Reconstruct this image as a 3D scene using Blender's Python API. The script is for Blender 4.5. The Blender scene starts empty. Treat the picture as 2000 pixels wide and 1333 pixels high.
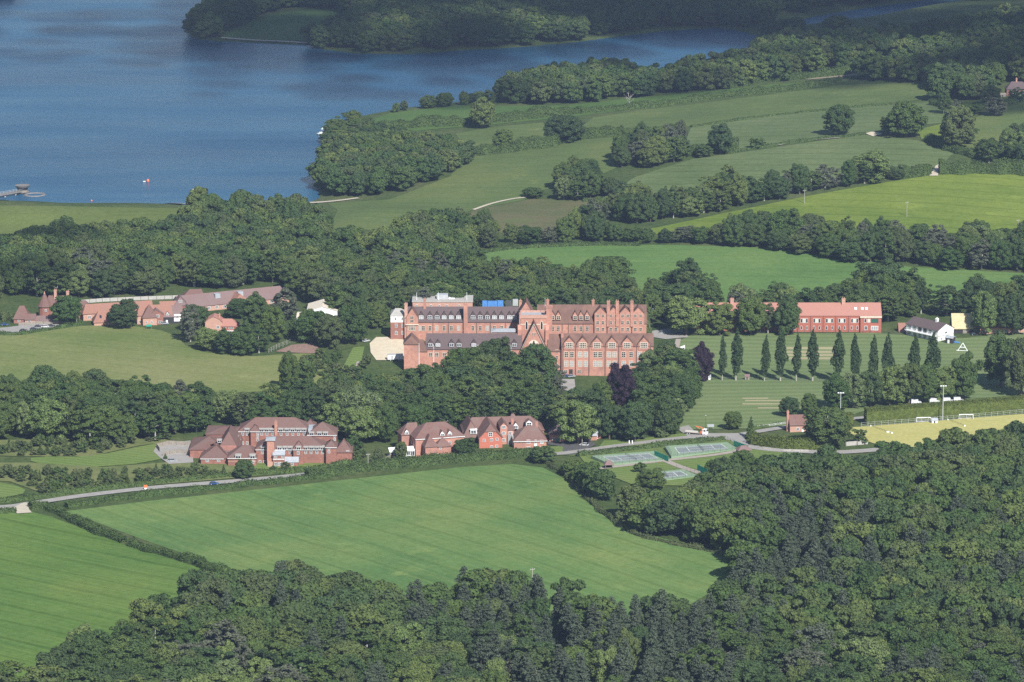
import bpy, bmesh, math, random
import numpy as np
from mathutils import Vector, Matrix
random.seed(7)
RNG = np.random.default_rng(11)
S = bpy.context.scene
COL = S.collection
R = math.radians

# ------------------------------------------------------------------ camera
HAZE = 0.00005
HC = 470.0            # camera height above the school terrace
F = 7600.0            # focal length in photo pixels (2000 wide)
PITCH = R(12.42)
cam = bpy.data.cameras.new('camera'); co = bpy.data.objects.new('camera', cam); COL.objects.link(co)
co.location = (0, 0, HC); co.rotation_euler = (R(90) - PITCH, 0, 0)
cam.sensor_width = 36.0; cam.lens = F / 2000 * 36.0
cam.clip_start = 1.0; cam.clip_end = 40000
S.camera = co

# ------------------------------------------------------------------ world, sun, exposure
SUN_EL = R(40); SUN_AZ = R(158)      # azimuth clockwise from +Y: behind the camera, to its right
w = bpy.data.worlds.new('World'); S.world = w; w.use_nodes = True
nt = w.node_tree; nt.nodes.clear()
sky = nt.nodes.new('ShaderNodeTexSky'); sky.sky_type = 'NISHITA'; sky.sun_disc = False
sky.sun_elevation = SUN_EL; sky.sun_rotation = SUN_AZ; sky.altitude = 100; sky.air_density = 1.0; sky.dust_density = 0.6; sky.ozone_density = 1.6
bg = nt.nodes.new('ShaderNodeBackground'); bg.inputs['Strength'].default_value = 0.07
wo = nt.nodes.new('ShaderNodeOutputWorld')
nt.links.new(sky.outputs[0], bg.inputs[0]); nt.links.new(bg.outputs[0], wo.inputs[0])
SD = Vector((math.sin(SUN_AZ) * math.cos(SUN_EL), math.cos(SUN_AZ) * math.cos(SUN_EL), math.sin(SUN_EL)))
sl = bpy.data.lights.new('sun', 'SUN'); sl.energy = 4.9; sl.angle = R(0.5); sl.color = (1.0, 0.985, 0.955)
so = bpy.data.objects.new('sun', sl); COL.objects.link(so); so.location = (0, 0, 900)
so.rotation_euler = SD.to_track_quat('Z', 'Y').to_euler()
S.view_settings.view_transform = 'Standard'; S.view_settings.look = 'None'
S.view_settings.gamma = 1; S.view_settings.exposure = 0.60; S.view_settings.use_curve_mapping = False
S.cycles.max_bounces = 5; S.cycles.diffuse_bounces = 2; S.cycles.glossy_bounces = 2
S.cycles.transparent_max_bounces = 8; S.cycles.volume_bounces = 0
try: S.cycles.use_denoising = False
except Exception: pass

# ------------------------------------------------------------------ photo geometry
CP, SP = math.cos(PITCH), math.sin(PITCH)
def ray(px, py):
    u = (px - 1000) / F; v = (666.5 - py) / F
    return Vector((u, CP + v * SP, -SP + v * CP))
def at_level(px, py, z):
    d = ray(px, py); t = (z - HC) / d.z
    return Vector((d.x * t, d.y * t, z))
def project(x, y, z):
    z = z - HC
    f = y * CP - z * SP; up = y * SP + z * CP
    return 1000 + F * x / f, 666.5 - F * up / f
def ppm(y):                       # photo pixels per metre at forward distance y
    return F / math.hypot(y, HC)

LAKE_Z = -2.0
LAKE_PX = [(-260, 393), (0, 394), (200, 398), (360, 401), (600, 397), (632, 388), (624, 350), (640, 330), (637, 290), (630, 262), (650, 245),
    (680, 233), (720, 226), (770, 215), (830, 208), (900, 201), (960, 190), (1000, 180), (1100, 165), (1200, 152), (1330, 134), (1430, 115),
    (1485, 92), (1478, 70), (1440, 59), (1400, 54), (1300, 60), (1200, 72), (1100, 85), (1000, 93), (900, 98), (800, 106), (700, 105), (640, 98),
    (600, 88), (500, 84), (420, 80), (382, 76), (370, 66), (384, 45), (410, 15), (395, -5), (370, -30), (300, -60), (-300, -60)]
POND_PX = [(1545, 42), (1560, 50), (1610, 50), (1700, 35), (1800, 26), (1950, 20), (1990, 2), (1800, 0), (1700, 14), (1600, 30)]
lake_poly = np.array([at_level(a, b, LAKE_Z)[:2] for a, b in LAKE_PX])
pond_poly = np.array([at_level(a, b, LAKE_Z)[:2] for a, b in POND_PX])
def sdist(poly, x, y):            # signed distance, negative inside
    x = np.asarray(x, float); y = np.asarray(y, float)
    d = np.full(x.shape, 1e18); ins = np.zeros(x.shape, bool)
    n = len(poly)
    for i in range(n):
        ax, ay = poly[i]; bx, by = poly[(i + 1) % n]
        ex, ey = bx - ax, by - ay; L = ex * ex + ey * ey + 1e-9
        t = np.clip(((x - ax) * ex + (y - ay) * ey) / L, 0, 1)
        d = np.minimum(d, (x - ax - t * ex) ** 2 + (y - ay - t * ey) ** 2)
        if abs(ey) > 1e-9:
            c = ((ay > y) != (by > y)) & (x < ex * (y - ay) / ey + ax); ins ^= c
    d = np.sqrt(d); return np.where(ins, -d, d)
def ss(a, b, v):
    t = np.clip((v - a) / (b - a), 0, 1); return t * t * (3 - 2 * t)
def ga(x, y, cx, cy, sx, sy): return np.exp(-((x - cx) / sx) ** 2 - ((y - cy) / sy) ** 2)
DAM_Y = float(at_level(180, 398, 0).y)
def height(x, y):
    x = np.asarray(x, float); y = np.asarray(y, float)
    h = 34 * ga(x, y, 520, 2950, 330, 420) + 16 * ga(x, y, 250, 2620, 220, 200) + 10 * ga(x, y, 420, 1650, 260, 260)
    h = h + 60 * ss(3700, 5200, y) + 40 * ga(x, y, 900, 3600, 500, 500)
    h = h + 1.6 * np.sin(x / 61 + 1.3) * np.sin(y / 83) * ss(1500, 1700, y) + 1.5 * np.sin(x / 97) * np.sin(y / 71 + .6)
    h = h + 7.0 * ga(x, y, -70, 2140, 75, 90)
    # embankment of the dam: the valley floor lies below the crest
    v = ss(0, 1, (DAM_Y - 4 - y) / 42) * (1 - ss(DAM_Y * 0 + 0, 1, (DAM_Y - 90 - y) / 160)) * ss(0, 1, (-95 - x) / 60)
    h = h - 9 * v
    sd = np.minimum(sdist(lake_poly, x, y), sdist(pond_poly, x, y))
    k = ss(0, 90, sd)
    h = np.where(sd > 0, h * k + (-1.1) * (1 - k), -1.1)
    return h - 7 * ss(2, -14, sd) if False else h - 7 * ss(0, 1, (-sd + 1) / 15)
def hz(x, y): return float(height(np.array([x]), np.array([y]))[0])
def at(px, py, dz=0.0):           # the point of the terrain seen at a photo pixel
    d = ray(px, py)
    z = np.concatenate([np.arange(90, -14, -2.0)])
    t = (z - HC) / d.z
    g = height(d.x * t, d.y * t) + dz
    k = np.argmax(z <= g)
    if z[k] > g[k]: k = len(z) - 1
    if k == 0: k = 1
    a = z[k - 1] - g[k - 1]; b = z[k] - g[k]
    f = a / (a - b) if a != b else 0
    tt = t[k - 1] + (t[k] - t[k - 1]) * f
    x, y = d.x * tt, d.y * tt
    return Vector((x, y, hz(x, y)))

# ------------------------------------------------------------------ tagging and meshes
def tag(o, label=None, cat=None, group=None, kind=None):
    if label: o['label'] = label
    if cat: o['category'] = cat
    if group: o['group'] = group
    if kind: o['kind'] = kind
    return o
def link(o, parent=None):
    COL.objects.link(o)
    if parent is not None: o.parent = parent
    return o
def empty(name, loc, rz=0.0, label=None, cat=None, group=None):
    o = bpy.data.objects.new(name, None); o.location = loc; o.rotation_euler = (0, 0, rz); o.empty_display_size = 2
    link(o); return tag(o, label, cat, group)
def np_mesh(name, V, Q, mats, smooth=False, mi=None, attr=None):
    me = bpy.data.meshes.new(name)
    V = np.asarray(V, np.float32); Q = np.asarray(Q, np.int32)
    me.vertices.add(len(V)); me.vertices.foreach_set('co', V.ravel())
    k = Q.shape[1]
    me.loops.add(Q.size); me.loops.foreach_set('vertex_index', Q.ravel())
    me.polygons.add(len(Q)); me.polygons.foreach_set('loop_start', np.arange(0, Q.size, k, dtype=np.int32))
    for m in mats: me.materials.append(m)
    if mi is not None: me.polygons.foreach_set('material_index', np.asarray(mi, np.int32))
    me.update(calc_edges=True)
    if smooth: me.polygons.foreach_set('use_smooth', np.ones(len(Q), bool))
    if attr is not None:
        a = me.attributes.new('tint', 'FLOAT', 'POINT'); a.data.foreach_set('value', np.asarray(attr, np.float32))
    me.validate()
    return me
class MB:
    """collects solids and builds them as ONE mesh object"""
    def __init__(s): s.v = []; s.f = []; s.m = []
    def add(s, vs, fs, mi=0):
        o = len(s.v); s.v += [tuple(v) for v in vs]; s.f += [tuple(i + o for i in f) for f in fs]; s.m += [mi] * len(fs); return s
    def box(s, x0, x1, y0, y1, z0, z1, mi=0):
        vs = [(x0, y0, z0), (x1, y0, z0), (x1, y1, z0), (x0, y1, z0), (x0, y0, z1), (x1, y0, z1), (x1, y1, z1), (x0, y1, z1)]
        return s.add(vs, [(0, 3, 2, 1), (4, 5, 6, 7), (0, 1, 5, 4), (1, 2, 6, 5), (2, 3, 7, 6), (3, 0, 4, 7)], mi)
    def slab(s, poly, t, mi=0):
        n = len(poly); vs = list(poly) + [(a, b, c - t) for a, b, c in poly]
        fs = [tuple(range(n)), tuple(range(2 * n - 1, n - 1, -1))] + [(i, i + n, (i + 1) % n + n, (i + 1) % n) for i in range(n)]
        return s.add(vs, fs, mi)
    def tube(s, a, b, r0, r1, n=6, mi=0):
        a = Vector(a); b = Vector(b); d = (b - a).normalized()
        u = d.orthogonal().normalized(); v = d.cross(u)
        vs = []
        for p, r in ((a, r0), (b, r1)):
            vs += [p + (u * math.cos(2 * math.pi * i / n) + v * math.sin(2 * math.pi * i / n)) * r for i in range(n)]
        fs = [(i, (i + 1) % n, (i + 1) % n + n, i + n) for i in range(n)] + [tuple(range(n - 1, -1, -1)), tuple(range(n, 2 * n))]
        return s.add(vs, fs, mi)
    def mesh(s, name, mats):
        me = bpy.data.meshes.new(name); me.from_pydata(s.v, [], s.f)
        for m in (mats if isinstance(mats, (list, tuple)) else [mats]): me.materials.append(m)
        me.polygons.foreach_set('material_index', s.m)
        bm = bmesh.new(); bm.from_mesh(me); bmesh.ops.recalc_face_normals(bm, faces=bm.faces); bm.to_mesh(me); bm.free()
        me.update(); return me
    def build(s, name, mats, parent=None):
        return link(bpy.data.objects.new(name, s.mesh(name, mats)), parent)

# ------------------------------------------------------------------ materials
def newmat(name):
    m = bpy.data.materials.new(name); m.use_nodes = True; n = m.node_tree; n.nodes.clear()
    out = n.nodes.new('ShaderNodeOutputMaterial'); return m, n, out
def noise(n, vec, scale, detail=4, rough=.55):
    t = n.nodes.new('ShaderNodeTexNoise'); t.inputs['Scale'].default_value = scale; t.inputs['Detail'].default_value = detail
    t.inputs['Roughness'].default_value = rough
    if vec is not None: n.links.new(vec, t.inputs['Vector'])
    return t.outputs['Fac']
def ramp(n, fac, stops):
    r = n.nodes.new('ShaderNodeValToRGB'); e = r.color_ramp.elements
    while len(e) < len(stops): e.new(.5)
    for el, (p, c) in zip(e, stops): el.position = p; el.color = (*c, 1) if len(c) == 3 else c
    n.links.new(fac, r.inputs[0]); return r.outputs[0]
def mix(n, a, b, fac, mode='MIX'):
    m = n.nodes.new('ShaderNodeMix'); m.data_type = 'RGBA'; m.blend_type = mode
    for s, i in ((fac, 0), (a, 6), (b, 7)):
        if hasattr(s, 'links') or hasattr(s, 'is_linked'): n.links.new(s, m.inputs[i])
        elif i == 0: m.inputs[0].default_value = s
        else: m.inputs[i].default_value = (*s, 1)
    return m.outputs[2]
def mapping(n, src, scale=(1, 1, 1), rot=0.0):
    m = n.nodes.new('ShaderNodeMapping'); m.inputs['Scale'].default_value = scale; m.inputs['Rotation'].default_value = (0, 0, rot)
    n.links.new(src, m.inputs[0]); return m.outputs[0]
def pos(n): return n.nodes.new('ShaderNodeNewGeometry').outputs['Position']
def objc(n): return n.nodes.new('ShaderNodeTexCoord').outputs['Object']
def math_(n, op, a, b=None):
    m = n.nodes.new('ShaderNodeMath'); m.operation = op
    for i, s in enumerate((a, b)):
        if s is None: continue
        if isinstance(s, (int, float)): m.inputs[i].default_value = s
        else: n.links.new(s, m.inputs[i])
    return m.outputs[0]
def principled(n, out, col, rough=.8, bump=None, bs=.3, bd=.1, spec=.3):
    b = n.nodes.new('ShaderNodeBsdfPrincipled'); b.inputs['Roughness'].default_value = rough
    b.inputs['Specular IOR Level'].default_value = spec
    if isinstance(col, tuple): b.inputs['Base Color'].default_value = (*col, 1)
    else: n.links.new(col, b.inputs['Base Color'])
    if bump is not None:
        bp = n.nodes.new('ShaderNodeBump'); bp.inputs['Strength'].default_value = bs; bp.inputs['Distance'].default_value = bd
        n.links.new(bump, bp.inputs['Height']); n.links.new(bp.outputs[0], b.inputs['Normal'])
    n.links.new(b.outputs[0], out.inputs['Surface']); return b
def surf(name, c1, c2, scale=1.0, rough=.85, spec=.25, c3=None, stretch=(1, 1, 1)):
    m, n, out = newmat(name); p = mapping(n, objc(n), stretch)
    f = noise(n, p, scale, 5, .65)
    col = ramp(n, f, [(.3, c1), (.7, c2)])
    if c3: col = mix(n, col, c3, ramp(n, noise(n, p, scale * .17, 3), [(.45, (0, 0, 0)), (.7, (.8, .8, .8))]))
    principled(n, out, col, rough, spec=spec); return m
def roofmat(name, c1, c2, c3):
    """plain tiles: courses, tile to tile colour, lichen patches"""
    m, n, out = newmat(name); oc = objc(n)
    wv = n.nodes.new('ShaderNodeTexWave'); wv.bands_direction = 'Z'; wv.inputs['Scale'].default_value = .9; wv.inputs['Distortion'].default_value = .6
    n.links.new(oc, wv.inputs[0])
    col = ramp(n, noise(n, oc, 1.4, 6, .75), [(.28, c1), (.72, c2)])
    col = mix(n, col, c3, ramp(n, noise(n, oc, .16, 4, .6), [(.42, (0, 0, 0)), (.68, (.9, .9, .9))]))
    col = mix(n, col, (.5, .5, .5), math_(n, 'MULTIPLY', wv.outputs['Fac'], .10), 'MULTIPLY')
    principled(n, out, col, .85, wv.outputs['Fac'], .25, .08, .2); return m
def foliage(name, cols, trans=.22):
    m, n, out = newmat(name)
    oi = n.nodes.new('ShaderNodeObjectInfo'); at_ = n.nodes.new('ShaderNodeAttribute'); at_.attribute_name = 'tint'
    f = math_(n, 'FRACT', math_(n, 'ADD', oi.outputs['Random'], at_.outputs['Fac']))
    k = len(cols)
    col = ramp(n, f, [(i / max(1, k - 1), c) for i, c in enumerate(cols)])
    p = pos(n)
    col = mix(n, col, tuple(min(1, c * 1.75) for c in cols[k // 2]), ramp(n, noise(n, p, .45, 3, .6), [(.42, (0, 0, 0)), (.75, (.75, .75, .75))]))  # brighter clumps by noise: leaf highlights mixed into the colour
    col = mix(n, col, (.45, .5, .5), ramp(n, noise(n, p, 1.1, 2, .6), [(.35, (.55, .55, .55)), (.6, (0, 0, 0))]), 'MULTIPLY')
    d = n.nodes.new('ShaderNodeBsdfDiffuse'); t = n.nodes.new('ShaderNodeBsdfTranslucent'); mx = n.nodes.new('ShaderNodeMixShader')
    mx.inputs[0].default_value = trans
    n.links.new(col, d.inputs[0]); n.links.new(col, t.inputs[0]); n.links.new(d.outputs[0], mx.inputs[1]); n.links.new(t.outputs[0], mx.inputs[2])
    n.links.new(mx.outputs[0], out.inputs['Surface']); return m
def field(name, a, b, c, rowdir=0.0, rows=.25, roww=2.2, patch=.012, mow=None, fine=.35):
    """crop or grass: drill rows along rowdir, tramlines, patches of other growth"""
    m, n, out = newmat(name); p = pos(n)
    pr = mapping(n, p, (1, 1, 1), rowdir)
    st = mapping(n, pr, (.02, .35, 1))
    col = ramp(n, noise(n, p, patch, 5, .6), [(.32, a), (.5, b), (.72, c)])
    col = mix(n, col, c, ramp(n, noise(n, st, 1.0, 4, .6), [(.45, (0, 0, 0)), (.8, (.55, .55, .55))]))
    col = mix(n, col, tuple(min(1, q * 1.25) for q in c), ramp(n, noise(n, p, patch * 3.1, 5, .7), [(.60, (0, 0, 0)), (.74, (.7, .7, .7))]))
    col = mix(n, col, (.62, .66, .55), ramp(n, noise(n, mapping(n, pr, (.012, .8, 1)), 1.0, 3, .7), [(.35, (rows * 1.3,) * 3), (.6, (0, 0, 0))]), 'MULTIPLY')
    wv = n.nodes.new('ShaderNodeTexWave'); wv.bands_direction = 'Y'; wv.wave_profile = 'SIN' ; wv.inputs['Scale'].default_value = .314 / (mow or 18.0)
    wv.inputs['Distortion'].default_value = .4 if not mow else .15; wv.inputs['Detail'].default_value = 1
    n.links.new(pr, wv.inputs[0])
    if mow: col = mix(n, col, (.72, .78, .7), ramp(n, wv.outputs['Fac'], [(.42, (.6, .6, .6)), (.58, (0, 0, 0))]), 'MULTIPLY')
    else: col = mix(n, col, (.55, .6, .45), ramp(n, wv.outputs['Fac'], [(.02, (rows * 1.0,) * 3), (.06, (0, 0, 0))]), 'MULTIPLY')
    col = mix(n, col, (.6, .65, .5), ramp(n, noise(n, p, fine, 4, .7), [(.3, (.6, .6, .6)), (.62, (0, 0, 0))]), 'MULTIPLY')
    principled(n, out, col, .95, noise(n, p, 1.3, 3), .4, .3, .1); return m

M = {}
M['brick'] = surf('red_brick', (.36, .17, .12), (.52, .27, .20), .9, c3=(.29, .15, .12))
M['brick_dark'] = surf('dark_brick', (.22, .095, .07), (.34, .16, .12), .9, c3=(.2, .1, .08))
M['brick_pale'] = surf('pale_brick', (.40, .225, .165), (.52, .31, .235), .9)
M['brick_new'] = surf('new_red_brick', (.32, .095, .065), (.40, .14, .10), .8)
M['tile_hung'] = surf('hung_tiles', (.40, .12, .08), (.50, .18, .12), 1.6)
M['stone'] = surf('cream_stone', (.55, .46, .36), (.68, .60, .48), 1.0)
M['grey_stone'] = surf('grey_concrete', (.33, .31, .28), (.45, .43, .39), .8)
M['concrete'] = surf('weathered_concrete', (.15, .14, .13), (.24, .22, .20), .8)
M['white'] = surf('white_paint', (.72, .72, .70), (.82, .82, .80), 1.0, .6)
M['roof_college'] = roofmat('college_roof_tiles', (.115, .068, .056), (.19, .108, .084), (.21, .12, .09))
M['roof_slate'] = roofmat('grey_brown_roof_tiles', (.085, .062, .064), (.15, .11, .105), (.12, .09, .085))
M['roof_brown'] = roofmat('brown_roof_tiles', (.135, .074, .062), (.205, .118, .098), (.165, .11, .095))
M['roof_red'] = roofmat('new_red_roof_tiles', (.34, .16, .125), (.43, .21, .165), (.37, .18, .14))
M['roof_orange'] = roofmat('orange_roof_tiles', (.23, .115, .085), (.36, .185, .135), (.27, .15, .115))
M['roof_mauve'] = roofmat('mauve_roof_tiles', (.15, .10, .095), (.24, .155, .14), (.20, .14, .13))
M['roof_house'] = roofmat('house_roof_tiles', (.14, .076, .064), (.215, .12, .10), (.19, .13, .11))
M['thatch'] = surf('straw_coloured_roof', (.42, .36, .20), (.55, .48, .29), .7)
M['lead'] = surf('lead_sheet', (.30, .32, .34), (.42, .44, .46), .5, .5)
M['black'] = surf('black_boards', (.025, .024, .025), (.06, .055, .055), 1.5)
M['wood'] = surf('weathered_wood', (.20, .17, .14), (.32, .28, .23), 1.4)
M['bark'] = surf('bark', (.09, .07, .05), (.17, .14, .10), 2.0, stretch=(1, 1, .3))
M['bark_grey'] = surf('grey_bark', (.28, .26, .22), (.42, .40, .35), 2.0, stretch=(1, 1, .3))
M['metal'] = surf('grey_metal', (.36, .37, .37), (.46, .47, .47), .6, .45, .5)
M['dark_metal'] = surf('dark_metal', (.06, .065, .06), (.09, .095, .09), .6, .5, .5)
M['rubber'] = surf('rubber', (.02, .02, .02), (.035, .035, .035), 3, .9)
M['green_net'] = surf('green_screen_cloth', (.01, .26, .17), (.02, .34, .23), 1.0)
M['blue'] = surf('blue_plastic', (.06, .19, .45), (.10, .27, .58), .7, .6)
M['orange_paint'] = surf('orange_paint', (.70, .16, .06), (.8, .22, .09), .7, .5)
M['cream_panel'] = surf('cream_panels', (.50, .47, .42), (.58, .55, .49), .7, .6)
def glass(name, c, r=.12):
    m, n, out = newmat(name); principled(n, out, c, r, spec=.8); return m
M['glass'] = glass('window_glass', (.02, .025, .032))
M['glass_pale'] = glass('pale_grey_glass', (.30, .30, .30), .3)  # even pale grey pane, lighter than the plain window glass
M['glass_green'] = glass('green_tinted_glass', (.02, .11, .075))
M['water_pool'] = glass('paddling_pool_water', (.05, .3, .55))
for k, c in (('car_blue', (.02, .07, .22)), ('car_white', (.62, .62, .62)), ('car_silver', (.34, .36, .38)), ('car_dark', (.02, .024, .035)), ('car_red', (.3, .02, .02))):
    m, n, out = newmat(k); b = principled(n, out, c, .3, spec=.5); b.inputs['Coat Weight'].default_value = .6; M[k] = m
OAKS = [(0.056, 0.093, 0.033), (0.102, 0.151, 0.044), (0.069, 0.110, 0.046), (0.136, 0.184, 0.049), (0.055, 0.084, 0.038), (0.168, 0.207, 0.059), (0.104, 0.125, 0.056), (0.074, 0.127, 0.038), (0.120, 0.162, 0.044)]
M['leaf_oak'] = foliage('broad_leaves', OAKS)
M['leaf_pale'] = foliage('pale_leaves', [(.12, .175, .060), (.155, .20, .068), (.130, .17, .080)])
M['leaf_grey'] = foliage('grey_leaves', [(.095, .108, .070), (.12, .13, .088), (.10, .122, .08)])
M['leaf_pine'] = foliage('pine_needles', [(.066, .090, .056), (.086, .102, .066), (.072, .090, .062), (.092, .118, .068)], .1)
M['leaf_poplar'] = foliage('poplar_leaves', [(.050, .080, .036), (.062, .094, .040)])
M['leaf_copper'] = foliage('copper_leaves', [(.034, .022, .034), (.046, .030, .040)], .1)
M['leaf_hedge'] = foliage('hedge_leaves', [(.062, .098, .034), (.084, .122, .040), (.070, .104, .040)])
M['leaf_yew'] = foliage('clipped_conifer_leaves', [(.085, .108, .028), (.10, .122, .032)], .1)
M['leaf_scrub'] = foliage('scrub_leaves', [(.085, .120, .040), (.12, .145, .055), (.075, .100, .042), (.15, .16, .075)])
# ------------------------------------------------------------------ ground sheet, water, fields, roads
GX = np.concatenate([np.array([-9000, -6000, -4000, -2800, -2000, -1500, -1150]), np.arange(-900, 901, 10.0), np.array([1150, 1500, 2000, 2800, 4000, 6000, 9000])])
GY = np.concatenate([np.array([-4000, -2000, -500, 500, 1000, 1250]), np.arange(1400, 4001, 9.0), np.array([4200, 4500, 5000, 6000, 7500, 10000, 14000])])
m, n, out = newmat('rough_grass'); p = pos(n)
col = ramp(n, noise(n, p, .02, 6, .65), [(.3, (.045, .075, .022)), (.5, (.075, .105, .032)), (.7, (.115, .125, .052))])
col = mix(n, col, (.5, .55, .5), ramp(n, noise(n, p, .3, 5, .7), [(.35, (.8, .8, .8)), (.6, (0, 0, 0))]), 'MULTIPLY')
principled(n, out, col, .95, noise(n, p, .8, 4), .6, .5, .1); M['ground'] = m
xx, yy = np.meshgrid(GX, GY); zz = height(xx, yy)
nx, ny = len(GX), len(GY)
idx = np.arange(nx * ny).reshape(ny, nx)
Q = np.stack([idx[:-1, :-1], idx[:-1, 1:], idx[1:, 1:], idx[1:, :-1]], -1).reshape(-1, 4)
gme = np_mesh('ground', np.stack([xx, yy, zz], -1).reshape(-1, 3), Q, [M['ground']], True)
tag(link(bpy.data.objects.new('ground', gme)), kind='structure')

m, n, out = newmat('lake_water'); p = pos(n)
nb1 = noise(n, mapping(n, p, (1, 1, 1), .3), .22, 5, .6); nb2 = noise(n, mapping(n, p, (.012, .05, 1), .12), .35, 4, .6)
wcol = ramp(n, noise(n, mapping(n, p, (.35, 1.0, 1), .1), .006, 4, .6), [(.35, (.014, .062, .125)), (.65, (.026, .098, .172))])
b = principled(n, out, wcol, .22, nb1, .8, 1.2, .3)
n.links.new(ramp(n, nb2, [(.35, (.16, .16, .16)), (.65, (.34, .34, .34))]), b.inputs['Roughness']); b.inputs['IOR'].default_value = 1.33; M['water'] = m
for nm, poly in (('lake_water', lake_poly), ('river_water', pond_poly)):
    bm = bmesh.new(); vs = [bm.verts.new((float(a), float(c), LAKE_Z)) for a, c in poly]; f = bm.faces.new(vs)
    bmesh.ops.triangulate(bm, faces=[f]); bmesh.ops.recalc_face_normals(bm, faces=bm.faces)
    # spread the sheet past the shore: the banks cut it
    me = bpy.data.meshes.new(nm); bm.to_mesh(me); bm.free()
    if me.polygons[0].normal.z < 0: me.flip_normals()
    me.materials.append(M['water']); tag(link(bpy.data.objects.new(nm, me)), kind='structure')

LEV = [0.10]
def smooth_poly(pts, it=1):
    for _ in range(it):
        q = []
        for i in range(len(pts)):
            a = pts[i]; b = pts[(i + 1) % len(pts)]
            q += [(a[0] * .75 + b[0] * .25, a[1] * .75 + b[1] * .25), (a[0] * .25 + b[0] * .75, a[1] * .25 + b[1] * .75)]
        pts = q
    return pts
def sheet(name, pts, mat, world=False, smooth=0, kind='structure', dz=None, parent=None):
    """a polygon laid on the terrain, cut along the ground's own grid so that it follows it"""
    if dz is None: LEV[0] += .007; dz = LEV[0]
    if smooth: pts = smooth_poly(pts, smooth)
    P = [tuple(p[:2]) for p in pts] if world else [tuple(at(a, b)[:2]) for a, b in pts]
    bm = bmesh.new(); vs = [bm.verts.new((x, y, 0)) for x, y in P]; f = bm.faces.new(vs)
    bmesh.ops.triangulate(bm, faces=[f])
    xs = [a for a, _ in P]; ys = [b for _, b in P]
    for g in GX:
        if min(xs) < g < max(xs): bmesh.ops.bisect_plane(bm, geom=bm.verts[:] + bm.edges[:] + bm.faces[:], plane_co=(g, 0, 0), plane_no=(1, 0, 0))
    for g in GY:
        if min(ys) < g < max(ys): bmesh.ops.bisect_plane(bm, geom=bm.verts[:] + bm.edges[:] + bm.faces[:], plane_co=(0, g, 0), plane_no=(0, 1, 0))
    bm.verts.ensure_lookup_table()
    hh = height(np.array([v.co.x for v in bm.verts]), np.array([v.co.y for v in bm.verts]))
    for v, h in zip(bm.verts, hh): v.co.z = float(h) + dz
    bmesh.ops.recalc_face_normals(bm, faces=bm.faces)
    me = bpy.data.meshes.new(name); bm.to_mesh(me); bm.free(); me.materials.append(mat)
    if len(me.polygons) and sum(p.normal.z for p in me.polygons) < 0: me.flip_normals()
    for pl in me.polygons: pl.use_smooth = True
    o = link(bpy.data.objects.new(name, me), parent)
    if parent is None: tag(o, kind=kind)
    return o
def strip_pts(pts, width, world=False):
    W = [Vector(p[:2]) for p in pts] if world else [at(a, b).xy for a, b in pts]
    Lf, Rt = [], []
    for i, p in enumerate(W):
        d = (W[min(i + 1, len(W) - 1)] - W[max(i - 1, 0)]).normalized(); nrm = Vector((-d.y, d.x))
        Lf.append(p + nrm * width / 2); Rt.append(p - nrm * width / 2)
    return Lf + Rt[::-1]
def catmull(pts, k=5):
    if len(pts) < 3: return [tuple(p) for p in pts]
    q = []; P = [pts[0]] + list(pts) + [pts[-1]]
    for i in range(1, len(P) - 2):
        for j in range(k):
            t = j / k
            q.append(tuple(.5 * ((2 * P[i][c]) + (-P[i-1][c] + P[i+1][c]) * t + (2*P[i-1][c] - 5*P[i][c] + 4*P[i+1][c] - P[i+2][c]) * t*t + (-P[i-1][c] + 3*P[i][c] - 3*P[i+1][c] + P[i+2][c]) * t**3) for c in (0, 1)))
    return q + [tuple(pts[-1][:2])]
def road(name, pts, width, mat, dz=None, world=False):
    W = pts if world else [tuple(at(a, b).xy) for a, b in pts]
    return sheet(name, strip_pts(catmull(W), width, True), mat, True, dz=dz)

M['wheat'] = field('young_wheat', (0.090, 0.168, 0.052), (0.122, 0.204, 0.063), (0.191, 0.240, 0.076), R(50), .30)
M['wheat_left'] = field('young_wheat_left', (0.083, 0.158, 0.036), (0.111, 0.189, 0.042), (0.159, 0.214, 0.052), R(36), .45)
M['meadow'] = field('dry_meadow', (0.127, 0.173, 0.047), (0.180, 0.204, 0.070), (0.228, 0.230, 0.095), .5, .15)
M['scrubland'] = field('scrub_grass', (.105, .135, .045), (.15, .17, .062), (.20, .20, .09), .3, .1, patch=.05, fine=.6)
M['dam_grass'] = field('embankment_grass', (.085, .120, .030), (.115, .145, .042), (.14, .17, .05), 0, .1)
M['bright'] = field('bright_crop', (0.083, 0.158, 0.045), (0.111, 0.194, 0.056), (0.148, 0.219, 0.067), .1, .2)
M['hill'] = field('hill_crop', (0.111, 0.168, 0.027), (0.154, 0.204, 0.036), (0.212, 0.255, 0.050), .25, .35)
M['barley'] = field('grey_barley', (0.101, 0.143, 0.053), (0.127, 0.168, 0.067), (0.159, 0.194, 0.082), .35, .45)
M['mid'] = field('mid_pasture', (0.085, 0.122, 0.040), (0.106, 0.148, 0.047), (0.148, 0.173, 0.056), .2, .2)
M['rough'] = field('rough_set_aside', (.085, .105, .040), (.14, .125, .065), (.10, .14, .045), .2, .2, fine=.6)
M['cricket'] = field('mown_outfield', (.145, .195, .080), (.170, .218, .092), (.20, .235, .105), .03, .03, mow=9.0, fine=.9)
M['lawn'] = field('lawn', (.13, .19, .05), (.155, .21, .06), (.18, .22, .07), .4, .05, mow=4, fine=.9)
M['far_field'] = field('far_field', (.065, .120, .030), (.080, .140, .036), (.10, .15, .04), .2, .1)
M['stubble'] = surf('bare_brown_soil', (.24, .19, .14), (.32, .26, .19), .05)
M['wicket'] = surf('worn_wickets', (.30, .26, .15), (.36, .33, .18), .2, stretch=(.1, 1, 1))
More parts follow.
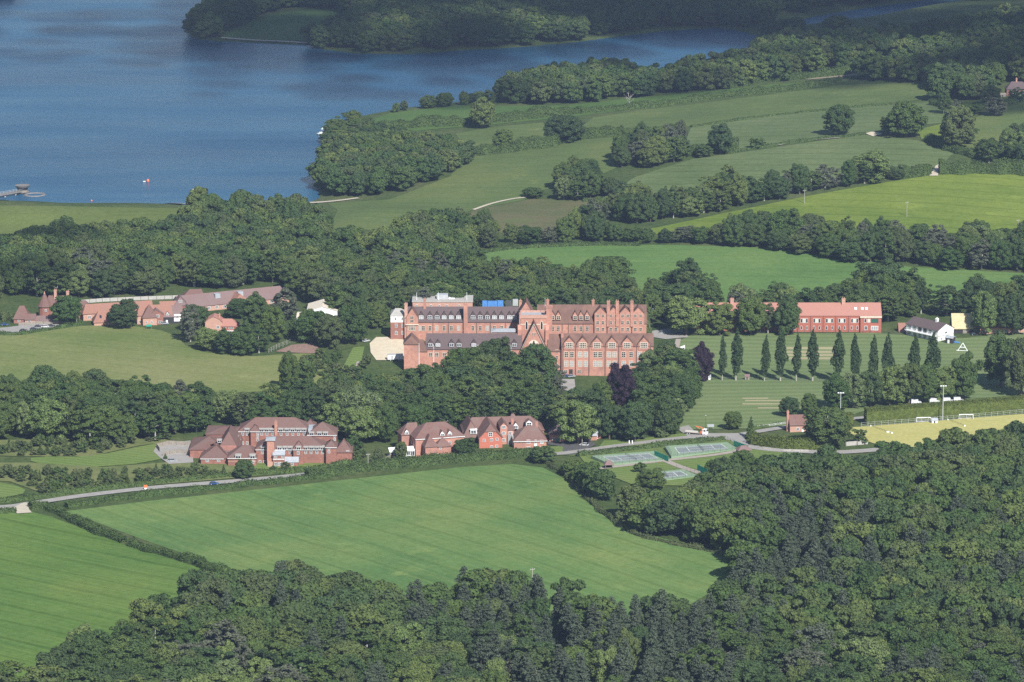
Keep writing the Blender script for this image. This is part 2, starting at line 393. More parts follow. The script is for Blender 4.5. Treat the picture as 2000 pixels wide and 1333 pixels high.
M['sandy'] = surf('sandy_gravel', (.50, .42, .30), (.62, .54, .40), .3)
M['chalk'] = surf('pale_track', (.42, .37, .28), (.52, .46, .36), .3)
M['asphalt'] = surf('asphalt', (.075, .073, .07), (.10, .098, .094), .4)
M['asphalt_light'] = surf('worn_pale_asphalt', (.26, .24, .22), (.34, .32, .29), .3)
M['path'] = surf('gravel_path', (.30, .25, .21), (.38, .33, .28), .5)
M['astro'] = field('sanded_turf', (.40, .365, .12), (.45, .41, .15), (.48, .44, .18), 0, .05, fine=.6)
M['court_green'] = surf('court_surround', (.19, .275, .17), (.23, .31, .20), .3)
M['court_grey'] = surf('court_playing_area', (.17, .20, .19), (.21, .24, .23), .3)
M['line'] = surf('white_line_paint', (.7, .7, .68), (.8, .8, .78), 1)
M['mud'] = surf('red_brown_soil', (.20, .13, .10), (.30, .19, .15), .4)

sheet('wheat_field', [(120, 1000), (300, 978), (600, 946), (900, 913), (1000, 907), (1060, 914), (1115, 942), (1180, 1002), (1250, 1040), (1350, 1067), (1460, 1088), (1440, 1115), (1400, 1150), (1300, 1210), (900, 1220), (600, 1210), (480, 1122), (300, 1062), (165, 1012)], M['wheat'])
sheet('left_field', [(-160, 1000), (60, 1000), (100, 1010), (250, 1066), (430, 1122), (470, 1150), (330, 1260), (150, 1420), (-200, 1420)], M['wheat_left'])
sheet('meadow', [(-90, 640), (100, 640), (240, 634), (340, 650), (370, 685), (480, 698), (560, 692), (615, 690), (645, 705), (640, 760), (400, 770), (200, 770), (-90, 770)], M['meadow'], smooth=1)
sheet('embankment_grass', [(-240, 401), (0, 402), (200, 405), (360, 408), (480, 430), (430, 490), (0, 490), (-240, 490)], M['dam_grass'])
sheet('bright_field', [(930, 495), (1000, 484), (1140, 478), (1300, 479), (1500, 485), (1650, 503), (1750, 520), (2100, 540), (2100, 590), (1700, 590), (1400, 600), (1100, 560), (960, 515)], M['bright'])
sheet('hill_field', [(1230, 455), (1400, 420), (1560, 387), (1700, 362), (1820, 343), (1900, 339), (2100, 343), (2100, 490), (1940, 480), (1700, 480), (1500, 475)], M['hill'])
sheet('barley_field', [(1170, 390), (1240, 347), (1350, 312), (1480, 294), (1600, 276), (1700, 263), (1790, 275), (1862, 300), (1840, 322), (1750, 350), (1500, 385), (1300, 415), (1200, 410)], M['barley'])
sheet('middle_field', [(640, 450), (660, 412), (640, 398), (760, 390), (880, 345), (905, 308), (1000, 300), (1120, 275), (1225, 266), (1225, 320), (1150, 352), (1060, 372), (1038, 388), (925, 410), (850, 435), (720, 450)], M['mid'])
sheet('rough_patch', [(925, 410), (1040, 389), (1150, 392), (1180, 440), (1000, 460), (900, 440)], M['rough'])
sheet('small_field', [(890, 262), (980, 247), (1060, 240), (1090, 270), (960, 287), (910, 293)], M['mid'])
sheet('lakeside_field', [(690, 250), (760, 222), (900, 206), (1100, 207), (1250, 190), (1400, 178), (1500, 166), (1660, 157), (1640, 163), (1400, 192), (1250, 212), (1130, 227), (950, 245), (800, 258)], M['far_field'])
sheet('upper_field', [(1138, 246), (1160, 230), (1250, 216), (1450, 192), (1650, 167), (1830, 160), (1850, 190), (1700, 207), (1500, 227), (1350, 248), (1160, 258)], M['mid'])
sheet('pale_field', [(1330, 300), (1350, 250), (1500, 228), (1700, 208), (1860, 198), (1900, 235), (1800, 245), (1700, 261), (1600, 271), (1480, 288), (1380, 304)], M['barley'])
sheet('right_field', [(1880, 240), (1960, 210), (2100, 175), (2100, 290), (1950, 310), (1870, 300)], M['mid'])
sheet('small_corner_field', [(1790, 255), (1850, 240), (1900, 250), (1880, 270), (1800, 272)], M['hill'])
sheet('far_pasture', [(432, 74), (470, 50), (520, 32), (600, 18), (650, 22), (690, 38), (660, 62), (600, 80), (500, 78)], M['far_field'])
sheet('brown_field', [(1530, 152), (1630, 140), (1750, 124), (1770, 134), (1680, 148), (1580, 156)], M['stubble'])
sheet('distant_field', [(968, 0), (1045, 0), (1035, 22), (985, 20)], M['hill'])
sheet('cricket_ground', [(1322, 700), (1325, 668), (1345, 657), (1450, 652), (1700, 651), (1795, 656), (1880, 662), (1980, 650), (2100, 650), (2100, 800), (1900, 800), (1640, 760), (1340, 738)], M['cricket'])
sheet('lower_pitch', [(1325, 744), (1500, 741), (1660, 745), (1700, 800), (1620, 826), (1460, 838), (1320, 840)], M['cricket'])
for a, b, c in ((1536, 1628, 679), (1536, 1628, 686.5), (1537, 1628, 692.5), (1538, 1628, 699)):
    sheet('wicket_strip', [(a, c), (b, c), (b + 1, c + 4.2), (a, c + 4.2)], M['wicket'])
for a, b, c in ((1450, 1500, 778), (1455, 1540, 782.5), (1450, 1540, 789), (1480, 1560, 797)):
    sheet('wicket_strip', [(a, c), (b, c), (b + 1, c + 2.5), (a, c + 2.5)], M['wicket'])
sheet('sports_turf', [(1640, 838), (1800, 826), (2100, 803), (2100, 870), (1900, 880), (1745, 880), (1690, 862)], M['astro'])
sheet('lawn', [(60, 893), (180, 893), (290, 870), (335, 862), (345, 880), (300, 905), (150, 916), (60, 905)], M['lawn'], smooth=1)
sheet('lawn', [(-60, 942), (20, 945), (60, 962), (0, 976), (-60, 980)], M['lawn'], smooth=1)
sheet('scrub_ground', [(-60, 905), (60, 905), (200, 914), (330, 904), (470, 908), (560, 914), (560, 926), (400, 940), (250, 952), (110, 966), (70, 960), (20, 942), (-60, 938)], M['scrubland'])
sheet('scrub_ground', [(-60, 862), (200, 858), (330, 856), (330, 864), (270, 872), (180, 892), (60, 893), (-60, 890)], M['scrubland'])
sheet('lawn', [(480, 905), (640, 905), (640, 922), (480, 925)], M['lawn'])
sheet('lawn', [(1070, 875), (1130, 868), (1150, 878), (1120, 892), (1065, 888)], M['lawn'])
sheet('lawn', [(1130, 890), (1300, 868), (1440, 860), (1560, 890), (1560, 935), (1400, 950), (1240, 950), (1150, 915)], M['lawn'])
sheet('lawn', [(1180, 862), (1250, 858), (1345, 846), (1350, 856), (1260, 872), (1170, 874)], M['lawn'])
sheet('lawn', [(690, 680), (712, 678), (706, 705), (694, 722), (668, 722)], M['lawn'])
sheet('gravel_yard', [(722, 672), (735, 660), (790, 660), (795, 705), (735, 705), (724, 690)], M['sandy'])
sheet('soil_patch', [(538, 688), (570, 675), (612, 672), (625, 684), (615, 692), (560, 690)], M['mud'])
sheet('terrace', [(1092, 742), (1122, 742), (1124, 760), (1114, 766), (1096, 762)], M['asphalt_light'])
sheet('yard', [(1272, 648), (1330, 640), (1345, 660), (1300, 664), (1275, 660)], M['asphalt_light'])
sheet('car_park', [(-60, 650), (20, 640), (120, 628), (140, 632), (100, 642), (40, 652), (0, 655), (-60, 660)], M['asphalt_light'])
sheet('driveway', [(305, 872), (372, 862), (378, 905), (330, 908), (312, 895), (300, 884)], M['asphalt_light'])
sheet('forecourt', [(1068, 862), (1085, 854), (1150, 860), (1165, 870), (1120, 890), (1098, 890), (1100, 874), (1070, 870)], M['asphalt'])
sheet('forecourt', [(1320, 838), (1345, 832), (1360, 848), (1460, 848), (1452, 862), (1350, 858)], M['asphalt_light'])
road('road', [(-160, 995), (0, 992), (60, 985), (160, 970), (300, 954), (450, 942), (580, 930), (700, 914), (900, 897), (1060, 890), (1130, 883), (1200, 873), (1340, 856), (1420, 852)], 6.0, M['asphalt_light'])
road('road', [(1400, 854), (1445, 850), (1560, 832), (1680, 818), (1760, 812)], 6, M['asphalt_light'])
road('road', [(1435, 852), (1450, 868), (1490, 878), (1560, 883), (1640, 885), (1740, 878)], 7, M['asphalt_light'])
road('track', [(60, 985), (42, 994), (48, 1004)], 7, M['chalk'])
road('path', [(-220, 393.5), (0, 392.8), (200, 396.6), (360, 400), (600, 397.5), (700, 388)], 4.5, M['chalk'], dz=.5)
road('path', [(432, 74.5), (500, 80), (560, 83), (600, 86)], 6, M['chalk'])
road('path', [(925, 411), (960, 399), (1000, 390), (1036, 386)], 2.6, M['chalk'])
road('path', [(1160, 918), (1230, 910), (1300, 901), (1390, 891), (1445, 882)], 4, M['path'])
road('path', [(1300, 902), (1330, 914), (1370, 927), (1400, 940)], 4, M['path'])
road('path', [(640, 745), (690, 725), (700, 708)], 1.6, M['path'])
sheet('track', [(1690, 262), (1705, 258), (1725, 263), (1705, 268)], M['sandy'])
sheet('track', [(1815, 345), (1828, 325), (1835, 322), (1832, 345)], M['chalk'])
sheet('path', [(1330, 664), (1322, 700), (1326, 742), (1318, 742), (1312, 700), (1320, 664)], M['path'])
road('track', [(1640, 290 - 20), (1560, 278), (1520, 285)], 2.0, M['path'])
# ------------------------------------------------------------------ trees
def unit(a): return a / (np.linalg.norm(a, axis=-1, keepdims=True) + 1e-9)
def leaves(P, N, size, rng, jit=.55, flat=1.0):
    n = unit(N + jit * rng.normal(size=P.shape)); t = unit(np.cross(n, rng.normal(size=P.shape))); b = np.cross(n, t)
    s = (size * rng.uniform(.6, 1.35, len(P)))[:, None]
    V = np.stack([P + s * t, P + s * b * .8, P - s * t, P - s * b * .8], 1).reshape(-1, 3)
    return V, np.arange(len(V)).reshape(-1, 4)
_ico = {}
def ico(sub):
    if sub not in _ico:
        bm = bmesh.new(); bmesh.ops.create_icosphere(bm, subdivisions=sub, radius=1)
        _ico[sub] = (np.array([v.co[:] for v in bm.verts]), np.array([[v.index for v in f.verts] for f in bm.faces])); bm.free()
    return _ico[sub]
def crown(rng, C, Rr, dens, size, core=.82, sub=1, jit=.55, cull=.86):
    """foliage: leaf clumps over a set of boughs (centres C, radii Rr) with an opaque inside"""
    Vs, Qs, off = [], [], 0
    for i in range(len(C)):
        r = Rr[i]; area = 4 * math.pi * float(np.mean(r)) ** 2
        k = max(8, int(area * dens)); d = unit(rng.normal(size=(k, 3))); d[:, 2] = np.where(d[:, 2] < -.35, -d[:, 2], d[:, 2])
        d = unit(d); q = C[i] + d * r * rng.uniform(.86, 1.12, (k, 1))
        dist = np.linalg.norm((q[:, None] - C[None]) / Rr[None], axis=2); dist[:, i] = 9
        keep = dist.min(1) > cull
        V, Qd = leaves(q[keep], d[keep], size, rng, jit)
        Vs.append(V); Qs.append(Qd + off); off += len(V)
        if core:
            iv, iq = ico(sub); V = C[i] + iv * r * core * rng.uniform(.9, 1.08, (len(iv), 1))
            q4 = np.concatenate([iq, iq[:, :1]], 1)  # placeholder quads, split below
            Vs.append(V); Qs.append(-(q4 + off) - 1); off += len(V)
    V = np.concatenate(Vs); Qa = np.concatenate(Qs)
    tri = Qa[:, 0] < 0
    return V, Qa[~tri], (-(Qa[tri]) - 1)[:, :3]
def as_quads(V, Q, T):            # triangles become quads by a midpoint, so the mesh has one face size
    if len(T) == 0: return V, Q
    mid = (V[T[:, 0]] + V[T[:, 2]]) / 2; o = len(V)
    return np.concatenate([V, mid]), np.concatenate([Q, np.stack([T[:, 0], T[:, 1], T[:, 2], np.arange(len(T)) + o], 1)])
def broad_boughs(rng, Rad, H, nb, lo=.22, squat=.40, rb=(.20, .34), top=1.0):
    cz = H * (lo + squat); C, Rr = [], []
    ph = rng.uniform(0, 6.28, 4); am = rng.uniform(.05, .16, 3)
    for i in range(nb):
        # spread evenly over the shell, a few inside
        z = 1 - 1.84 * (i + .5) / nb; a = i * 2.399963 + rng.uniform(-.35, .35)
        hr = math.sqrt(max(0, 1 - z * z)); lob = 1 + am[0] * math.sin(2 * a + ph[0]) + am[1] * math.sin(3 * a + ph[1]) + am[2] * math.sin(5 * a + ph[2])
        rr = Rad * rng.uniform(*rb); f = rng.uniform(.68, .90) * lob
        C.append(((Rad - rr * .7) * hr * math.cos(a) * f * 1.12, (Rad - rr * .7) * hr * math.sin(a) * f * 1.12, cz + z * H * squat * f * top))
        Rr.append((rr * rng.uniform(.9, 1.15), rr * rng.uniform(.9, 1.15), rr * rng.uniform(.7, .92)))
    return np.array(C), np.array(Rr)
def trunk_mesh(name, rng, H, r, Rad, mat, limbs=5, lo=.3):
    m = MB(); base = Vector((0, 0, -1.0)); mid = Vector((rng.uniform(-.3, .3), rng.uniform(-.3, .3), H * lo)); top = Vector((mid.x * 2, mid.y * 2, H * .72))
    m.tube(base, mid, r * 1.25, r * .85, 8); m.tube(mid, top, r * .85, r * .3, 7)
    for i in range(limbs):
        a = i * 2.4 + rng.uniform(-.3, .3); st = mid.lerp(top, .1 + .13 * i); L = Rad * rng.uniform(.55, .75)
        m.tube(st, st + Vector((math.cos(a) * L, math.sin(a) * L, L * rng.uniform(.45, .8))), r * .4, r * .12, 6)
    return m.mesh(name, mat)
LIB = {}
def lib(kind, nvar, fn): LIB[kind] = [fn(np.random.default_rng(100 * len(LIB) + i), i) for i in range(nvar)]
def mk(kind, mat, V, Q, T): V, Q = as_quads(V, Q, T); return np_mesh('crown', V, Q, [mat])
# each variant: (crown mesh, trunk mesh, radius, height)
def v_oak(rng, i, mat='leaf_oak', dens=3.3, size=.36):
    Rad, H = 8.4 * (1 + .06 * (i % 3 - 1)), 18.5 * (1 + .07 * ((i * 2) % 3 - 1))
    C, Rr = broad_boughs(rng, Rad, H, 60, lo=-.01 + .02 * (i % 2), squat=.51, rb=(.17, .32))
    return mk('oak', M[mat], *crown(rng, C, Rr, dens, size)), trunk_mesh('trunk', rng, H, .55, Rad, M['bark']), Rad, H
def v_ash(rng, i, mat='leaf_oak'):   # looser, taller, finer crown
    Rad, H = 6.6, 20.0
    C, Rr = broad_boughs(rng, Rad, H, 62, lo=.0, squat=.52, rb=(.15, .27))
    C[:, :2] *= 1 + .12 * rng.normal(size=(len(C), 1)); return mk('ash', M[mat], *crown(rng, C, Rr, 3.2, .38, core=.70, jit=.9)), trunk_mesh('trunk', rng, H, .42, Rad, M['bark_grey']), Rad, H
def v_pine(rng, i):
    H, Rad = 19 + 2 * (i % 3), 3.6 + .4 * (i % 2); C, Rr = [], []
    for k in range(34):
        z = .30 + .70 * (k / 33.0); w = Rad * (1 - .78 * max(0, z - .35) / .65) * rng.uniform(.45, 1.0); a = k * 2.4 + rng.uniform(-.5, .5)
        if k > 31: w = .1
        C.append((w * math.cos(a), w * math.sin(a), H * z)); s = (1.5 if z < .85 else .95) * rng.uniform(.7, 1.15); Rr.append((s, s, s * .72))
    V, Q, T = crown(rng, np.array(C), np.array(Rr), 5.5, .30, core=.62, jit=.95, cull=.7)
    m = MB(); m.tube((0, 0, -1), (.1, 0, H * .95), .32, .08, 7)
    return mk('pine', M['leaf_pine'], V, Q, T), m.mesh('trunk', M['bark']), Rad, H
def v_poplar(rng, i):
    H, Rad = 25.0 + rng.uniform(-1, 1), 2.7; C, Rr = [], []; lean = rng.uniform(-.035, .035, 2)
    for k in range(46):
        z = .11 + .87 * k / 45.0; pr = math.sin(min(1, (z - .03) / .40) * math.pi / 2) ** .9 * (1 - max(0, (z - .50) / .52) ** 1.7) ; a = k * 2.4
        w = Rad * max(.05, pr); off = w * .45
        off *= rng.uniform(.6, 1.7); C.append((off * math.cos(a) + lean[0] * H * z, off * math.sin(a) + lean[1] * H * z, H * z)); s = max(.35, w * .52) * rng.uniform(.65, 1.3); Rr.append((s, s, s * 1.55 + .3))
    m = MB(); m.tube((0, 0, -1), (0, 0, H * .3), .42, .3, 8); m.tube((0, 0, H * .3), (0, 0, H * .9), .3, .06, 6)
    V, Q, T = crown(rng, np.array(C), np.array(Rr), 4.2, .36, core=.62, jit=.9)
    return mk('poplar', M['leaf_poplar'], V, Q, T), m.mesh('trunk', M['bark_grey']), Rad, H
def v_shrub(rng, i, mat='leaf_scrub'):
    Rad, H = 2.3, (3.6, 5.2, 2.8)[i % 3]
    C, Rr = broad_boughs(rng, Rad, H, 12, lo=.05, squat=.46, rb=(.28, .45)); C[:, 2] += .1
    m = MB(); m.tube((0, 0, -.5), (0, 0, H * .6), .12, .05, 5)
    return mk('shrub', M[mat], *crown(rng, C, Rr, 3.2, .34, core=.7, jit=.9)), m.mesh('trunk', M['bark']), Rad, H
def v_cone(rng, i):
    H, Rad = 9.0, 2.5; C, Rr = [], []
    for k in range(24):
        z = .12 + .85 * k / 23.0; w = Rad * (1.05 - z) ** .8; a = k * 2.4
        C.append((w * .55 * math.cos(a), w * .55 * math.sin(a), H * z)); s = max(.3, w * .5); Rr.append((s, s, s * 1.1))
    m = MB(); m.tube((0, 0, -.5), (0, 0, H * .8), .18, .05, 6)
    return mk('cone', M['leaf_hedge'], *crown(rng, np.array(C), np.array(Rr), 5, .28, core=.75)), m.mesh('trunk', M['bark']), Rad, H
lib('oak', 7, v_oak); lib('ash', 5, v_ash); lib('pine', 6, v_pine); lib('poplar', 12, v_poplar)
lib('shrub', 5, v_shrub); lib('cone', 3, v_cone)
lib('pale', 3, lambda r, i: v_oak(r, i, 'leaf_pale', 3.2)); lib('copper', 2, lambda r, i: v_oak(r, i, 'leaf_copper'))
lib('grey', 3, lambda r, i: v_ash(r, i, 'leaf_grey')); lib('bush', 3, lambda r, i: v_shrub(r, i, 'leaf_hedge'))
ALL_TREES = []
def tree(kind, name, x, y, wid, hgt, label, cat='tree', group=None, var=None, rz=None, parts=True):
    cm, tm, Rad, H = LIB[kind][(var if var is not None else random.randrange(99)) % len(LIB[kind])]
    o = empty(name, (x, y, hz(x, y)), 0, label, cat, group)
    sx = wid / (2 * Rad); sz = hgt / H; rz = random.uniform(0, 6.28) if rz is None else rz
    for nm, me in (('crown', cm), ('trunk', tm)):
        c = bpy.data.objects.new(nm, me); c.parent = o; c.rotation_euler = (0, 0, rz); c.scale = (sx, sx * random.uniform(.93, 1.07), sz); COL.objects.link(c)
        if not parts: break
    ALL_TREES.append((x, y, wid)); return o
def tree_px(kind, name, px, py, wpx, hpx, label, cat='tree', group=None, var=None):
    """a tree whose foot stands at a photo pixel and which looks wpx by hpx there"""
    p = at(px, py); s = ppm(p.y); return tree(kind, name, p.x, p.y, wpx / s, hpx / s / .975, label, cat, group, var)

def inpoly(poly, px, py):
    ins = False; j = len(poly) - 1
    for i in range(len(poly)):
        xi, yi = poly[i]; xj, yj = poly[j]
        if (yi > py) != (yj > py) and px < (xj - xi) * (py - yi) / (yj - yi) + xi: ins = not ins
        j = i
    return ins
def lin(line, x): return float(np.interp(x, [p[0] for p in line], [p[1] for p in line]))
def fill(top, bot, step, hm, rng, exclude=(), rowk=.85, edge=True):
    """feet of the trees of a wood whose canopy shows between two lines of the photo"""
    x0, x1 = min(p[0] for p in top), max(p[0] for p in top)
    ys = [p[1] for p in top] + [min(1500, p[1]) for p in bot]
    ya = min(at(q, max(ys)).y for q in (50, 1000, 1600, 1980)) - 15 if max(ys) < 1450 else 1330.0
    yb = at_level(1000, min(ys), -8).y + 60
    out = []; yw = ya; r = 0
    while yw < yb:
        s = ppm(yw); w = 2 * 1100 / s; xw = -w / 2 * 1.02 + (r % 2) * step / 2
        while xw < w / 2 * 1.02:
            X = xw + rng.uniform(-.3, .3) * step; Y = yw + rng.uniform(-.3, .3) * step * rowk
            xw += step
            if not (project(X, Y, 0)[0] > x0 - 30 and project(X, Y, 0)[0] < x1 + 30): continue
            z = hz(X, Y); px, py = project(X, Y, z)
            if px < x0 or px > x1: continue
            t = lin(top, px); b = lin(bot, px)
            rowpx = step * rowk * HC / math.hypot(Y, HC) * s
            lim = t + hm * s * .86
            if lim > b - rowpx * 1.05: lim = b - rowpx * 1.05
            if py < lim or py > b: continue
            if any(inpoly(e, px, py) for e in exclude): continue
            hmax = (py - t) / s * 1.02
            out.append((X, Y, min(1.0, max(.45, hmax / hm)), px, py))
        yw += step * rowk; r += 1
    return out
EXB = []      # footprints and open ground kept free, as photo polygons
def merged_wood(name, spots, hm, wm, seed, matname='leaf_oak', label=None, dens=1.0):
    """a wood too far or too dense to count, as one object"""
    rng = np.random.default_rng(seed); protos = []
    for i in range(6):
        Rad, H = 8.0, 17.5
        C, Rr = broad_boughs(rng, Rad, H, 26, lo=.0, squat=.51, rb=(.24, .40))
        V, Q, T = crown(rng, C, Rr, 1.3 * dens, .62, core=.84, sub=1, jit=.6); protos.append(as_quads(V, Q, T))
    Vs, Qs, As, off = [], [], [], 0
    for (X, Y, k, px, py) in spots:
        V, Q = protos[rng.integers(6)]; a = rng.uniform(0, 6.28); sw = wm / 16 * rng.uniform(.8, 1.25) * (.75 + .25 * k); sh = hm / 17.5 * k * rng.uniform(.85, 1.12)
        c, s_ = math.cos(a), math.sin(a); W = np.empty_like(V)
        W[:, 0] = (V[:, 0] * c - V[:, 1] * s_) * sw + X; W[:, 1] = (V[:, 0] * s_ + V[:, 1] * c) * sw + Y; W[:, 2] = V[:, 2] * sh + hz(X, Y)
        Vs.append(W); Qs.append(Q + off); As.append(np.full(len(V), rng.uniform())); off += len(V)
    if not Vs: print('EMPTY WOOD', name); return
    me = np_mesh(name, np.concatenate(Vs), np.concatenate(Qs), [M[matname]], attr=np.concatenate(As))
    o = link(bpy.data.objects.new(name, me)); tag(o, label, None, None, 'stuff'); print(name, len(spots), 'trees')
    return o
def hedge(name, pts, wid, hgt, label, mat='leaf_hedge', rough=.25, world=False, size=.36, dens=3.2, group=None, clipped=False, seed=0, cat='hedge'):
    rng = np.random.default_rng(seed + len(label)); W = [tuple(p) for p in pts] if world else [tuple(at(a, b).xy) for a, b in pts]
    W = catmull(W, 6); A = np.array(W); seg = np.linalg.norm(np.diff(A, axis=0), axis=1); cum = np.concatenate([[0], np.cumsum(seg)]); L = cum[-1]
    def P(t): return np.stack([np.interp(t, cum, A[:, 0]), np.interp(t, cum, A[:, 1])], -1)
    ns = max(2, int(L / 1.6)); ts = np.linspace(0, L, ns); p = P(ts); d = unit(np.gradient(p, axis=0)); nr = np.stack([-d[:, 1], d[:, 0]], -1)
    def lump(t, k): return sum(np.sin(t / w_ + ph) for w_, ph in zip((2.1, 3.7, 7.3, 13.0), (1.1 * k, 2.3 * k, .7 * k, 4.1 * k))) / 2.6
    hh = hgt * (1 + (0 if clipped else rough) * lump(ts, 1.0)); ww = wid * (1 + (0 if clipped else rough) * lump(ts, 2.0)); cx = wid * (0 if clipped else rough * .6) * lump(ts, 3.0)
    k = 9; ang = np.linspace(0, math.pi, k); e = .22 if clipped else .75
    prof = np.stack([np.sign(np.cos(ang)) * np.abs(np.cos(ang)) ** e, np.sin(ang) ** e], -1)
    z0 = height(p[:, 0], p[:, 1])
    def ring(sc): return np.concatenate([p[:, None, :] + nr[:, None, :] * (cx[:, None, None] + prof[None, :, :1] * ww[:, None, None] / 2 * sc), (z0[:, None, None] - .3 + prof[None, :, 1:] * (hh[:, None, None] + .3) * sc)], -1)
    V = ring(.95 if clipped else .86); idx = np.arange(ns * k).reshape(ns, k); Q = np.stack([idx[:-1, :-1], idx[:-1, 1:], idx[1:, 1:], idx[1:, :-1]], -1).reshape(-1, 4)
    V = V.reshape(-1, 3)
    c0 = V[idx[0]].mean(0); c1 = V[idx[-1]].mean(0)
    nl = int(L * (wid + 2 * hgt) * dens); t = rng.uniform(0, L, nl); u = rng.uniform(0, 1, nl)
    si = np.clip((t / L * (ns - 1)), 0, ns - 1.001); i0 = si.astype(int); fr = (si - i0)[:, None]
    Rg = ring(1.0); ui = u * (k - 1.001); u0 = ui.astype(int); fu = (ui - u0)[:, None]
    q = (Rg[i0, u0] * (1 - fu) + Rg[i0, u0 + 1] * fu) * (1 - fr) + (Rg[i0 + 1, u0] * (1 - fu) + Rg[i0 + 1, u0 + 1] * fu) * fr
    base = np.stack([np.interp(t, ts, p[:, 0]), np.interp(t, ts, p[:, 1]), np.interp(t, ts, z0) + hgt * .3], -1)
    N = unit(q - base); q = q + N * rng.normal(size=(nl, 1)) * (.08 if clipped else .28)
    ends = []
    for c, dd in ((0, -1), (ns - 1, 1)):
        m_ = int(wid * hgt * dens * 1.5); a = rng.uniform(-1, 1, m_); b = rng.uniform(0, 1, m_)
        ends.append(np.concatenate([p[c] + nr[c] * (a[:, None] * ww[c] / 2 * .95) + d[c] * dd * rng.uniform(0, .5, (m_, 1)), (z0[c] + b * hh[c])[:, None]], -1))
    q2 = np.concatenate(ends); N2 = np.zeros_like(q2); N2[:, 2] = .5
    LV, LQ = leaves(np.concatenate([q, q2]), np.concatenate([N, N2]), size, rng, .2 if clipped else .6)
    me = np_mesh(name, np.concatenate([V, LV]), np.concatenate([Q, LQ + len(V)]), [M[mat]])
    o = link(bpy.data.objects.new(name, me)); o['label'] = label; o['category'] = cat
    if group: o['group'] = group
    # the origin at its foot
    c = Vector((float(p[0, 0]), float(p[0, 1]), float(z0[0]))); me.transform(Matrix.Translation(-c)); o.location = c
    return o
# ------------------------------------------------------------------ building kit
_wc = {}
def win_meshes(w, h, nx, ny, fm, gm):
    key = (round(w, 1), round(h, 1), nx, ny, fm, gm)
    if key not in _wc:
        w, h = key[0], key[1]; t = max(.12, min(w, h) * .09); m = MB(); d0, d1 = -.14, .06
        m.box(-w/2, w/2, d0, d1, 0, t); m.box(-w/2, w/2, d0, d1, h - t, h); m.box(-w/2, -w/2 + t, d0, d1, t, h - t); m.box(w/2 - t, w/2, d0, d1, t, h - t)
        for i in range(1, nx): x = -w/2 + w * i / nx; m.box(x - t * .38, x + t * .38, d0 + .03, d1, t, h - t)
        for j in range(1, ny): z = h * j / ny; m.box(-w/2 + t, w/2 - t, d0 + .045, d1, z - t * .38, z + t * .38)
        g = MB(); g.box(-w/2 + t, w/2 - t, -.05, .05, t, h - t)
        _wc[key] = (m.mesh('window', M[fm]), g.mesh('pane', M[gm]))
    return _wc[key]
def hull(m, x0, x1, y0, y1, z0, ze, zr, axis, hl, hr, hf=None):
    """walls under a pitched roof, gables included where there is no hip"""
    if axis == 'y': x0, x1, y0, y1 = y0, y1, x0, x1
    ym = (y0 + y1) / 2
    vs = [(x0, y0, z0), (x1, y0, z0), (x1, y1, z0), (x0, y1, z0), (x0, y0, ze), (x1, y0, ze), (x1, y1, ze), (x0, y1, ze), (x0 + hl, ym, zr), (x1 - hr, ym, zr)]
    fs = [(0, 3, 2, 1), (0, 1, 5, 4), (2, 3, 7, 6), (1, 2, 6, 5), (3, 0, 4, 7), (4, 5, 9, 8), (6, 7, 8, 9), (5, 6, 9), (7, 4, 8)]
    if axis == 'y': vs = [(b, a, c) for a, b, c in vs]
    m.add(vs, fs)
def roof(m, x0, x1, y0, y1, ze, zr, axis, hl, hr, o=.45, t=.28):
    if axis == 'y': x0, x1, y0, y1 = y0, y1, x0, x1
    ym = (y0 + y1) / 2; k = (zr - ze) / ((y1 - y0) / 2); zo = ze - k * o + .05; zr = zr + .05
    ox0 = x0 - (o if hl else .25); ox1 = x1 + (o if hr else .25)
    a, b = x0 + hl - (0 if hl else .25), x1 - hr + (0 if hr else .25)
    P = [[(ox0, y0 - o, zo), (ox1, y0 - o, zo), (b, ym, zr), (a, ym, zr)], [(ox1, y1 + o, zo), (ox0, y1 + o, zo), (a, ym, zr), (b, ym, zr)]]
    if hl: P.append([(ox0, y1 + o, zo), (ox0, y0 - o, zo), (a, ym, zr)])
    if hr: P.append([(ox1, y0 - o, zo), (ox1, y1 + o, zo), (b, ym, zr)])
    for p in P:
        if axis == 'y': p = [(q[1], q[0], q[2]) for q in p]
        m.slab(p, t)
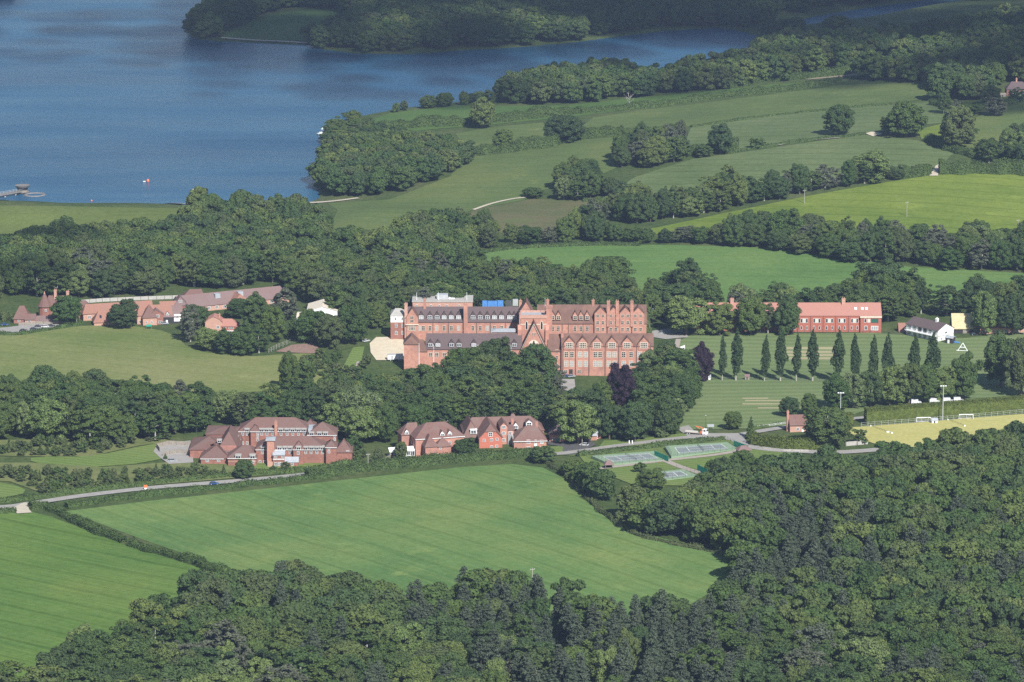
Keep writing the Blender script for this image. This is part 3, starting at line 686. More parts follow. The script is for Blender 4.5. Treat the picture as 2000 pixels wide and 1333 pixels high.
class Bld:
    def __init__(s, name, label, cat, px, py, rot=0, group=None):
        p = at(px, py); s.p = p; s.r = R(rot); s.o = empty(name, p, s.r, label, cat, group); s.wall = 'brick'; s.roof = 'roof_house'; s.fm = 'white'
        s.s = ppm(p.y)
    def pt(s, px, py, y=0.0):
        """local x, z of the photo pixel on the local plane y"""
        d = ray(px, py); c, n_ = math.cos(-s.r), math.sin(-s.r); ox, oy, oz = -s.p.x, -s.p.y, HC - s.p.z
        lo = (ox * c - oy * n_, ox * n_ + oy * c); ld = (d.x * c - d.y * n_, d.x * n_ + d.y * c)
        t = (y - lo[1]) / ld[1]; return lo[0] + ld[0] * t, oz + d.z * t
    def blk(s, x0, x1, y0, y1, ze, zr, axis='x', hl=0, hr=0, z0=-2.5, wall=None, roof_=None, o=.45, label=None):
        m = MB(); k = .33; hull(m, x0, x1, y0, y1, z0, ze - .02, zr - k, axis, hl, hr); w = m.build('wall', M[wall or s.wall], s.o)
        m = MB(); roof(m, x0, x1, y0, y1, ze, zr, axis, hl, hr, o); r = m.build('roof', M[roof_ or s.roof], s.o)
        if label: w['label'] = label
        return w, r
    def box(s, name, x0, x1, y0, y1, z0, z1, mat, parent=None, label=None):
        o = MB().box(x0, x1, y0, y1, z0, z1).build(name, M[mat], parent or s.o)
        if label: o['label'] = label
        return o
    def win(s, x, z, w, h, y=0, ang=0, nx=2, ny=2, fm=None, gm='glass', parent=None, name='window'):
        a, b = win_meshes(w, h, nx, ny, fm or s.fm, gm)
        o = link(bpy.data.objects.new(name, a), parent or s.o); o.location = (x, y - .02, z) if not ang else (x, y, z); o.rotation_euler = (0, 0, ang)
        p = link(bpy.data.objects.new('pane', b), parent or s.o)
        if parent is None: p.parent = o
        else: p.location = o.location; p.rotation_euler = o.rotation_euler
        return o
    def winpx(s, px, py0, py1, wpx, y=0, **k):
        x, z0 = s.pt(px, py1, y); _, z1 = s.pt(px, py0, y); return s.win(x, z0, wpx / s.s, max(.5, z1 - z0), y, **k)
    def dorm(s, x, z, w, h, y, depth=4.0, rise=1.6, hip=0, roof_=None, wall='white', nx=2, ny=2, wf=.86, flat=False, fm=None, gm='glass'):
        """a dormer: its front at y, running back into the roof"""
        m = MB()
        if flat: m.box(x - w/2, x + w/2, y, y + depth, z, z + h)
        else: hull(m, x - w/2, x + w/2, y, y + depth, z, z + h, z + h + rise - .15, 'y', hip, 0)
        d = m.build('dormer', M[wall], s.o); m = MB()
        if flat: m.box(x - w/2 - .25, x + w/2 + .25, y - .3, y + depth, z + h + .004, z + h + .28)
        else: roof(m, x - w/2, x + w/2, y, y + depth, z + h, z + h + rise, 'y', hip, 0, .25, .2)
        m.build('dormer_roof', M[roof_ or ('lead' if flat else s.roof)], d)
        a, b = win_meshes(w * wf, h * .9, nx, ny, fm or s.fm, gm)
        for nm, me in (('dormer_window', a), ('pane', b)):
            q = link(bpy.data.objects.new(nm, me), d); q.location = (x, y - .02, z + h * .04)
        return d
    def chim(s, x, y, z0, z1, w=1.2, d=1.0, pots=2, mat='brick'):
        m = MB(); m.box(x - w/2, x + w/2, y - d/2, y + d/2, z0, z1 - .5); m.box(x - w/2 - .12, x + w/2 + .12, y - d/2 - .12, y + d/2 + .12, z1 - .5, z1)
        m.box(x - w/2 - .1, x + w/2 + .1, y - d/2 - .1, y + d/2 + .1, z0 + (z1 - z0) * .45, z0 + (z1 - z0) * .45 + .25)
        c = m.build('chimney', M[mat], s.o)
        for i in range(pots):
            q = MB(); xx_ = x + (i - (pots - 1) / 2) * w * .5; q.tube((xx_, y, z1), (xx_, y, z1 + .8), .2, .16, 8); q.build('chimney_pot', M['brick_pale'], c)
        return c
    def pole(s, name, x, y, z0, z1, r, mat='white'):
        m = MB(); m.tube((x, y, z0), (x, y, z1), r, r * .6, 6); return m.build(name, M[mat], s.o)

# ------------------------------------------------------------------ the college
b = Bld('college_building', 'long red brick college with a central tower, steep front gable and two parallel gabled ranges', 'college', 1098, 733)
b.roof = 'roof_college'; b.fm = 'stone'; Dp = 13.0
X = lambda px, y=0: b.pt(px, 700, y)[0]
Z = lambda py, y=0: b.pt(1100, py, y)[1]
ze = Z(675); zr = Z(651.5, Dp / 2)
b.blk(X(1097), X(1276), 0, Dp, ze, zr)
for i, px in enumerate((1112, 1138, 1166, 1195, 1225, 1257.5)):
    xc = X(px); hw = 11.0 / b.s
    m = MB(); hull(m, xc - hw, xc + hw, -.35, Dp / 2, ze - 2.4, ze + 1.4, Z(659) - .1, 'y', 0, 0); g = m.build('gable', M['brick'], b.o)
    m = MB(); roof(m, xc - hw, xc + hw, -.35, Dp / 2, ze + 1.45, Z(659) + .15, 'y', 0, 0, .15, .2); m.build('gable_roof', M['roof_college'], g)
    b.winpx(px, 669.3, 680.6, 14.5, -.37, nx=4, ny=3)
    if i < 5: px2 = ((1106, 1117), (1133, 1144), (1162.5, 1172), (1189, 1200), (1218, 1232.5))[i]
    else: px2 = (1249, 1262)
    for q in px2:
        b.winpx(q, 687.4, 698.6, 8.4, 0, nx=2, ny=3, gm='glass_pale' if i % 2 else 'glass'); b.winpx(q, 705, 716.6, 8.4, 0, nx=2, ny=3, gm='glass_pale')
    if i < 2: b.winpx(px - 7, 723, 729, 8, 0)
for px in (1099.5, 1124, 1150.5, 1182, 1208.5, 1243, 1270):
    b.pole('downpipe', X(px), -.25, -1, ze + .6, .22, 'dark_metal')
b.box('entrance_door', X(1115) - 1, X(1115) + 1, -.12, .2, 0, 3.2, 'black')
# link beside the front gable
zl = Z(684, 2); b.blk(X(1070, 2), X(1098.5, 2), 2, 2 + Dp - 2, zl, zr - .5)
for py in (686, 698, 713): b.winpx(1087.5, py - 3, py + 4, 5, 2)
b.chim(X(1098, 3), 5, ze - 1, Z(648.5, 4), 1.4, 1.6, 0)
# front left range, with its dormers
zel = Z(680.5, 0); b.blk(X(832), X(1019), 0, Dp, zel, zr, roof_='roof_slate')
for px in (840.6, 855.4, 882, 896.6, 925.6, 986, 1004.5):
    b.dorm(X(px), Z(677.5), 2.6, 2.0, -.05, 3.4, 1.7, roof_='roof_slate', wall='roof_slate', wf=.98, fm='white', gm='glass_pale' if int(px) % 2 else 'glass')
for px in (841, 853, 868, 884, 900, 916, 932, 948, 964, 980, 996): b.winpx(px, 688.5, 697.5, 7.5, 0, nx=2, ny=3)
for px in (847, 933.5, 998): b.pole('downpipe', X(px), -.25, 0, zel + 2, .2, 'white')
# left end: forward gabled bay and its lean
zf = Z(671, -5); b.blk(X(789, -5), X(817, -5), -5, 6, zf, Z(658, -5), 'y', hl=1.8, wall='brick')
b.blk(X(817.3, -2), X(833, -2), -2, 8, Z(685, -2), Z(667, -2), 'x', hr=2.0, z0=-2, roof_='roof_college')
b.pole('downpipe', X(818.5, -5), -5.25, 0, zf, .2, 'white')
b.chim(X(830, 5), 5, zf, Z(652, 5), 1.3, 1.3, 0)
# courtyard range, left half
Y0 = 55.0
zb = Z(627.5, Y0); zbr = Z(599.3, Y0 + Dp / 2)
b.blk(X(795, Y0), X(1030, Y0), Y0, Y0 + Dp, zb, zbr, roof_='roof_slate')
for px in (823, 840, 854, 867.6, 881.5, 895.7, 924, 938, 952, 965.6, 979.6, 995, 1004.5):
    b.dorm(X(px, Y0), Z(624.3, Y0), 2.6, 2.2, Y0 + .4, 4.0, 1.9, roof_='roof_slate', wall='roof_slate', wf=.98, fm='white', gm='glass_pale' if int(px) % 2 else 'glass')
for i, px in enumerate((819, 827, 840, 853, 867.6, 881.5, 895.7, 923.6, 938, 951.6, 965.6, 980, 994)):
    b.winpx(px, 636.5, 646.5, 6.6, Y0, nx=2, ny=3, gm='glass' if i % 3 else 'glass_pale')
for px in (846, 876, 931, 958, 987): b.pole('downpipe', X(px, Y0), Y0 - .25, 3, zb, .18, 'dark_metal')
zg = Z(619, Y0 - 3); xg0, xg1 = X(794, Y0 - 3), X(817, Y0 - 3)
b.blk(xg0, xg1, Y0 - 3, Y0 + 5, zg, Z(602, Y0 - 3), 'y')
b.winpx(804.5, 618, 623.5, 8, Y0 - 3, nx=2, ny=2); b.winpx(804.5, 625, 630, 8, Y0 - 3, nx=2, ny=2); b.winpx(804.5, 637, 646, 13, Y0 - 3, nx=4, ny=3)
b.slabx = b.box('cornice', xg0 - .3, xg1 + .3, Y0 - 3.7, Y0 - 3.04, Z(635, Y0 - 3), Z(633.5, Y0 - 3), 'stone')
# courtyard range, right half with its four gables
zb2 = Z(630, Y0); zbr2 = Z(595.3, Y0 + Dp / 2)
b.blk(X(1050, Y0), X(1262, Y0), Y0, Y0 + Dp, zb2, zbr2)
for px in (1079.5, 1090.5, 1123, 1134.5, 1146.5): b.dorm(X(px, Y0), Z(625, Y0), 2.7, 2.5, Y0 - .1, 4.5, 2.3, wall='brick', wf=.8)
for px in (1079.5, 1090.5, 1123, 1134.5, 1147): b.winpx(px, 637, 647.5, 6.2, Y0, nx=2, ny=3)
for px in (1098, 1138.5, 1110): b.pole('downpipe', X(px, Y0), Y0 - .25, 3, zb2, .18, 'dark_metal')
for i, px in enumerate((1172.5, 1198, 1221, 1246)):
    xc = X(px, Y0 - 1.5); hw = 12.0 / b.s
    m = MB(); hull(m, xc - hw, xc + hw, Y0 - 1.5, Y0 + 6, 0, Z(612.5, Y0 - 1.5), Z(600.5, Y0 - 1.5) - .2, 'y', 0, 0); g = m.build('gable', M['brick'], b.o)
    m = MB(); roof(m, xc - hw, xc + hw, Y0 - 1.5, Y0 + 6, Z(612.5, Y0 - 1.5) + .05, Z(600.5, Y0 - 1.5) + .15, 'y', 0, 0, .15, .2); m.build('gable_roof', M['roof_college'], g)
    for q in (-5.2, 5.2):
        for a, c in ((614, 620), (627, 634), (640, 647)): b.winpx(px + q, a, c, 5.8, Y0 - 1.52, nx=2, ny=2)
# chimneys
b.chim(X(909.6, Y0), Y0 - .4, 0, Z(592.5, Y0), 2.2, 2.0, 3); b.chim(X(830, Y0 + 6), Y0 + 6, zb, Z(584.5, Y0 + 6), 1.5, 1.3, 2)
b.chim(X(793.8, Y0), Y0 - 1.5, 0, Z(592, Y0), 1.7, 1.7, 2, 'brick_pale')
for px in (1187.8, 1205, 1233.5): b.chim(X(px, Y0 - 1), Y0 - 1.3, zb2 - 2, Z(587.5, Y0), 1.7, 1.6, 2)
for px, py in ((1069.5, 586), (1158, 586.5), (1016.5, 587)): b.chim(X(px, Y0 + 6), Y0 + 6.5, zb2, Z(py, Y0 + 6), 1.5, 1.3, 1)
# tower
T0 = 7.0; TD = 12.0; xt0, xt1 = X(1017, T0), X(1066.5, T0); zt = Z(615.5, T0)
m = MB(); m.box(xt0, xt1, T0, T0 + TD, 0, zt - 1.6); tw = m.build('tower', M['brick'], b.o)
m = MB()
for (a0, a1, c0, c1) in ((xt0 - .3, xt1 + .3, T0 - .3, T0 + .3), (xt0 - .3, xt1 + .3, T0 + TD - .3, T0 + TD + .3), (xt0 - .3, xt0 + .3, T0 + .3, T0 + TD - .3), (xt1 - .3, xt1 + .3, T0 + .3, T0 + TD - .3)): m.box(a0, a1, c0, c1, zt - 1.9, zt)
m.build('parapet', M['brick_pale'], tw)
MB().box(xt0 + .31, xt1 - .31, T0 + .31, T0 + TD - .31, zt - 1.59, zt - 1.1).build('tower_roof', M['lead'], tw)
MB().box(xt0 - .15, xt1 + .15, T0 - .15, T0 + TD + .15, zt - 5.4, zt - 5.0).build('string_course', M['stone'], tw)
def arch(m, xc, z0, w, h, y, d, mi=0, n=8):
    pts = [(xc - w/2, z0), (xc + w/2, z0), (xc + w/2, z0 + h * .55)] + [(xc + w/2 * math.cos(t), z0 + h * .55 + h * .45 * math.sin(t) ** .8) for t in np.linspace(.15, math.pi - .15, n)] + [(xc - w/2, z0 + h * .55)]
    m.add([(a, y, c) for a, c in pts] + [(a, y + d, c) for a, c in pts], [tuple(range(len(pts))), tuple(range(2 * len(pts) - 1, len(pts) - 1, -1))] + [(i, (i + 1) % len(pts), (i + 1) % len(pts) + len(pts), i + len(pts)) for i in range(len(pts))], mi)
for px in (1028.5, 1058):
    x_, z0_ = b.pt(px, 644, T0); z1_ = b.pt(px, 627, T0)[1]
    m = MB(); arch(m, x_, z0_, 1.6, z1_ - z0_, T0 - .12, .3); fr = m.build('window', M['stone'], tw); m = MB(); arch(m, x_, z0_ + .2, 1.0, z1_ - z0_ - .5, T0 - .16, .3); m.build('pane', M['glass'], tw)
for xa, ya in ((xt0 - .6, T0 - .8), (xt1 + .6, T0 - .8)):
    m = MB(); m.box(xa - 1.0, xa + 1.0, ya - .6, ya + 1.2, 0, zt - 8); m.add([(xa - 1, ya - .6, zt - 8), (xa + 1, ya - .6, zt - 8), (xa + 1, ya + 1.2, zt - 8), (xa - 1, ya + 1.2, zt - 8), (xa - 1, ya + 1.2, zt - 5.5), (xa + 1, ya + 1.2, zt - 5.5)], [(0, 1, 5, 4), (0, 4, 3), (1, 2, 5), (2, 3, 4, 5)])
    m.box(xa - 1.3, xa + 1.3, ya - 1.6, ya - .61, 0, zt - 15); m.build('buttress', M['brick'], tw)
m = MB(); xs = X(1072.5, T0 + 3); m.box(xs - 1.6, xs + 1.6, T0 + 1, T0 + 5, 0, Z(602.5, T0)); m.box(xs - 1.85, xs + 1.85, T0 + .75, T0 + 5.25, Z(602.5, T0) + .004, Z(600, T0)); m.build('stair_turret', M['brick'], tw)
m = MB(); m.tube((xs - 2.2, T0 + 6, zt - 2), (xs - 2.2, T0 + 6, Z(583, T0 + 6)), .14, .07, 6); m.build('flagpole', M['white'], tw)
# steep chapel roof behind the tower
xc0, xc1 = X(1014, 40), X(1041, 40); b.blk(xc0, xc1, 36, 48, Z(611, 36), Z(580.5, 48), 'y', z0=0, roof_='roof_college')
# front gable
G0 = -6.0; xc = X(1042.5, G0); hw = 26.0 / b.s; zga = Z(633, G0); zge = Z(686, G0)
m = MB(); hull(m, xc - hw + .6, xc + hw - .6, G0, T0 - .01, -2, zge, zga - .5, 'y', 0, 0); fg = m.build('front_gable', M['brick'], b.o)
m = MB(); roof(m, xc - hw + .3, xc + hw - .3, G0 - .1, T0 - .35, zge + .3, zga, 'y', 0, 0, .3, .35); m.build('gable_roof', M['roof_college'], fg)
for sx in (-1, 1):
    m = MB(); m.slab([(xc, G0 - .55, zga + .25), (xc + sx * hw, G0 - .55, zge + .1), (xc + sx * hw, G0 - .12, zge + .1), (xc, G0 - .12, zga + .25)], .45); m.build('coping', M['stone'], fg)
for px in (1041, 1045): b.winpx(px, 650, 656.5, 2.6, G0, nx=1, ny=1)
m = MB(); x_, z0_ = b.pt(1042.5, 694, G0); arch(m, x_, z0_, 5.6, Z(664, G0) - z0_, G0 - .12, .3); m.build('arched_window', M['stone'], fg)
m = MB()
for dx in (-1.8, 0, 1.8): arch(m, x_ + dx, z0_ + .4, 1.3, (Z(667, G0) - z0_) * (1 if dx == 0 else .82), G0 - .18, .3)
m.build('pane', M['glass'], fg)
# low roof in the court beside the tower
b.blk(X(960, 38), X(1006, 38), 38, 46, Z(648, 38), Z(642, 42), 'x', hl=4, roof_='lead', z0=0)

b = Bld('annexe_building', 'small block left of the college, red brick below, white band and pale mansard roof', 'annexe', 763, 664)
X = lambda px, y=0: b.pt(px, 650, y)[0]; Z = lambda py, y=0: b.pt(775, py, y)[1]
x0, x1 = X(763), X(791.5); b.box('wall', x0, x1, 0, 14, -2, Z(630), 'brick_dark'); b.box('upper_wall', x0 + .01, x1 - .01, .01, 13.99, Z(630) + .004, Z(617), 'white')
m = MB(); roof(m, x0, x1, 0, 14, Z(617), Z(604, 5), 'x', 2.5, 2.5, .2); m.build('roof', M['grey_stone'], b.o)
for px in (774, 786.5):
    b.winpx(px, 633, 640, 5, 0, nx=2); b.winpx(px, 647, 654, 5, 0, nx=2); b.winpx(px - 1, 620, 626, 3, 0, nx=1)
b = Bld('flat_roofed_block', 'pink rendered block with flat white roof and rooftop plant behind the college', 'building', 806, 652)
Yb = 22.0; X = lambda px, y=Yb: b.pt(px, 650, y)[0]; Z = lambda py, y=Yb: b.pt(860, py, y)[1]
b.p_ = 0; x0, x1 = X(806), X(923)
b.box('wall', x0, x1, Yb, Yb + 16, -2, Z(590.5), 'brick_pale'); b.box('roof', x0 - .3, x1 + .3, Yb - .3, Yb + 16.3, Z(590.5) + .004, Z(588.2), 'grey_stone')
b.box('plant_room', X(853), X(875), Yb + 5, Yb + 10, Z(588.2) + .004, Z(576.5, Yb + 5), 'metal'); b.box('plant_room', X(876), X(888), Yb + 5, Yb + 9, Z(588.2) + .004, Z(583.5, Yb + 5), 'white')
for px in (814, 856.5, 911.8): b.pole('mast', X(px), Yb + 2, Z(588), Z(571.5, Yb + 2), .16)
for px in (814, 829, 842, 858, 873, 897): b.winpx(px, 595.5, 598.6, 4, Yb, nx=2, ny=1)
for i, (pa, pb, pt_, mt, nm, lb) in enumerate(((942, 951.5, 590.5, 'blue', 'storage_tank', 'blue box at the left end of the row behind the college roof'), (952.5, 971, 591, 'blue', 'storage_tank', 'long blue box in the middle of the row behind the college roof'),
        (972, 983, 590, 'blue', 'storage_tank', 'blue box at the right end of the row behind the college roof'), (987.5, 999, 590, 'dark_metal', 'storage_tank', 'dark grey box to the right of the blue boxes behind the college roof'), (1001.5, 1011.5, 587.5, 'metal', 'storage_tank', 'light grey box nearest the tower behind the college roof'))):
    p = at(pa, 651); s = ppm(p.y + 20); o = empty(nm, p + Vector((0, 0, 0)), 0, lb, 'tank', 'boxes behind the college roof')
    wd = (pb - pa) / s; ht = (651 - pt_) / s / .975 - 1.6; q = Bld.__new__(Bld); 
    m = MB(); m.box(0, wd, 8, 11, ht - 3.4, ht); m.build('tank_body', M[mt], o); m = MB()
    for a in (.2, wd - .5):
        for c in (8.2, 10.5): m.box(a, a + .3, c, c + .3, -1, ht - 3.404)
    m.build('stand', M['dark_metal'], o)
    m = MB()
    for k in range(int(wd / .9)): m.box(.3 + k * .9, .45 + k * .9, 7.9, 7.99, ht - 3.3, ht - .1)
    m.build('rib', M[mt], o)

# ------------------------------------------------------------------ new red boarding block
b = Bld('boarding_house', 'long new red brick block with red roof and cream panels behind the cricket ground', 'building', 1722, 649)
b.wall = 'brick_new'; b.roof = 'roof_red'; X = lambda px, y=0: b.pt(px, 640, y)[0]; Z = lambda py, y=0: b.pt(1600, py, y)[1]
ze, zr = Z(616), Z(591.5, 8); b.blk(X(1352), X(1721), 0, 16, ze, zr, o=.3); b.box('bay', X(1680), X(1720.8), -1.5, -.02, -2, Z(620), 'brick_new')
b.box('cornice', X(1680) - .3, X(1720.8) + .2, -1.9, -.03, Z(620) + .004, Z(617.6), 'stone')
for k in range(9):
    px = 1669 - 24.6 * k
    for dx, g in ((-5, 'glass'), (5.2, 'glass')): b.winpx(px + dx, 622.5, 631, 4.2, 0, nx=1, ny=1, gm=g if k % 2 else 'glass')
    xa, za = b.pt(px - 2.7, 631, 0); xb_, zb_ = b.pt(px + 2.9, 622.5, 0); b.box('panel', xa, xb_, -.1, .1, za, zb_, 'cream_panel')
    for dx in (-5.4, 5.4): b.winpx(px + dx, 636.8, 644.3, 3.4, 0, nx=1, ny=1)
    if k: b.pole('downpipe', X(px + 12.4), -.2, -1, ze, .12, 'dark_metal')
b.winpx(1690, 623, 630.5, 4.2, -1.5, nx=1, ny=1); b.winpx(1708.5, 623, 630.8, 14, -1.5, nx=3, ny=1, gm='glass_green', fm='dark_metal'); b.winpx(1691, 637, 645, 6, -1.5, nx=2, ny=1)
b.winpx(1708, 637, 645.5, 14, -1.5, nx=3, ny=1, gm='glass_pale'); xa, za = b.pt(1694, 630.5, -1.5); xb_, zb_ = b.pt(1700, 623, -1.5); b.box('panel', xa, xb_, -1.6, -1.4, za, zb_, 'cream_panel')
for px in (1429, 1646.5):
    x_ = X(px, 7); b.chim(x_, 7, zr - 3.5, Z(583.5, 7), 2.0, 1.6, 2, 'brick_pale')
for px in (1670.5, 1683.5, 1691.5):
    x_ = X(px, 4); zc = ze + (zr - ze) * .5; m = MB(); kk = (zr - ze) / 8
    m.slab([(x_ - .7, 3.4, ze + kk * 3.4 + .22), (x_ + .7, 3.4, ze + kk * 3.4 + .22), (x_ + .7, 4.8, ze + kk * 4.8 + .22), (x_ - .7, 4.8, ze + kk * 4.8 + .22)], .1); m.build('rooflight', M['white'], b.o)
b = Bld('store_building', 'low orange roofed store between the boarding block and the white pavilion', 'building', 1756, 650)
b.wall = 'brick_pale'; b.roof = 'roof_orange'; X = lambda px, y=0: b.pt(px, 645, y)[0]; Z = lambda py, y=0: b.pt(1780, py, y)[1]
b.blk(X(1756), X(1800), 0, 9, Z(647), Z(631, 4.5), o=.5, roof_='roof_orange')
for px in (1765, 1778, 1790): b.winpx(px, 647.3, 649.5, 4, 0, ny=1)

# ------------------------------------------------------------------ pavilion and barns at the right
b = Bld('cricket_pavilion', 'white two storey cricket pavilion with grey roof and a small cupola', 'pavilion', 1832, 668, -50)
b.wall = 'white'; b.roof = 'roof_slate'
Lp, Wp, ze, zr = 25.0, 12.5, 6.6, 9.7
b.blk(-Lp, 0, 0, Wp, ze, zr, o=.6); 
m = MB(); m.box(-Lp + 1, -1, -2.2, -.02, 3.1, 3.3); bal = m.build('balcony', M['white'], b.o)
m = MB()
for i in range(12): x_ = -Lp + 1.2 + i * (Lp - 2.4) / 11; m.box(x_ - .05, x_ + .05, -2.15, -2.05, 3.3, 4.3)
m.box(-Lp + 1, -1, -2.18, -2.02, 4.3, 4.4); m.build('railing', M['white'], bal)
for i in range(6):
    x_ = -Lp + 2.8 + i * 4.0; b.win(x_, 3.6, 2.6, 2.4, 0, nx=3, ny=2, fm='dark_metal' if i in (2, 3) else 'white'); b.win(x_, .3, 2.6, 2.3, 0, nx=3, ny=2)
b.win(0.02, 3.9, 1.8, 1.3, Wp / 2, ang=R(90), nx=2, ny=1); b.win(0.02, .8, 1.4, 1.2, 2.5, ang=R(90))
b.box('string_course', -.02, .2, -.02, Wp + .02, 3.0, 3.25, 'grey_stone')
m = MB(); m.box(-7.8, -6.4, Wp/2 - .7, Wp/2 + .7, zr - .6, zr + 1.3); m.add([(-8, Wp/2 - .9, zr + 1.304), (-6.2, Wp/2 - .9, zr + 1.304), (-6.2, Wp/2 + .9, zr + 1.304), (-8, Wp/2 + .9, zr + 1.304), (-7.1, Wp/2, zr + 2.4)], [(0, 3, 2, 1), (0, 1, 4), (1, 2, 4), (2, 3, 4), (3, 0, 4)]); m.build('cupola', M['white'], b.o)
b = Bld('scorers_hut', 'small dark boarded hut in front of the white pavilion gable', 'hut', 1846, 671, -30)
b.blk(0, 4.6, 0, 3.6, 3.6, 4.4, wall='black', roof_='lead', z0=-.5); b.box('door', 1.4, 2.6, -.1, .05, 0, 2.3, 'white')
b = Bld('thatched_barn', 'barn with straw coloured roof and dark walls behind the right end of the ground', 'barn', 1860, 652)
b.blk(0, 24, 0, 12, 3.8, 10.5, hl=0, hr=3, wall='black', roof_='thatch', o=.8); b.box('door', 6, 10, -.12, .1, -.5, 3.2, 'wood')
b = Bld('brick_barn', 'low red brick barn half hidden by the trees at the right edge', 'barn', 1905, 653)
b.blk(0, 42, 0, 9, 4.0, 7.4, wall='brick_pale', roof_='roof_orange', o=.4)
for k in range(6): b.win(4 + k * 6.6, 1.0, 1.6, 1.4)
# ------------------------------------------------------------------ boarding complex, lower left
b = Bld('care_home_building', 'sprawling two storey brick building with many brown hipped roofs behind the road hedge', 'building', 520, 910)
b.wall = 'brick_dark'; b.roof = 'roof_brown'
X = lambda px, y=0: b.pt(px, 880, y)[0]; Z = lambda py, y=0: b.pt(520, py, y)[1]
def pblk(pxa, pxb, y, dep, pye, pyr, hl, hr, axis='x', **k):
    """block from photo: left and right, depth, eaves line and ridge line"""
    yr = y + dep / 2 if axis == 'x' else y + (hl or 0)
    ze_, zr_ = Z(pye, y), Z(pyr, yr); b.blk(X(pxa, y), X(pxb, y), y, y + dep, ze_, zr_, axis, hl, hr, **k); return ze_
def eave_band(pxa, pxb, y, z): b.box('fascia', X(pxa, y) - .3, X(pxb, y) + .3, y - .62, y - .5, z - .62, z - .38, 'white')
# back block
z1 = pblk(467, 607, 36, 15, 841.5, 815.5, 8, 8); eave_band(467, 607, 36, z1)
for px in (483, 511, 521.5, 532, 549, 561, 572, 583, 594): b.dorm(X(px, 36), z1 - .6, 2.2, 1.4, 35.5, 3.2, flat=True, ny=1, roof_='grey_stone', wall='brick_dark', wf=.95)
for px in (474, 483, 511, 521.5, 532, 549, 561, 572, 583, 594): b.winpx(px, 845, 851, 4.6, 36)
for px in (474, 483, 503): b.winpx(px, 863, 868.5, 4.6, 36)
zt = pblk(490, 507, 33.5, 8, 841.5, 829, 2.5, 2.5); eave_band(490, 507, 33.5, zt)
for py in (844, 850, 857): b.winpx(503.5, py, py + 5.5, 4.6, 33.5)
b.chim(X(539.5, 35), 35.2, 0, Z(824.5, 35), 1.4, 1.2, 2)
zt = pblk(596, 616, 44, 8, 832, 818.5, 3, 3)
b.box('flat_roof', X(602, 30), X(621, 30), 30, 40, 0, Z(839, 30), 'lead')
zt = pblk(601, 657, 26, 14, 848.5, 824.5, 7, 7); eave_band(601, 657, 26, zt)
for px in (609, 624, 636): b.dorm(X(px, 26), zt - .6, 2.2, 1.4, 25.5, 3, flat=True, ny=1, roof_='grey_stone', wall='brick_dark', wf=.95)
for py in (849.5, 856): b.winpx(653.5, py, py + 5, 4.2, 26)
# front block
z1 = pblk(500, 636, 4, 15, 876.8, 851.5, 8, 8); eave_band(500, 636, 4, z1)
for px in (514, 546, 556, 566.5, 597, 608, 619, 630): b.dorm(X(px, 4), z1 - .6, 2.2, 1.4, 3.5, 3.2, flat=True, ny=1, roof_='grey_stone', wall='brick_dark', wf=.95)
for px in (512.5, 546, 566.5, 597, 607.5, 619, 630): b.winpx(px, 880.5, 887, 4.6, 4)
for px in (499, 508, 517, 541, 560, 578): b.winpx(px, 899.5, 906, 4.8, 4)
zt = pblk(573, 593, 1.5, 8, 876.8, 861, 2.7, 2.7); eave_band(573, 593, 1.5, zt); b.dorm(X(583, 1.5), zt - .5, 2.2, 1.4, 1.0, 2.4, flat=True, ny=1, roof_='grey_stone', wall='brick_dark', wf=.95); b.winpx(582.6, 882, 888.5, 4.6, 1.5)
zt = pblk(636.5, 657, 1, 9, 872.5, 858.5, 3, 3); eave_band(636.5, 657, 1, zt)
for py in (873.5, 880.5): b.winpx(642.5, py, py + 5, 4.4, 1)
# far right low hip
zt = pblk(655, 687, 3, 12, 882, 857, 4.4, 4.4); b.winpx(679, 880, 884, 6, 3)
# lift tower with a lead cap, and the glazed bay
xa, xb_ = X(521.5, -1), X(535.5, -1); b.box('stair_tower', xa, xb_, -1, 3.9, -2, Z(861, -1), 'brick'); b.box('tower_cap', xa - .6, xb_ + .6, -1.6, 4.6, Z(861, -1) + .004, Z(858.5, -1), 'lead')
m = MB(); m.add([(xa - .6, -1.6, Z(858.5, -1) + .01), (xb_ + .6, -1.6, Z(858.5, -1) + .01), (xb_ + .6, 4.6, Z(858.5, -1) + .01), (xa - .6, 4.6, Z(858.5, -1) + .01), ((xa + xb_) / 2, 1.5, Z(855, 1))], [(0, 3, 2, 1), (0, 1, 4), (1, 2, 4), (2, 3, 4), (3, 0, 4)]); m.build('cap_roof', M['lead'], b.o)
b.blk(X(533, -3), X(555.5, -3), -3, 4, Z(888.5, -3), Z(880.5, 0), 'x', roof_='lead', o=.3)
for px in (538.5, 552.5): b.winpx(px, 889.5, 894.5, 5, -3)
for px in (538.5, 552): b.winpx(px, 904, 910.5, 5.4, -3)
b.winpx(546, 903, 910.5, 6, -3, nx=3, ny=3); b.box('fascia', X(533, -3), X(555.5, -3), -3.14, -3.02, Z(898, -3), Z(896.5, -3), 'white')
b.blk(X(556, -2), X(582, -2), -2, 3.9, Z(902, -2), Z(892.5, 1), 'x', roof_='lead', o=.3)
for px in (559.5, 571): b.winpx(px, 902.5, 909.5, 5, -2)
b.box('porch', X(522, -3), X(532.5, -3), -3, -1.05, -.5, Z(903, -3), 'brick_pale')
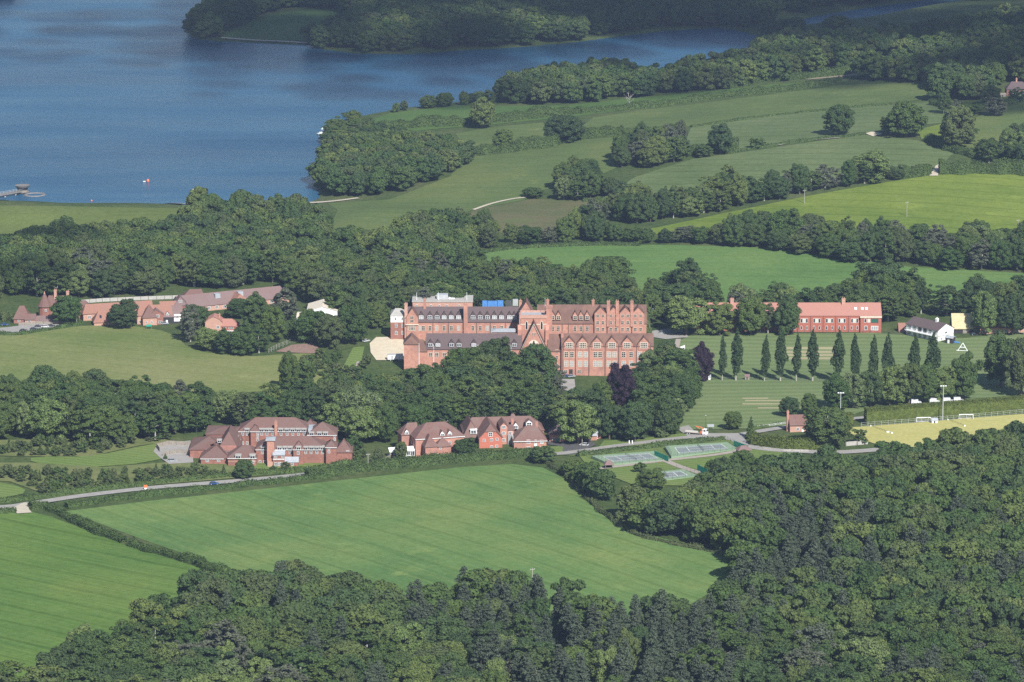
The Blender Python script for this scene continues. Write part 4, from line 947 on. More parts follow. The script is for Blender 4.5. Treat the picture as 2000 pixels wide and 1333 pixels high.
# left cluster of hipped roofs
zt = pblk(430, 470, 30, 26, 857, 833.5, 9, 1, roof_='roof_brown'); eave_band(455, 470, 30, zt); b.dorm(X(461, 30), zt - .4, 2.2, 1.4, 29.6, 3, flat=True, ny=1, roof_='grey_stone', wall='brick_dark', wf=.95)
zt = pblk(403, 445, 34, 18, 848, 833.8, 8, 1)
zt = pblk(371, 440, 14, 24, 877.5, 851.5, 9, 9, wall='brick_dark')
m_ = pblk(424, 466, 10, 30, 880, 843, 8, 8, axis='y'); b.dorm(X(428.5, 14), Z(866, 14), 2.0, 1.2, 15, 2.5, flat=True, ny=1, roof_='grey_stone', wall='brick_dark', wf=.95)
zt = pblk(392, 447, 2, 22, 894.5, 866.5, 8, 8); eave_band(392, 436, 2, zt)
for px in (405, 427): b.winpx(px, 897, 902.5, 6, 2)
zt = pblk(445, 500, -1, 18, 893.5, 869, 7, 4); eave_band(445, 500, -1, zt)
for px in (465, 493): b.dorm(X(px, -1), zt - .6, 2.6, 1.6, -1.5, 3, flat=True, ny=1, roof_='grey_stone', wall='brick_dark', wf=.95)
b.box('string_course', X(445, -1), X(500, -1), -1.1, -1.02, Z(902, -1), Z(901, -1), 'brick_pale')
for px in (486, 494): b.winpx(px, 899, 905.5, 5, -1)

# house with two hipped bays and a conservatory
b = Bld('hipped_house', 'red brick house with big brown hipped roof, two front bays and a white conservatory', 'house', 812, 892, 16)
b.wall = 'brick'; b.roof = 'roof_house'
Z = lambda px, py, y=0: b.pt(px, py, y)[1]
Lh = (902 - 808) / b.s / math.cos(R(16)); Dh = 17.0; ze = Z(808, 857); zr = Z(818, 827, Dh / 2) 
b.blk(0, Lh, 0, Dh, ze, zr, hl=7.5, hr=7.5); b.box('fascia', -.3, Lh + .3, -.62, -.5, ze - .7, ze - .4, 'white')
b.blk(-4.6, 4, Dh - 7, Dh + 1, ze + .2, zr - .8, 'x', hl=4, hr=0)
b.blk(3.4, 9.4, -6.0, .2, Z(830, 871, -6), Z(838, 850, -3), 'y', hl=3, hr=0); b.blk(9.5, 17.0, -4.4, .2, Z(850, 871, -4.4), Z(855, 856, -2), 'x', hl=3.2, hr=3.4)
for px in (864, 878.5):
    x_ = b.pt(px, 855, .6)[0]; b.dorm(x_, ze - .2, 2.2, 1.7, .5, 3.5, 1.4, roof_='roof_house')
for px, a, c in ((878.5, 862, 868), (878.5, 874.5, 881)): b.winpx(px, a, c, 5, 0)
for px, a, c in ((860, 873, 878), (853.5, 885.5, 891)): b.winpx(px, a, c, 4.2, -4.4)
for zz_ in (1.2, 4.6):
    for yy_ in (4, 8.5, 13): b.win(-.03, zz_, 1.5, 1.5, yy_, ang=R(-90))
b.dorm(-2, ze - .3, 2, 1.6, Dh - 7.2, 3, 1.3)
m = MB(); m.box(-13, -.6, 1, 6, -1, .6); cv = m.build('conservatory_base', M['white'], b.o)
m = MB(); m.slab([(-13.2, .6, 3.0), (-.3, .6, 3.0), (-.3, 3.5, 4.6), (-13.2, 3.5, 4.6)], .12); m.slab([(-.3, 6.4, 3.0), (-13.2, 6.4, 3.0), (-13.2, 3.5, 4.6), (-.3, 3.5, 4.6)], .12); m.build('conservatory_roof', M['white'], cv)
for i in range(6): b.win(-12 + i * 2.1, .6, 1.9, 2.2, 1, nx=2, ny=1, parent=cv)
b.win(-2.4 + 1.0, .2, 2.0, 2.6, .8, nx=2, ny=1, parent=cv)

# big house with the red gable
b = Bld('gabled_house', 'large brick house with a bright red half hipped front gable and white windows', 'house', 936, 876, 6)
b.wall = 'brick'; b.roof = 'roof_house'
X = lambda px, y=0: b.pt(px, 870, y)[0]; Z = lambda px, py, y=0: b.pt(px, py, y)[1]
x0, x1 = X(936), X(981); ze = Z(958, 855); za = Z(958, 842)
# clipped front gable: a half hip over the red wall
zc = Z(958, 843); xm = (x0 + x1) / 2; kx = (zc - ze) / 1.05; zr_ = ze + 1.05 * (x1 - x0) / 2; hp = 3.0
m = MB(); pf = [(x0, -2), (x1, -2), (x1, ze), (x1 - kx, zc - .1), (x0 + kx, zc - .1), (x0, ze)]
m.add([(a_, 0, c_) for a_, c_ in pf] + [(a_, .5, c_) for a_, c_ in pf], [tuple(range(6)), tuple(range(11, 5, -1))] + [(i, (i + 1) % 6, (i + 1) % 6 + 6, i + 6) for i in range(6)]); g = m.build('front_gable', M['tile_hung'], b.o); g['label'] = 'bright red tile hung gable wall'
b.box('wall', x0 + .01, x1 - .01, .51, 16, -2, ze - .3, 'brick')
m = MB()
for sg, xa_ in ((-1, x0), (1, x1)):
    m.slab([(xa_ + sg * .4, -.4, ze - .3), (xa_ - sg * kx, -.4, zc + .12), (xm, hp, zr_ + .15), (xm, 20, zr_ + .15), (xa_ + sg * .4, 20, ze - .3)], .25)
m.slab([(x0 + kx, -.4, zc + .12), (x1 - kx, -.4, zc + .12), (xm, hp, zr_ + .15)], .25); m.build('gable_roof', M['roof_house'], g)
b.winpx(958, 844.5, 853, 8, 0, nx=2, ny=2)
for px, py in ((945.5, 858), (960, 857), (970.5, 856), (960, 871), (970, 869.5)): b.winpx(px, py, py + 5.2, 5.4, 0)
# main roof behind
yb = 14.0; b.blk(X(905, yb), X(1062, yb), yb, yb + 15, Z(990, 841, yb), Z(960, 814.5, yb + 7.5), hl=5, hr=6)
b.blk(X(990, yb + 4), X(1018, yb + 4), yb + 4, yb + 16, Z(1000, 836, yb + 4), Z(1000, 808.5, yb + 10), 'x', hl=3, hr=3)
b.blk(X(905, 8), X(937, 8), 8, 30, Z(920, 852, 8), Z(910, 823, 12), 'y', hl=4, hr=4, wall='black')
b.dorm(X(925, 8), Z(925, 848, 8), 3.2, 2.0, 8, 3, flat=True, roof_='white')
# centre bay
yc = 7.0; xa, xb_ = X(975.5, yc), X(1004, yc)
b.blk(X(977, yc), X(991, yc), yc, yb + 4, Z(984, 832.5, yc), Z(984, 825, yc), 'y'); b.blk(X(991.5, yc + 1), X(1004, yc + 1), yc + 1, yb + 3, Z(997, 840, yc), Z(997, 831, yc + 4), 'x')
for px, py, w_ in ((984, 832, 8), (984, 844, 7), (984, 857, 6.5), (997, 843, 7)): b.winpx(px, py, py + 5.5, w_, yc - .02 if px < 990 else yc + .98, nx=3, ny=2)
b.chim(X(1001, 14), 15, 8, Z(1001, 821, 14), 1.2, 1.2, 2); b.dorm(X(1007.5, 12), Z(1007, 838, 12), 2.4, 1.8, 12, 3); b.dorm(X(1033, 13), Z(1033, 833, 13), 3.0, 2.4, 12, 4, 1.2, gm='glass')
m = MB(); xg = X(997, 5.8); m.box(xg - 1.4, xg + 1.4, 5.8, 6.9, -.5, 5.0); m.build('glazed_porch', M['glass_pale'], b.o)
# right hipped block
y2 = -3.0; xa, xb_ = X(1003.5, y2), X(1067.5, y2); zq = Z(1035, 860, y2)
b.blk(xa, xb_, y2, y2 + 15, zq, Z(1040, 831.5, y2 + 7.5), hl=7, hr=4.5, wall='tile_hung', z0=3.2); b.box('ground_floor_wall', xa + .1, xb_ - .1, y2 + .1, y2 + 14.9, -2, 3.196, 'brick')
b.box('fascia', xa - .3, xb_ + .3, y2 - .64, y2 - .52, zq - .7, zq - .4, 'white')
for px in (1032, 1046, 1058): b.winpx(px, 859.5, 867, 7 if px != 1046 else 4.5, y2, nx=3 if px != 1046 else 2, ny=2, gm='glass_pale' if px == 1058 else 'glass')
for px in (1032, 1058): b.winpx(px, 873, 879, 7, y2, nx=3, ny=2)
x_, z_ = b.pt(1046, 881.5, y2); b.box('door', x_ - .7, x_ + .7, y2 - .12, y2 + .2, -.5, 2.4, 'white')
for zz_ in (1.0, 4.4): b.win(xa - .03, zz_, 1.4, 1.5, y2 + 4, ang=R(-90)); b.win(xa - .03, zz_, 1.4, 1.5, y2 + 9, ang=R(-90))
b.chim(X(1048, y2 + 7), y2 + 7.5, zq, Z(1048, 826, y2 + 7), 1.3, 1.1, 2)
b.box('link_wall', X(981.2, 4), X(1004, 4), 7.4, 10, -2, 3.0, 'brick_pale')

b = Bld('lodge_house', 'small lodge with slate grey pyramid roofs among the trees beside the forecourt', 'house', 1073, 864)
b.wall = 'brick'; b.roof = 'lead'; b.blk(0, 9, 0, 8, 4.6, 8.0, hl=4, hr=4, roof_='roof_slate'); b.blk(6, 17, 5, 15, 8.2, 14.0, hl=5, hr=5.5, roof_='roof_slate'); b.blk(17.5, 24, 2, 9, 3.2, 5.2, hl=3, hr=3)
b.win(2.2, 1, 1.4, 1.5); b.win(6.4, 1, 1.4, 1.5); b.box('door', 3.7, 4.8, -.1, .1, 0, 2.2, 'green_net'); b.win(20, 1, 1.4, 1.4, 2)
b = Bld('garden_annexe', 'low brick outbuilding behind the pale tree on the forecourt', 'building', 1140, 858)
b.blk(0, 9, 0, 7, 3.4, 4.8, wall='brick', roof_='lead', hl=3, hr=3); b.win(3, .9, 1.4, 1.3); b.box('door', 6, 7, -.1, .1, 0, 2.1, 'white')
b = Bld('roadside_cottage', 'brick cottage with brown roof and tall end chimney beside the clipped hedge', 'house', 1539, 845, 4)
b.wall = 'brick_pale'; b.roof = 'roof_house'; b.blk(1, 17, 0, 8, 4.2, 8.2, o=.5); b.chim(.2, 3.2, -1, 10.0, 1.1, 1.6, 2, 'brick'); b.win(5.0, 1, 1.5, 1.4); b.win(9.5, 1, 1.5, 1.4); b.win(13.8, 1, 1.5, 1.4)
b.box('door', 7, 8, -.1, .1, -.2, 2.1, 'white')

# ------------------------------------------------------------------ farm hamlet at the left
b = Bld('oast_house', 'old house with a pointed tiled oast tower and brick chimneys behind a dark tree', 'house', 80, 624)
b.wall = 'brick_dark'; b.roof = 'roof_brown'; b.blk(4, 20, 2, 12, 7.5, 12.5, hl=0, hr=3); b.blk(18, 28, 4, 12, 5.5, 9.5, hr=3)
m = MB(); n_ = 12; R_ = 3.8; m.tube((2, 3, -1), (2, 3, 7.2), R_ * .95, R_ * .95, 12); m.build('round_wall', M['brick_dark'], b.o)
m = MB(); m.tube((2, 3, 7.2), (2, 3, 14.4), R_ * 1.12, .5, 12); cr = m.build('cone_roof', M['roof_brown'], b.o); m = MB(); m.tube((2, 3, 14.4), (2, 3, 15.8), .5, .12, 8); m.build('cowl', M['brick_pale'], cr)
b.chim(8, 6, 8, 16, 1.5, 1.5, 2, 'brick_pale'); b.chim(15, 7, 9, 15, 1.6, 1.4, 2, 'brick_pale'); b.win(7, 4, 1.4, 1.4, 2); b.win(11, 4, 1.4, 1.4, 2); b.win(7, .8, 1.4, 1.6, 2); b.win(3, 4.6, 1.2, 1.4, -.6)
b = Bld('stable_cottage', 'small brown hipped roof cottage beside the car park at the far left', 'cottage', 27, 632)
b.wall = 'brick_dark'; b.roof = 'roof_brown'; b.blk(0, 9, 0, 9, 3.2, 9.4, hl=3, hr=3.4); b.blk(6.5, 12.5, -1, 5, 2.8, 5.2, wall='brick_pale'); b.win(9, .9, 1.4, 1.2, -1); b.win(3, .8, 1.3, 1.4)
b = Bld('garden_shed_row', 'low mauve roofed sheds between the cottage and the oast tower', 'shed', 66, 633)
b.blk(0, 11, 0, 9, 1.2, 3.8, roof_='roof_mauve', wall='wood', hl=1, hr=1); b.box('door', 3, 4.2, -.08, .05, -.3, 1.1, 'black')
b = Bld('long_barn', 'long barn with bright orange tiled roof running up behind the round tree', 'barn', 163, 627, 17)
b.wall = 'brick_pale'; b.roof = 'roof_orange'; b.blk(0, 41, 0, 9.5, 4.4, 8.6, hl=2.2); 
for k in range(8): b.win(3.5 + k * 4.7, 1.2, 1.8, 1.5)
b.box('door', 8.3, 10.6, -.1, .1, -.3, 2.8, 'wood')
b = Bld('low_barn', 'low orange roofed barn with three rooflights in front of the long barn', 'barn', 184, 637, 12)
b.wall = 'brick_pale'; b.roof = 'roof_orange'; b.blk(0, 19, 0, 10, 2.4, 7.4, hl=3)
for k in range(3):
    x_ = 4 + k * 4.2; m = MB(); kk = 1.0; m.slab([(x_ - .6, 1.6, 4.2), (x_ + .6, 1.6, 4.2), (x_ + .6, 2.9, 5.5), (x_ - .6, 2.9, 5.5)], .12); m.build('rooflight', M['glass'], b.o)
b.win(9, .6, 1.4, 1.2)
b = Bld('orange_barn', 'orange roofed barn range with a raised pyramid roof right of the round tree', 'barn', 268, 634, 10)
b.wall = 'brick_pale'; b.roof = 'roof_orange'; b.blk(0, 20, 0, 9, 5.6, 10.2, hl=2); b.blk(3, 11, -4, 5, 5.2, 11.4, hl=4, hr=3.9, roof_='roof_brown'); b.blk(14, 26, 6, 15, 6, 10.8)
b.win(1.5, 1, 1.3, 1.3); b.win(5, 1.2, 1.3, 1.3, -4); b.win(8, 1.2, 1.3, 1.3, -4); b.win(14, 1, 1.3, 1.3)
b = Bld('timber_gabled_house', 'dark roofed house with a brick front gable and a black and white timbered end', 'house', 292, 635, 8)
b.wall = 'brick_dark'; b.roof = 'roof_mauve'; b.blk(0, 8, 0, 12, 6.2, 9.0, 'y'); b.blk(7, 19, 2, 12, 4.4, 9.6, wall='black'); b.blk(15, 22, 12, 22, 9.0, 13, 'y', wall='brick_dark', hl=1.2)
b.win(4.6, 4.2, 2.2, 1.6, 0, nx=3); b.win(2.0, .8, 1.6, 1.5, 0); b.win(6.2, .8, 2.2, 1.4, 0); b.dorm(10.5, 4.8, 1.6, 1.3, 2.4, 2.4, .8, roof_='roof_mauve', wall='white'); b.box('white_panel', 14.2, 18.2, 1.85, 2.1, 1.2, 5.4, 'white'); b.win(16.2, 3.2, 1.4, 1.4, 1.8)
b.box('door', 9.5, 10.6, 1.85, 2.1, -.3, 2.1, 'white'); b.win(18.5, 10.0, 2.0, 1.5, 12, nx=3)
b = Bld('cloister_range', 'long mauve roofed range with an orange gable and glass roof vents beyond the hamlet', 'building', 352, 613, 27)
b.wall = 'brick_pale'; b.roof = 'roof_mauve'
L7 = (563 - 356) / b.s / math.cos(R(27)) ; b.blk(0, L7, 0, 13, 3.6, 9.2, hr=3)
xg = L7 * .47; b.blk(xg, xg + 9, -4, 6, 4.8, 8.6, 'y', wall='brick_pale', roof_='roof_orange', hl=1.4)
for q in (2.3, 6.6): b.win(xg + q, 3.0, 1.7, 1.5, -4)
m = MB(); arch(m, xg + 4.5, -.5, 5, 3.2, -4.15, .2); m.build('arched_door', M['white'], b.o)
for q in (L7 * .36, L7 * .57):
    m = MB(); m.box(q - 1.6, q + 1.6, 2.6, 6.2, 6.2, 8.8); m.build('roof_vent', M['lead'], b.o)
for k in range(12):
    if abs(3 + k * 5 - xg - 4.5) > 6: b.win(3 + k * 5, .8, 2.2, 1.7, 0, nx=3)
b = Bld('hipped_roof_hall', 'reddish brown hipped roof hall rising behind the long mauve range', 'building', 352, 596, 8)
b.wall = 'brick_dark'; b.roof = 'roof_brown'; b.blk(0, 15, 0, 14, 2.6, 7.8, hl=6, hr=2); b.blk(14, 24, 3, 12, 1.8, 5.2, hr=4); b.blk(24.2, 32, 1, 10, 2, 6.4, roof_='lead', hl=3, hr=3)
b.win(5, .6, 1.4, 1.2); b.win(10, .6, 1.4, 1.2)
b = Bld('gambrel_house', 'pink brick house with a red gambrel roof and white windows above the meadow trees', 'house', 401, 655)
b.wall = 'brick_pale'; b.roof = 'roof_red'
m = MB(); pr = [(0, -1), (9.6, -1), (9.6, 7.8), (7.4, 9.4), (4.8, 10.6), (1.6, 9.0), (0, 7.4)]; m.add([(a, 0, c) for a, c in pr] + [(a, 9, c) for a, c in pr], [tuple(range(7)), tuple(range(13, 6, -1))] + [(i, (i + 1) % 7, (i + 1) % 7 + 7, i + 7) for i in range(7)]); m.build('gable_wall', M['brick_pale'], b.o)
m = MB(); P_ = [(-.3, 7.2), (1.5, 9.2), (4.8, 10.85), (7.6, 9.6), (9.9, 7.6)]
for (a, c), (d_, e_) in zip(P_[:-1], P_[1:]): m.slab([(a, -.3, c), (d_, -.3, e_), (d_, 9.2, e_), (a, 9.2, c)], .22)
m.build('roof', M['roof_red'], b.o); b.blk(9.7, 18.5, -.5, 8.5, 5.6, 8.6, hr=3.6, roof_='roof_red', wall='brick_new')
b.win(7.2, 3.8, 1.7, 1.6, 0); b.win(5.4, .6, 2.4, 1.6, 0, nx=3); b.win(11.2, 3.6, 1.4, 1.5, -.5); b.win(14.6, 3.6, 2.6, 1.5, -.5, nx=3); b.box('string_course', 9.8, 18.4, -.62, -.52, 2.4, 2.8, 'white'); b.chim(7.8, 4.5, 7, 11.2, .9, .9, 1)
b = Bld('white_sports_hall', 'big cream hall with a shallow roof almost hidden by trees', 'hall', 600, 650)
b.blk(0, 17, 0, 20, 12.5, 15.0, 'y', wall='white', roof_='stone', o=.3); b.blk(-6, -.1, 4, 18, 8, 9, wall='white', roof_='stone'); b.win(4, 2, 2, 2, 0); b.box('door', 8, 11, -.1, .1, 0, 3, 'metal')
b = Bld('lakeside_house', 'small brown roofed house among trees below the reservoir dam', 'house', 599, 447)
b.blk(0, 8, 0, 7, 2.8, 6.4, 'y', roof_='roof_brown', wall='brick_pale'); b.win(2.2, 1, 1.3, 1.2); b.blk(8.1, 13, 1, 6, 1.6, 3.2, wall='white', roof_='roof_brown'); b.chim(4, 5, 5, 7.6, .9, .9, 1)
b = Bld('woodland_cottage', 'cottage roof and two chimneys showing above the wood behind the college', 'cottage', 700, 535)
b.blk(0, 12, 0, 8, 5, 8.8, roof_='roof_brown', wall='brick_dark'); b.chim(.8, 4, 7, 11.6, 1.3, 1.2, 2, 'brick_pale'); b.chim(11.2, 3, 7, 11, 1.1, 1.2, 2, 'brick_pale'); b.win(4, 1.5, 1.4, 1.4); b.win(8, 1.5, 1.4, 1.4)
b = Bld('hillside_house', 'shade-darkened brick house with a hipped roof on the hillside at the far right', 'house', 1966, 188)
b.wall = 'brick_dark'; b.roof = 'roof_slate'; b.blk(0, 16, 0, 10, 5.4, 10, hl=4, hr=4); b.win(3, 3.2, 1.6, 1.5); b.win(8, 3.2, 1.6, 1.5); b.win(12.6, 3.2, 1.6, 1.5); b.win(4, .6, 1.8, 1.5); b.win(10, .6, 4, 1.8, nx=4); b.chim(7.6, 5, 8, 12.2, 1.1, 1.1, 2); b.box('door', 6.4, 7.4, -.1, .1, -.3, 2.1, 'white')  # dark tiles and brick: the shade over the house put into its colours
for i, (px, lb) in enumerate(((1921, 'low grey shed nearest the wood on the hillside smallholding'), (1937, 'middle grey shed below the hillside house'), (1954, 'grey shed closest to the hillside house'))):
    b = Bld('garden_shed', lb, 'shed', px, 198 - i * 4, 12, 'sheds below the hillside house'); b.blk(0, 4.4, 0, 3.4, 1.9, 2.7, wall='wood', roof_='wood', z0=-.6, o=.2); b.box('door', 1.2, 2.1, -.07, .05, -.2, 1.7, 'black')
# ------------------------------------------------------------------ woods
rg = np.random.default_rng(5)
NEARX = [[(1130, 880), (1300, 862), (1445, 852), (1570, 880), (1570, 915), (1400, 925), (1290, 950), (1230, 950), (1150, 915)],
         [(1640, 830), (2100, 800), (2100, 835), (1900, 850), (1760, 868), (1700, 868)], [(1330, 700), (2100, 700), (2100, 800), (1330, 850)]]
near = []
topA = [(40, 1390), (60, 1333), (100, 1255), (190, 1195), (330, 1155), (400, 1112), (470, 1122), (520, 1092), (620, 1087), (700, 1118), (760, 1137), (850, 1112), (950, 1107), (1060, 1132), (1180, 1157), (1300, 1168), (1380, 1146), (1455, 1114)]
near += fill(topA, [(0, 1496), (2000, 1496)], 13.5, 18.5, rg)
topB = [(1056, 886), (1150, 903), (1230, 940), (1300, 960), (1390, 928), (1460, 893), (1550, 885), (1600, 872), (1680, 882), (1715, 884), (1750, 864), (1800, 856), (1850, 848), (1950, 832), (2080, 815)]
botB = [(1056, 906), (1118, 940), (1200, 1002), (1262, 1042), (1350, 1066), (1452, 1090), (1456, 1496), (2100, 1496)]
near += fill(topB, botB, 13.5, 18.5, rg, NEARX)
def pine_zone(px, py):
    f = 0
    if 440 < px < 1480 and py > 1150: f = .10 + .75 * math.exp(-((px - 1250) / 210) ** 2)
    if px > 1380 and py > 1000: f = max(f, .80 * math.exp(-((px - 1560) / 130) ** 2 - ((py - 1140) / 100) ** 2))
    if 800 < px < 1100 and 1180 < py < 1290: f = max(f, .6)
    if px > 1700 and py > 1000: f = max(f, .12)
    return f
near += fill([(-40, 1262), (0, 1268), (22, 1290), (36, 1330)], [(-40, 1496), (40, 1496)], 12, 18, rg)
near.sort(key=lambda q: -q[4]); pines, broad = [], []
for q in near:
    (pines if rg.uniform() < pine_zone(q[3], q[4]) else broad).append(q)
print('near pines', len(pines), 'broad', len(broad))
LM = [('below the hedge between the two wheat fields', 420, 1150), ('at the lower left corner of the wood', 130, 1290), ('near the bottom frame edge, left of centre', 480, 1320), ('under the lower left end of the wheat field', 580, 1130), ('under the middle of the wheat field', 800, 1150), ('under the power pole of the wheat field', 1040, 1170), ('near the bottom frame edge, middle', 850, 1320),
      ('below the right tip of the wheat field', 1380, 1160), ('in the dark pines near the bottom frame edge', 1230, 1320), ('at the very edge of the tennis courts', 1440, 930), ('beside the corner of the wheat field and the tennis courts', 1150, 930), ('by the long right side of the wheat field', 1290, 1020), ('just right of the right tip of the wheat field', 1540, 1080), ('below the sports turf', 1800, 880), ('at the right frame edge below the sports turf', 1970, 900),
      ('half way down the right frame edge', 1960, 1080), ('in the heart of the right hand wood', 1700, 1030), ('in the heart of the right hand wood, lower down', 1700, 1200), ('at the lower right corner of the picture', 1940, 1290), ('near the bottom frame edge, right of centre', 1560, 1310), ('between the tennis courts and the sports turf', 1600, 940)]
LM2 = [('at the left frame edge above the plantation', 30, 790), ('behind the upper strip of the plantation', 200, 820), ('along the lower edge of the meadow', 250, 760), ('behind the left part of the brown roofed complex', 430, 800), ('behind the right part of the brown roofed complex', 600, 790), ('at the right end of the meadow', 560, 750), ('behind the hipped house', 830, 800), ('left of the gravel yard', 690, 740), ('under the left wing of the college', 860, 730), ('under the front gable of the college', 1040, 740), ('behind the gabled house', 980, 800), ('left of the college drive', 1080, 790), ('right of the college drive', 1140, 790), ('under the right wing of the college', 1180, 770), ('at the left end of the poplar row', 1330, 740), ('behind the lorry', 1320, 820), ('behind the pale willow', 1200, 830), ('at the right end of the college', 1290, 690)]
LM3 = [('at the left frame edge', 20, 530), ('behind the oast tower', 110, 530), ('under the dam', 280, 470), ('on the rise beside the reservoir', 430, 430), ('behind the orange barns', 260, 550), ('behind the long mauve roof', 450, 530), ('around the lakeside house', 610, 460), ('left of the middle field', 760, 470), ('beside the white sports hall', 640, 580), ('around the woodland cottage', 720, 540), ('behind the left end of the college', 850, 550), ('behind the college tower', 1020, 550), ('behind the right end of the college', 1200, 560), ('left of the bright field', 930, 500), ('below the left end of the bright field', 1080, 530), ('between the college and the red roofed block', 1320, 570), ('behind the left chimney of the red roofed block', 1430, 580), ('behind the right chimney of the red roofed block', 1640, 580), ('behind the white pavilion', 1830, 590), ('behind the straw coloured barn', 1920, 590), ('below the right end of the bright field', 1740, 560)]
LM4 = [('at the left end of the belt below the hill field', 1000, 470), ('below the rough brown patch', 1130, 440), ('below the left tip of the hill field', 1300, 460), ('below the left power pole', 1500, 450), ('below the middle power pole', 1700, 470), ('at the right end of the belt below the hill field', 1950, 480), ('at the left tip of the barley', 1230, 400), ('below the middle of the barley', 1450, 370), ('below the right part of the barley', 1650, 340), ('at the corner of the middle field', 1130, 350), ('at the top of the middle field', 1280, 280), ('at the right end of the barley', 1960, 280)]
def lab(look, w_, px, py, marks, wood):
    return ('small ' if w_ < 14 else 'large ' if w_ > 16.5 else 'middling ') + look + ' tree ' + min(marks, key=lambda q: (q[1] - px) ** 2 + ((q[2] - py) * 2) ** 2)[0]
def pick(px, py, r, oak, ash, grey):
    # species stand in loose groups
    g = .5 + .5 * math.sin(px / 67 + 1.7 * math.sin(py / 31)) * math.cos(py / 23 + px / 190); v = .55 * r + .45 * g
    return 'oak' if v < oak else 'ash' if v < ash else 'grey' if v < grey else 'pale'
def zone(px, py):
    if px < 700: return 'at the lower left', 'left'
    if px < 1300: return 'along the bottom edge', 'middle'
    if py < 1080: return 'beside the tennis courts', 'upper right'
    return 'at the lower right', 'right'
for i, (X, Y, k, px, py) in enumerate(pines):
    w_ = rg.uniform(6.5, 9.5)
    tree('pine', 'pine_tree', X, Y, w_, 20 * k * rg.uniform(.85, 1.1), lab('grey green ragged pine', w_ * 2, px, py, LM, 0), 'pine tree', 'pines of the near wood')
    if rg.uniform() < .55:
        a = rg.uniform(0, 6.28); tree('pine', 'pine_tree', X + 6.2 * math.cos(a), Y + 6.2 * math.sin(a), w_ * .9, 18 * k * rg.uniform(.85, 1.1), lab('grey green ragged pine', w_ * 2, px, py, LM, 0), 'pine tree', 'pines of the near wood')
rest = []
for i, (X, Y, k, px, py) in enumerate(broad):
    if i >= 296: rest.append((X, Y, k, px, py)); continue
    kind = pick(px, py, rg.uniform(), .46, .70, .78); w_ = rg.choice([rg.uniform(9.5, 13), rg.uniform(13, 17), rg.uniform(16, 22)])
    if px > 1500 and kind == 'pale' and rg.uniform() < .6: kind = 'ash'
    look = {'oak': 'rounded dark green', 'ash': 'loose mid green', 'grey': 'greyish green', 'pale': 'pale yellow green'}[kind]
    z_ = zone(px, py)
    tree(kind, 'broadleaf_tree', X, Y, w_, 18.5 * k * rg.uniform(.72, 1.02) * (.8 + w_ / 75), lab(look, w_, px, py, LM, 0), 'tree', 'trees of the near wood')  # mixed broadleaf trees of the near wood, not oaks alone
if rest: merged_wood('near_woodland', rest, 18, 16, 3, label='the rest of the near wood, behind its front trees', dens=1.5)

# the wood between the college and the houses
C_FOOT = [(755, 690), (1345, 640), (1345, 700), (1290, 735), (1095, 742), (1090, 715), (1015, 712), (780, 712)]
OPEN = [[(1092, 738), (1128, 738), (1132, 768), (1090, 768)]]
topC = [(-60, 722), (30, 735), (120, 722), (200, 727), (300, 738), (400, 750), (500, 748), (560, 735), (640, 738), (700, 715), (760, 730), (800, 722), (840, 705), (900, 690), (960, 668), (990, 690), (1040, 683), (1085, 715), (1092, 760), (1105, 775), (1120, 745), (1180, 730), (1215, 735), (1262, 670), (1300, 662), (1335, 690), (1352, 750), (1352, 815)]
botC = [(-60, 862), (100, 870), (250, 868), (350, 856), (400, 850), (470, 848), (640, 852), (700, 868), (770, 872), (790, 862), (900, 850), (1060, 842), (1080, 850), (1160, 858), (1240, 860), (1352, 850)]
EX_C = OPEN + [[(1085, 738), (1135, 738), (1128, 825), (1092, 825)], [(1176, 765), (1248, 765), (1246, 838), (1180, 838)], [(368, 856), (400, 842), (460, 846), (640, 846), (700, 866), (700, 912), (368, 912)], [(770, 862), (905, 862), (905, 900), (770, 900)], [(900, 846), (1075, 840), (1075, 900), (900, 900)],
    [(1070, 852), (1175, 852), (1175, 890), (1070, 890)], [(1090, 700), (1285, 700), (1285, 742), (1090, 742)], [(780, 640), (1100, 640), (1100, 714), (780, 712)]]
mid = fill(topC, botC, 14, 18.5, rg, EX_C)
mid.sort(key=lambda q: -q[4]); print('mid', len(mid))
for i, (X, Y, k, px, py) in enumerate(mid[:285]):
    kind = pick(px, py, rg.uniform(), .50, .74, .80); v = rg.uniform(); w_ = rg.choice([rg.uniform(10, 14), rg.uniform(14, 18), rg.uniform(17, 22)])
    if px > 1225 and px < 1330 and py < 790 and v > .3: kind = 'pale'
    look = {'oak': 'rounded dark green', 'ash': 'loose mid green', 'grey': 'greyish green', 'pale': 'pale yellow green'}[kind]
    where = 'in the wood left of the brown roofed complex' if px < 360 else 'in the wood behind the brown roofed complex' if px < 760 else 'in the wood in front of the college' if px < 1100 else 'in the belt right of the college drive'
    tree(kind, 'deciduous_tree', X, Y, w_, 18.5 * k * rg.uniform(.78, 1.05) * (.8 + w_ / 75), lab(look, w_, px, py, LM2, 0), 'tree', 'trees of the wood below the college')
if mid[285:]: merged_wood('middle_woodland', mid[285:], 18, 16, 4, label='back part of the wood between the meadow and the houses', dens=1.4)

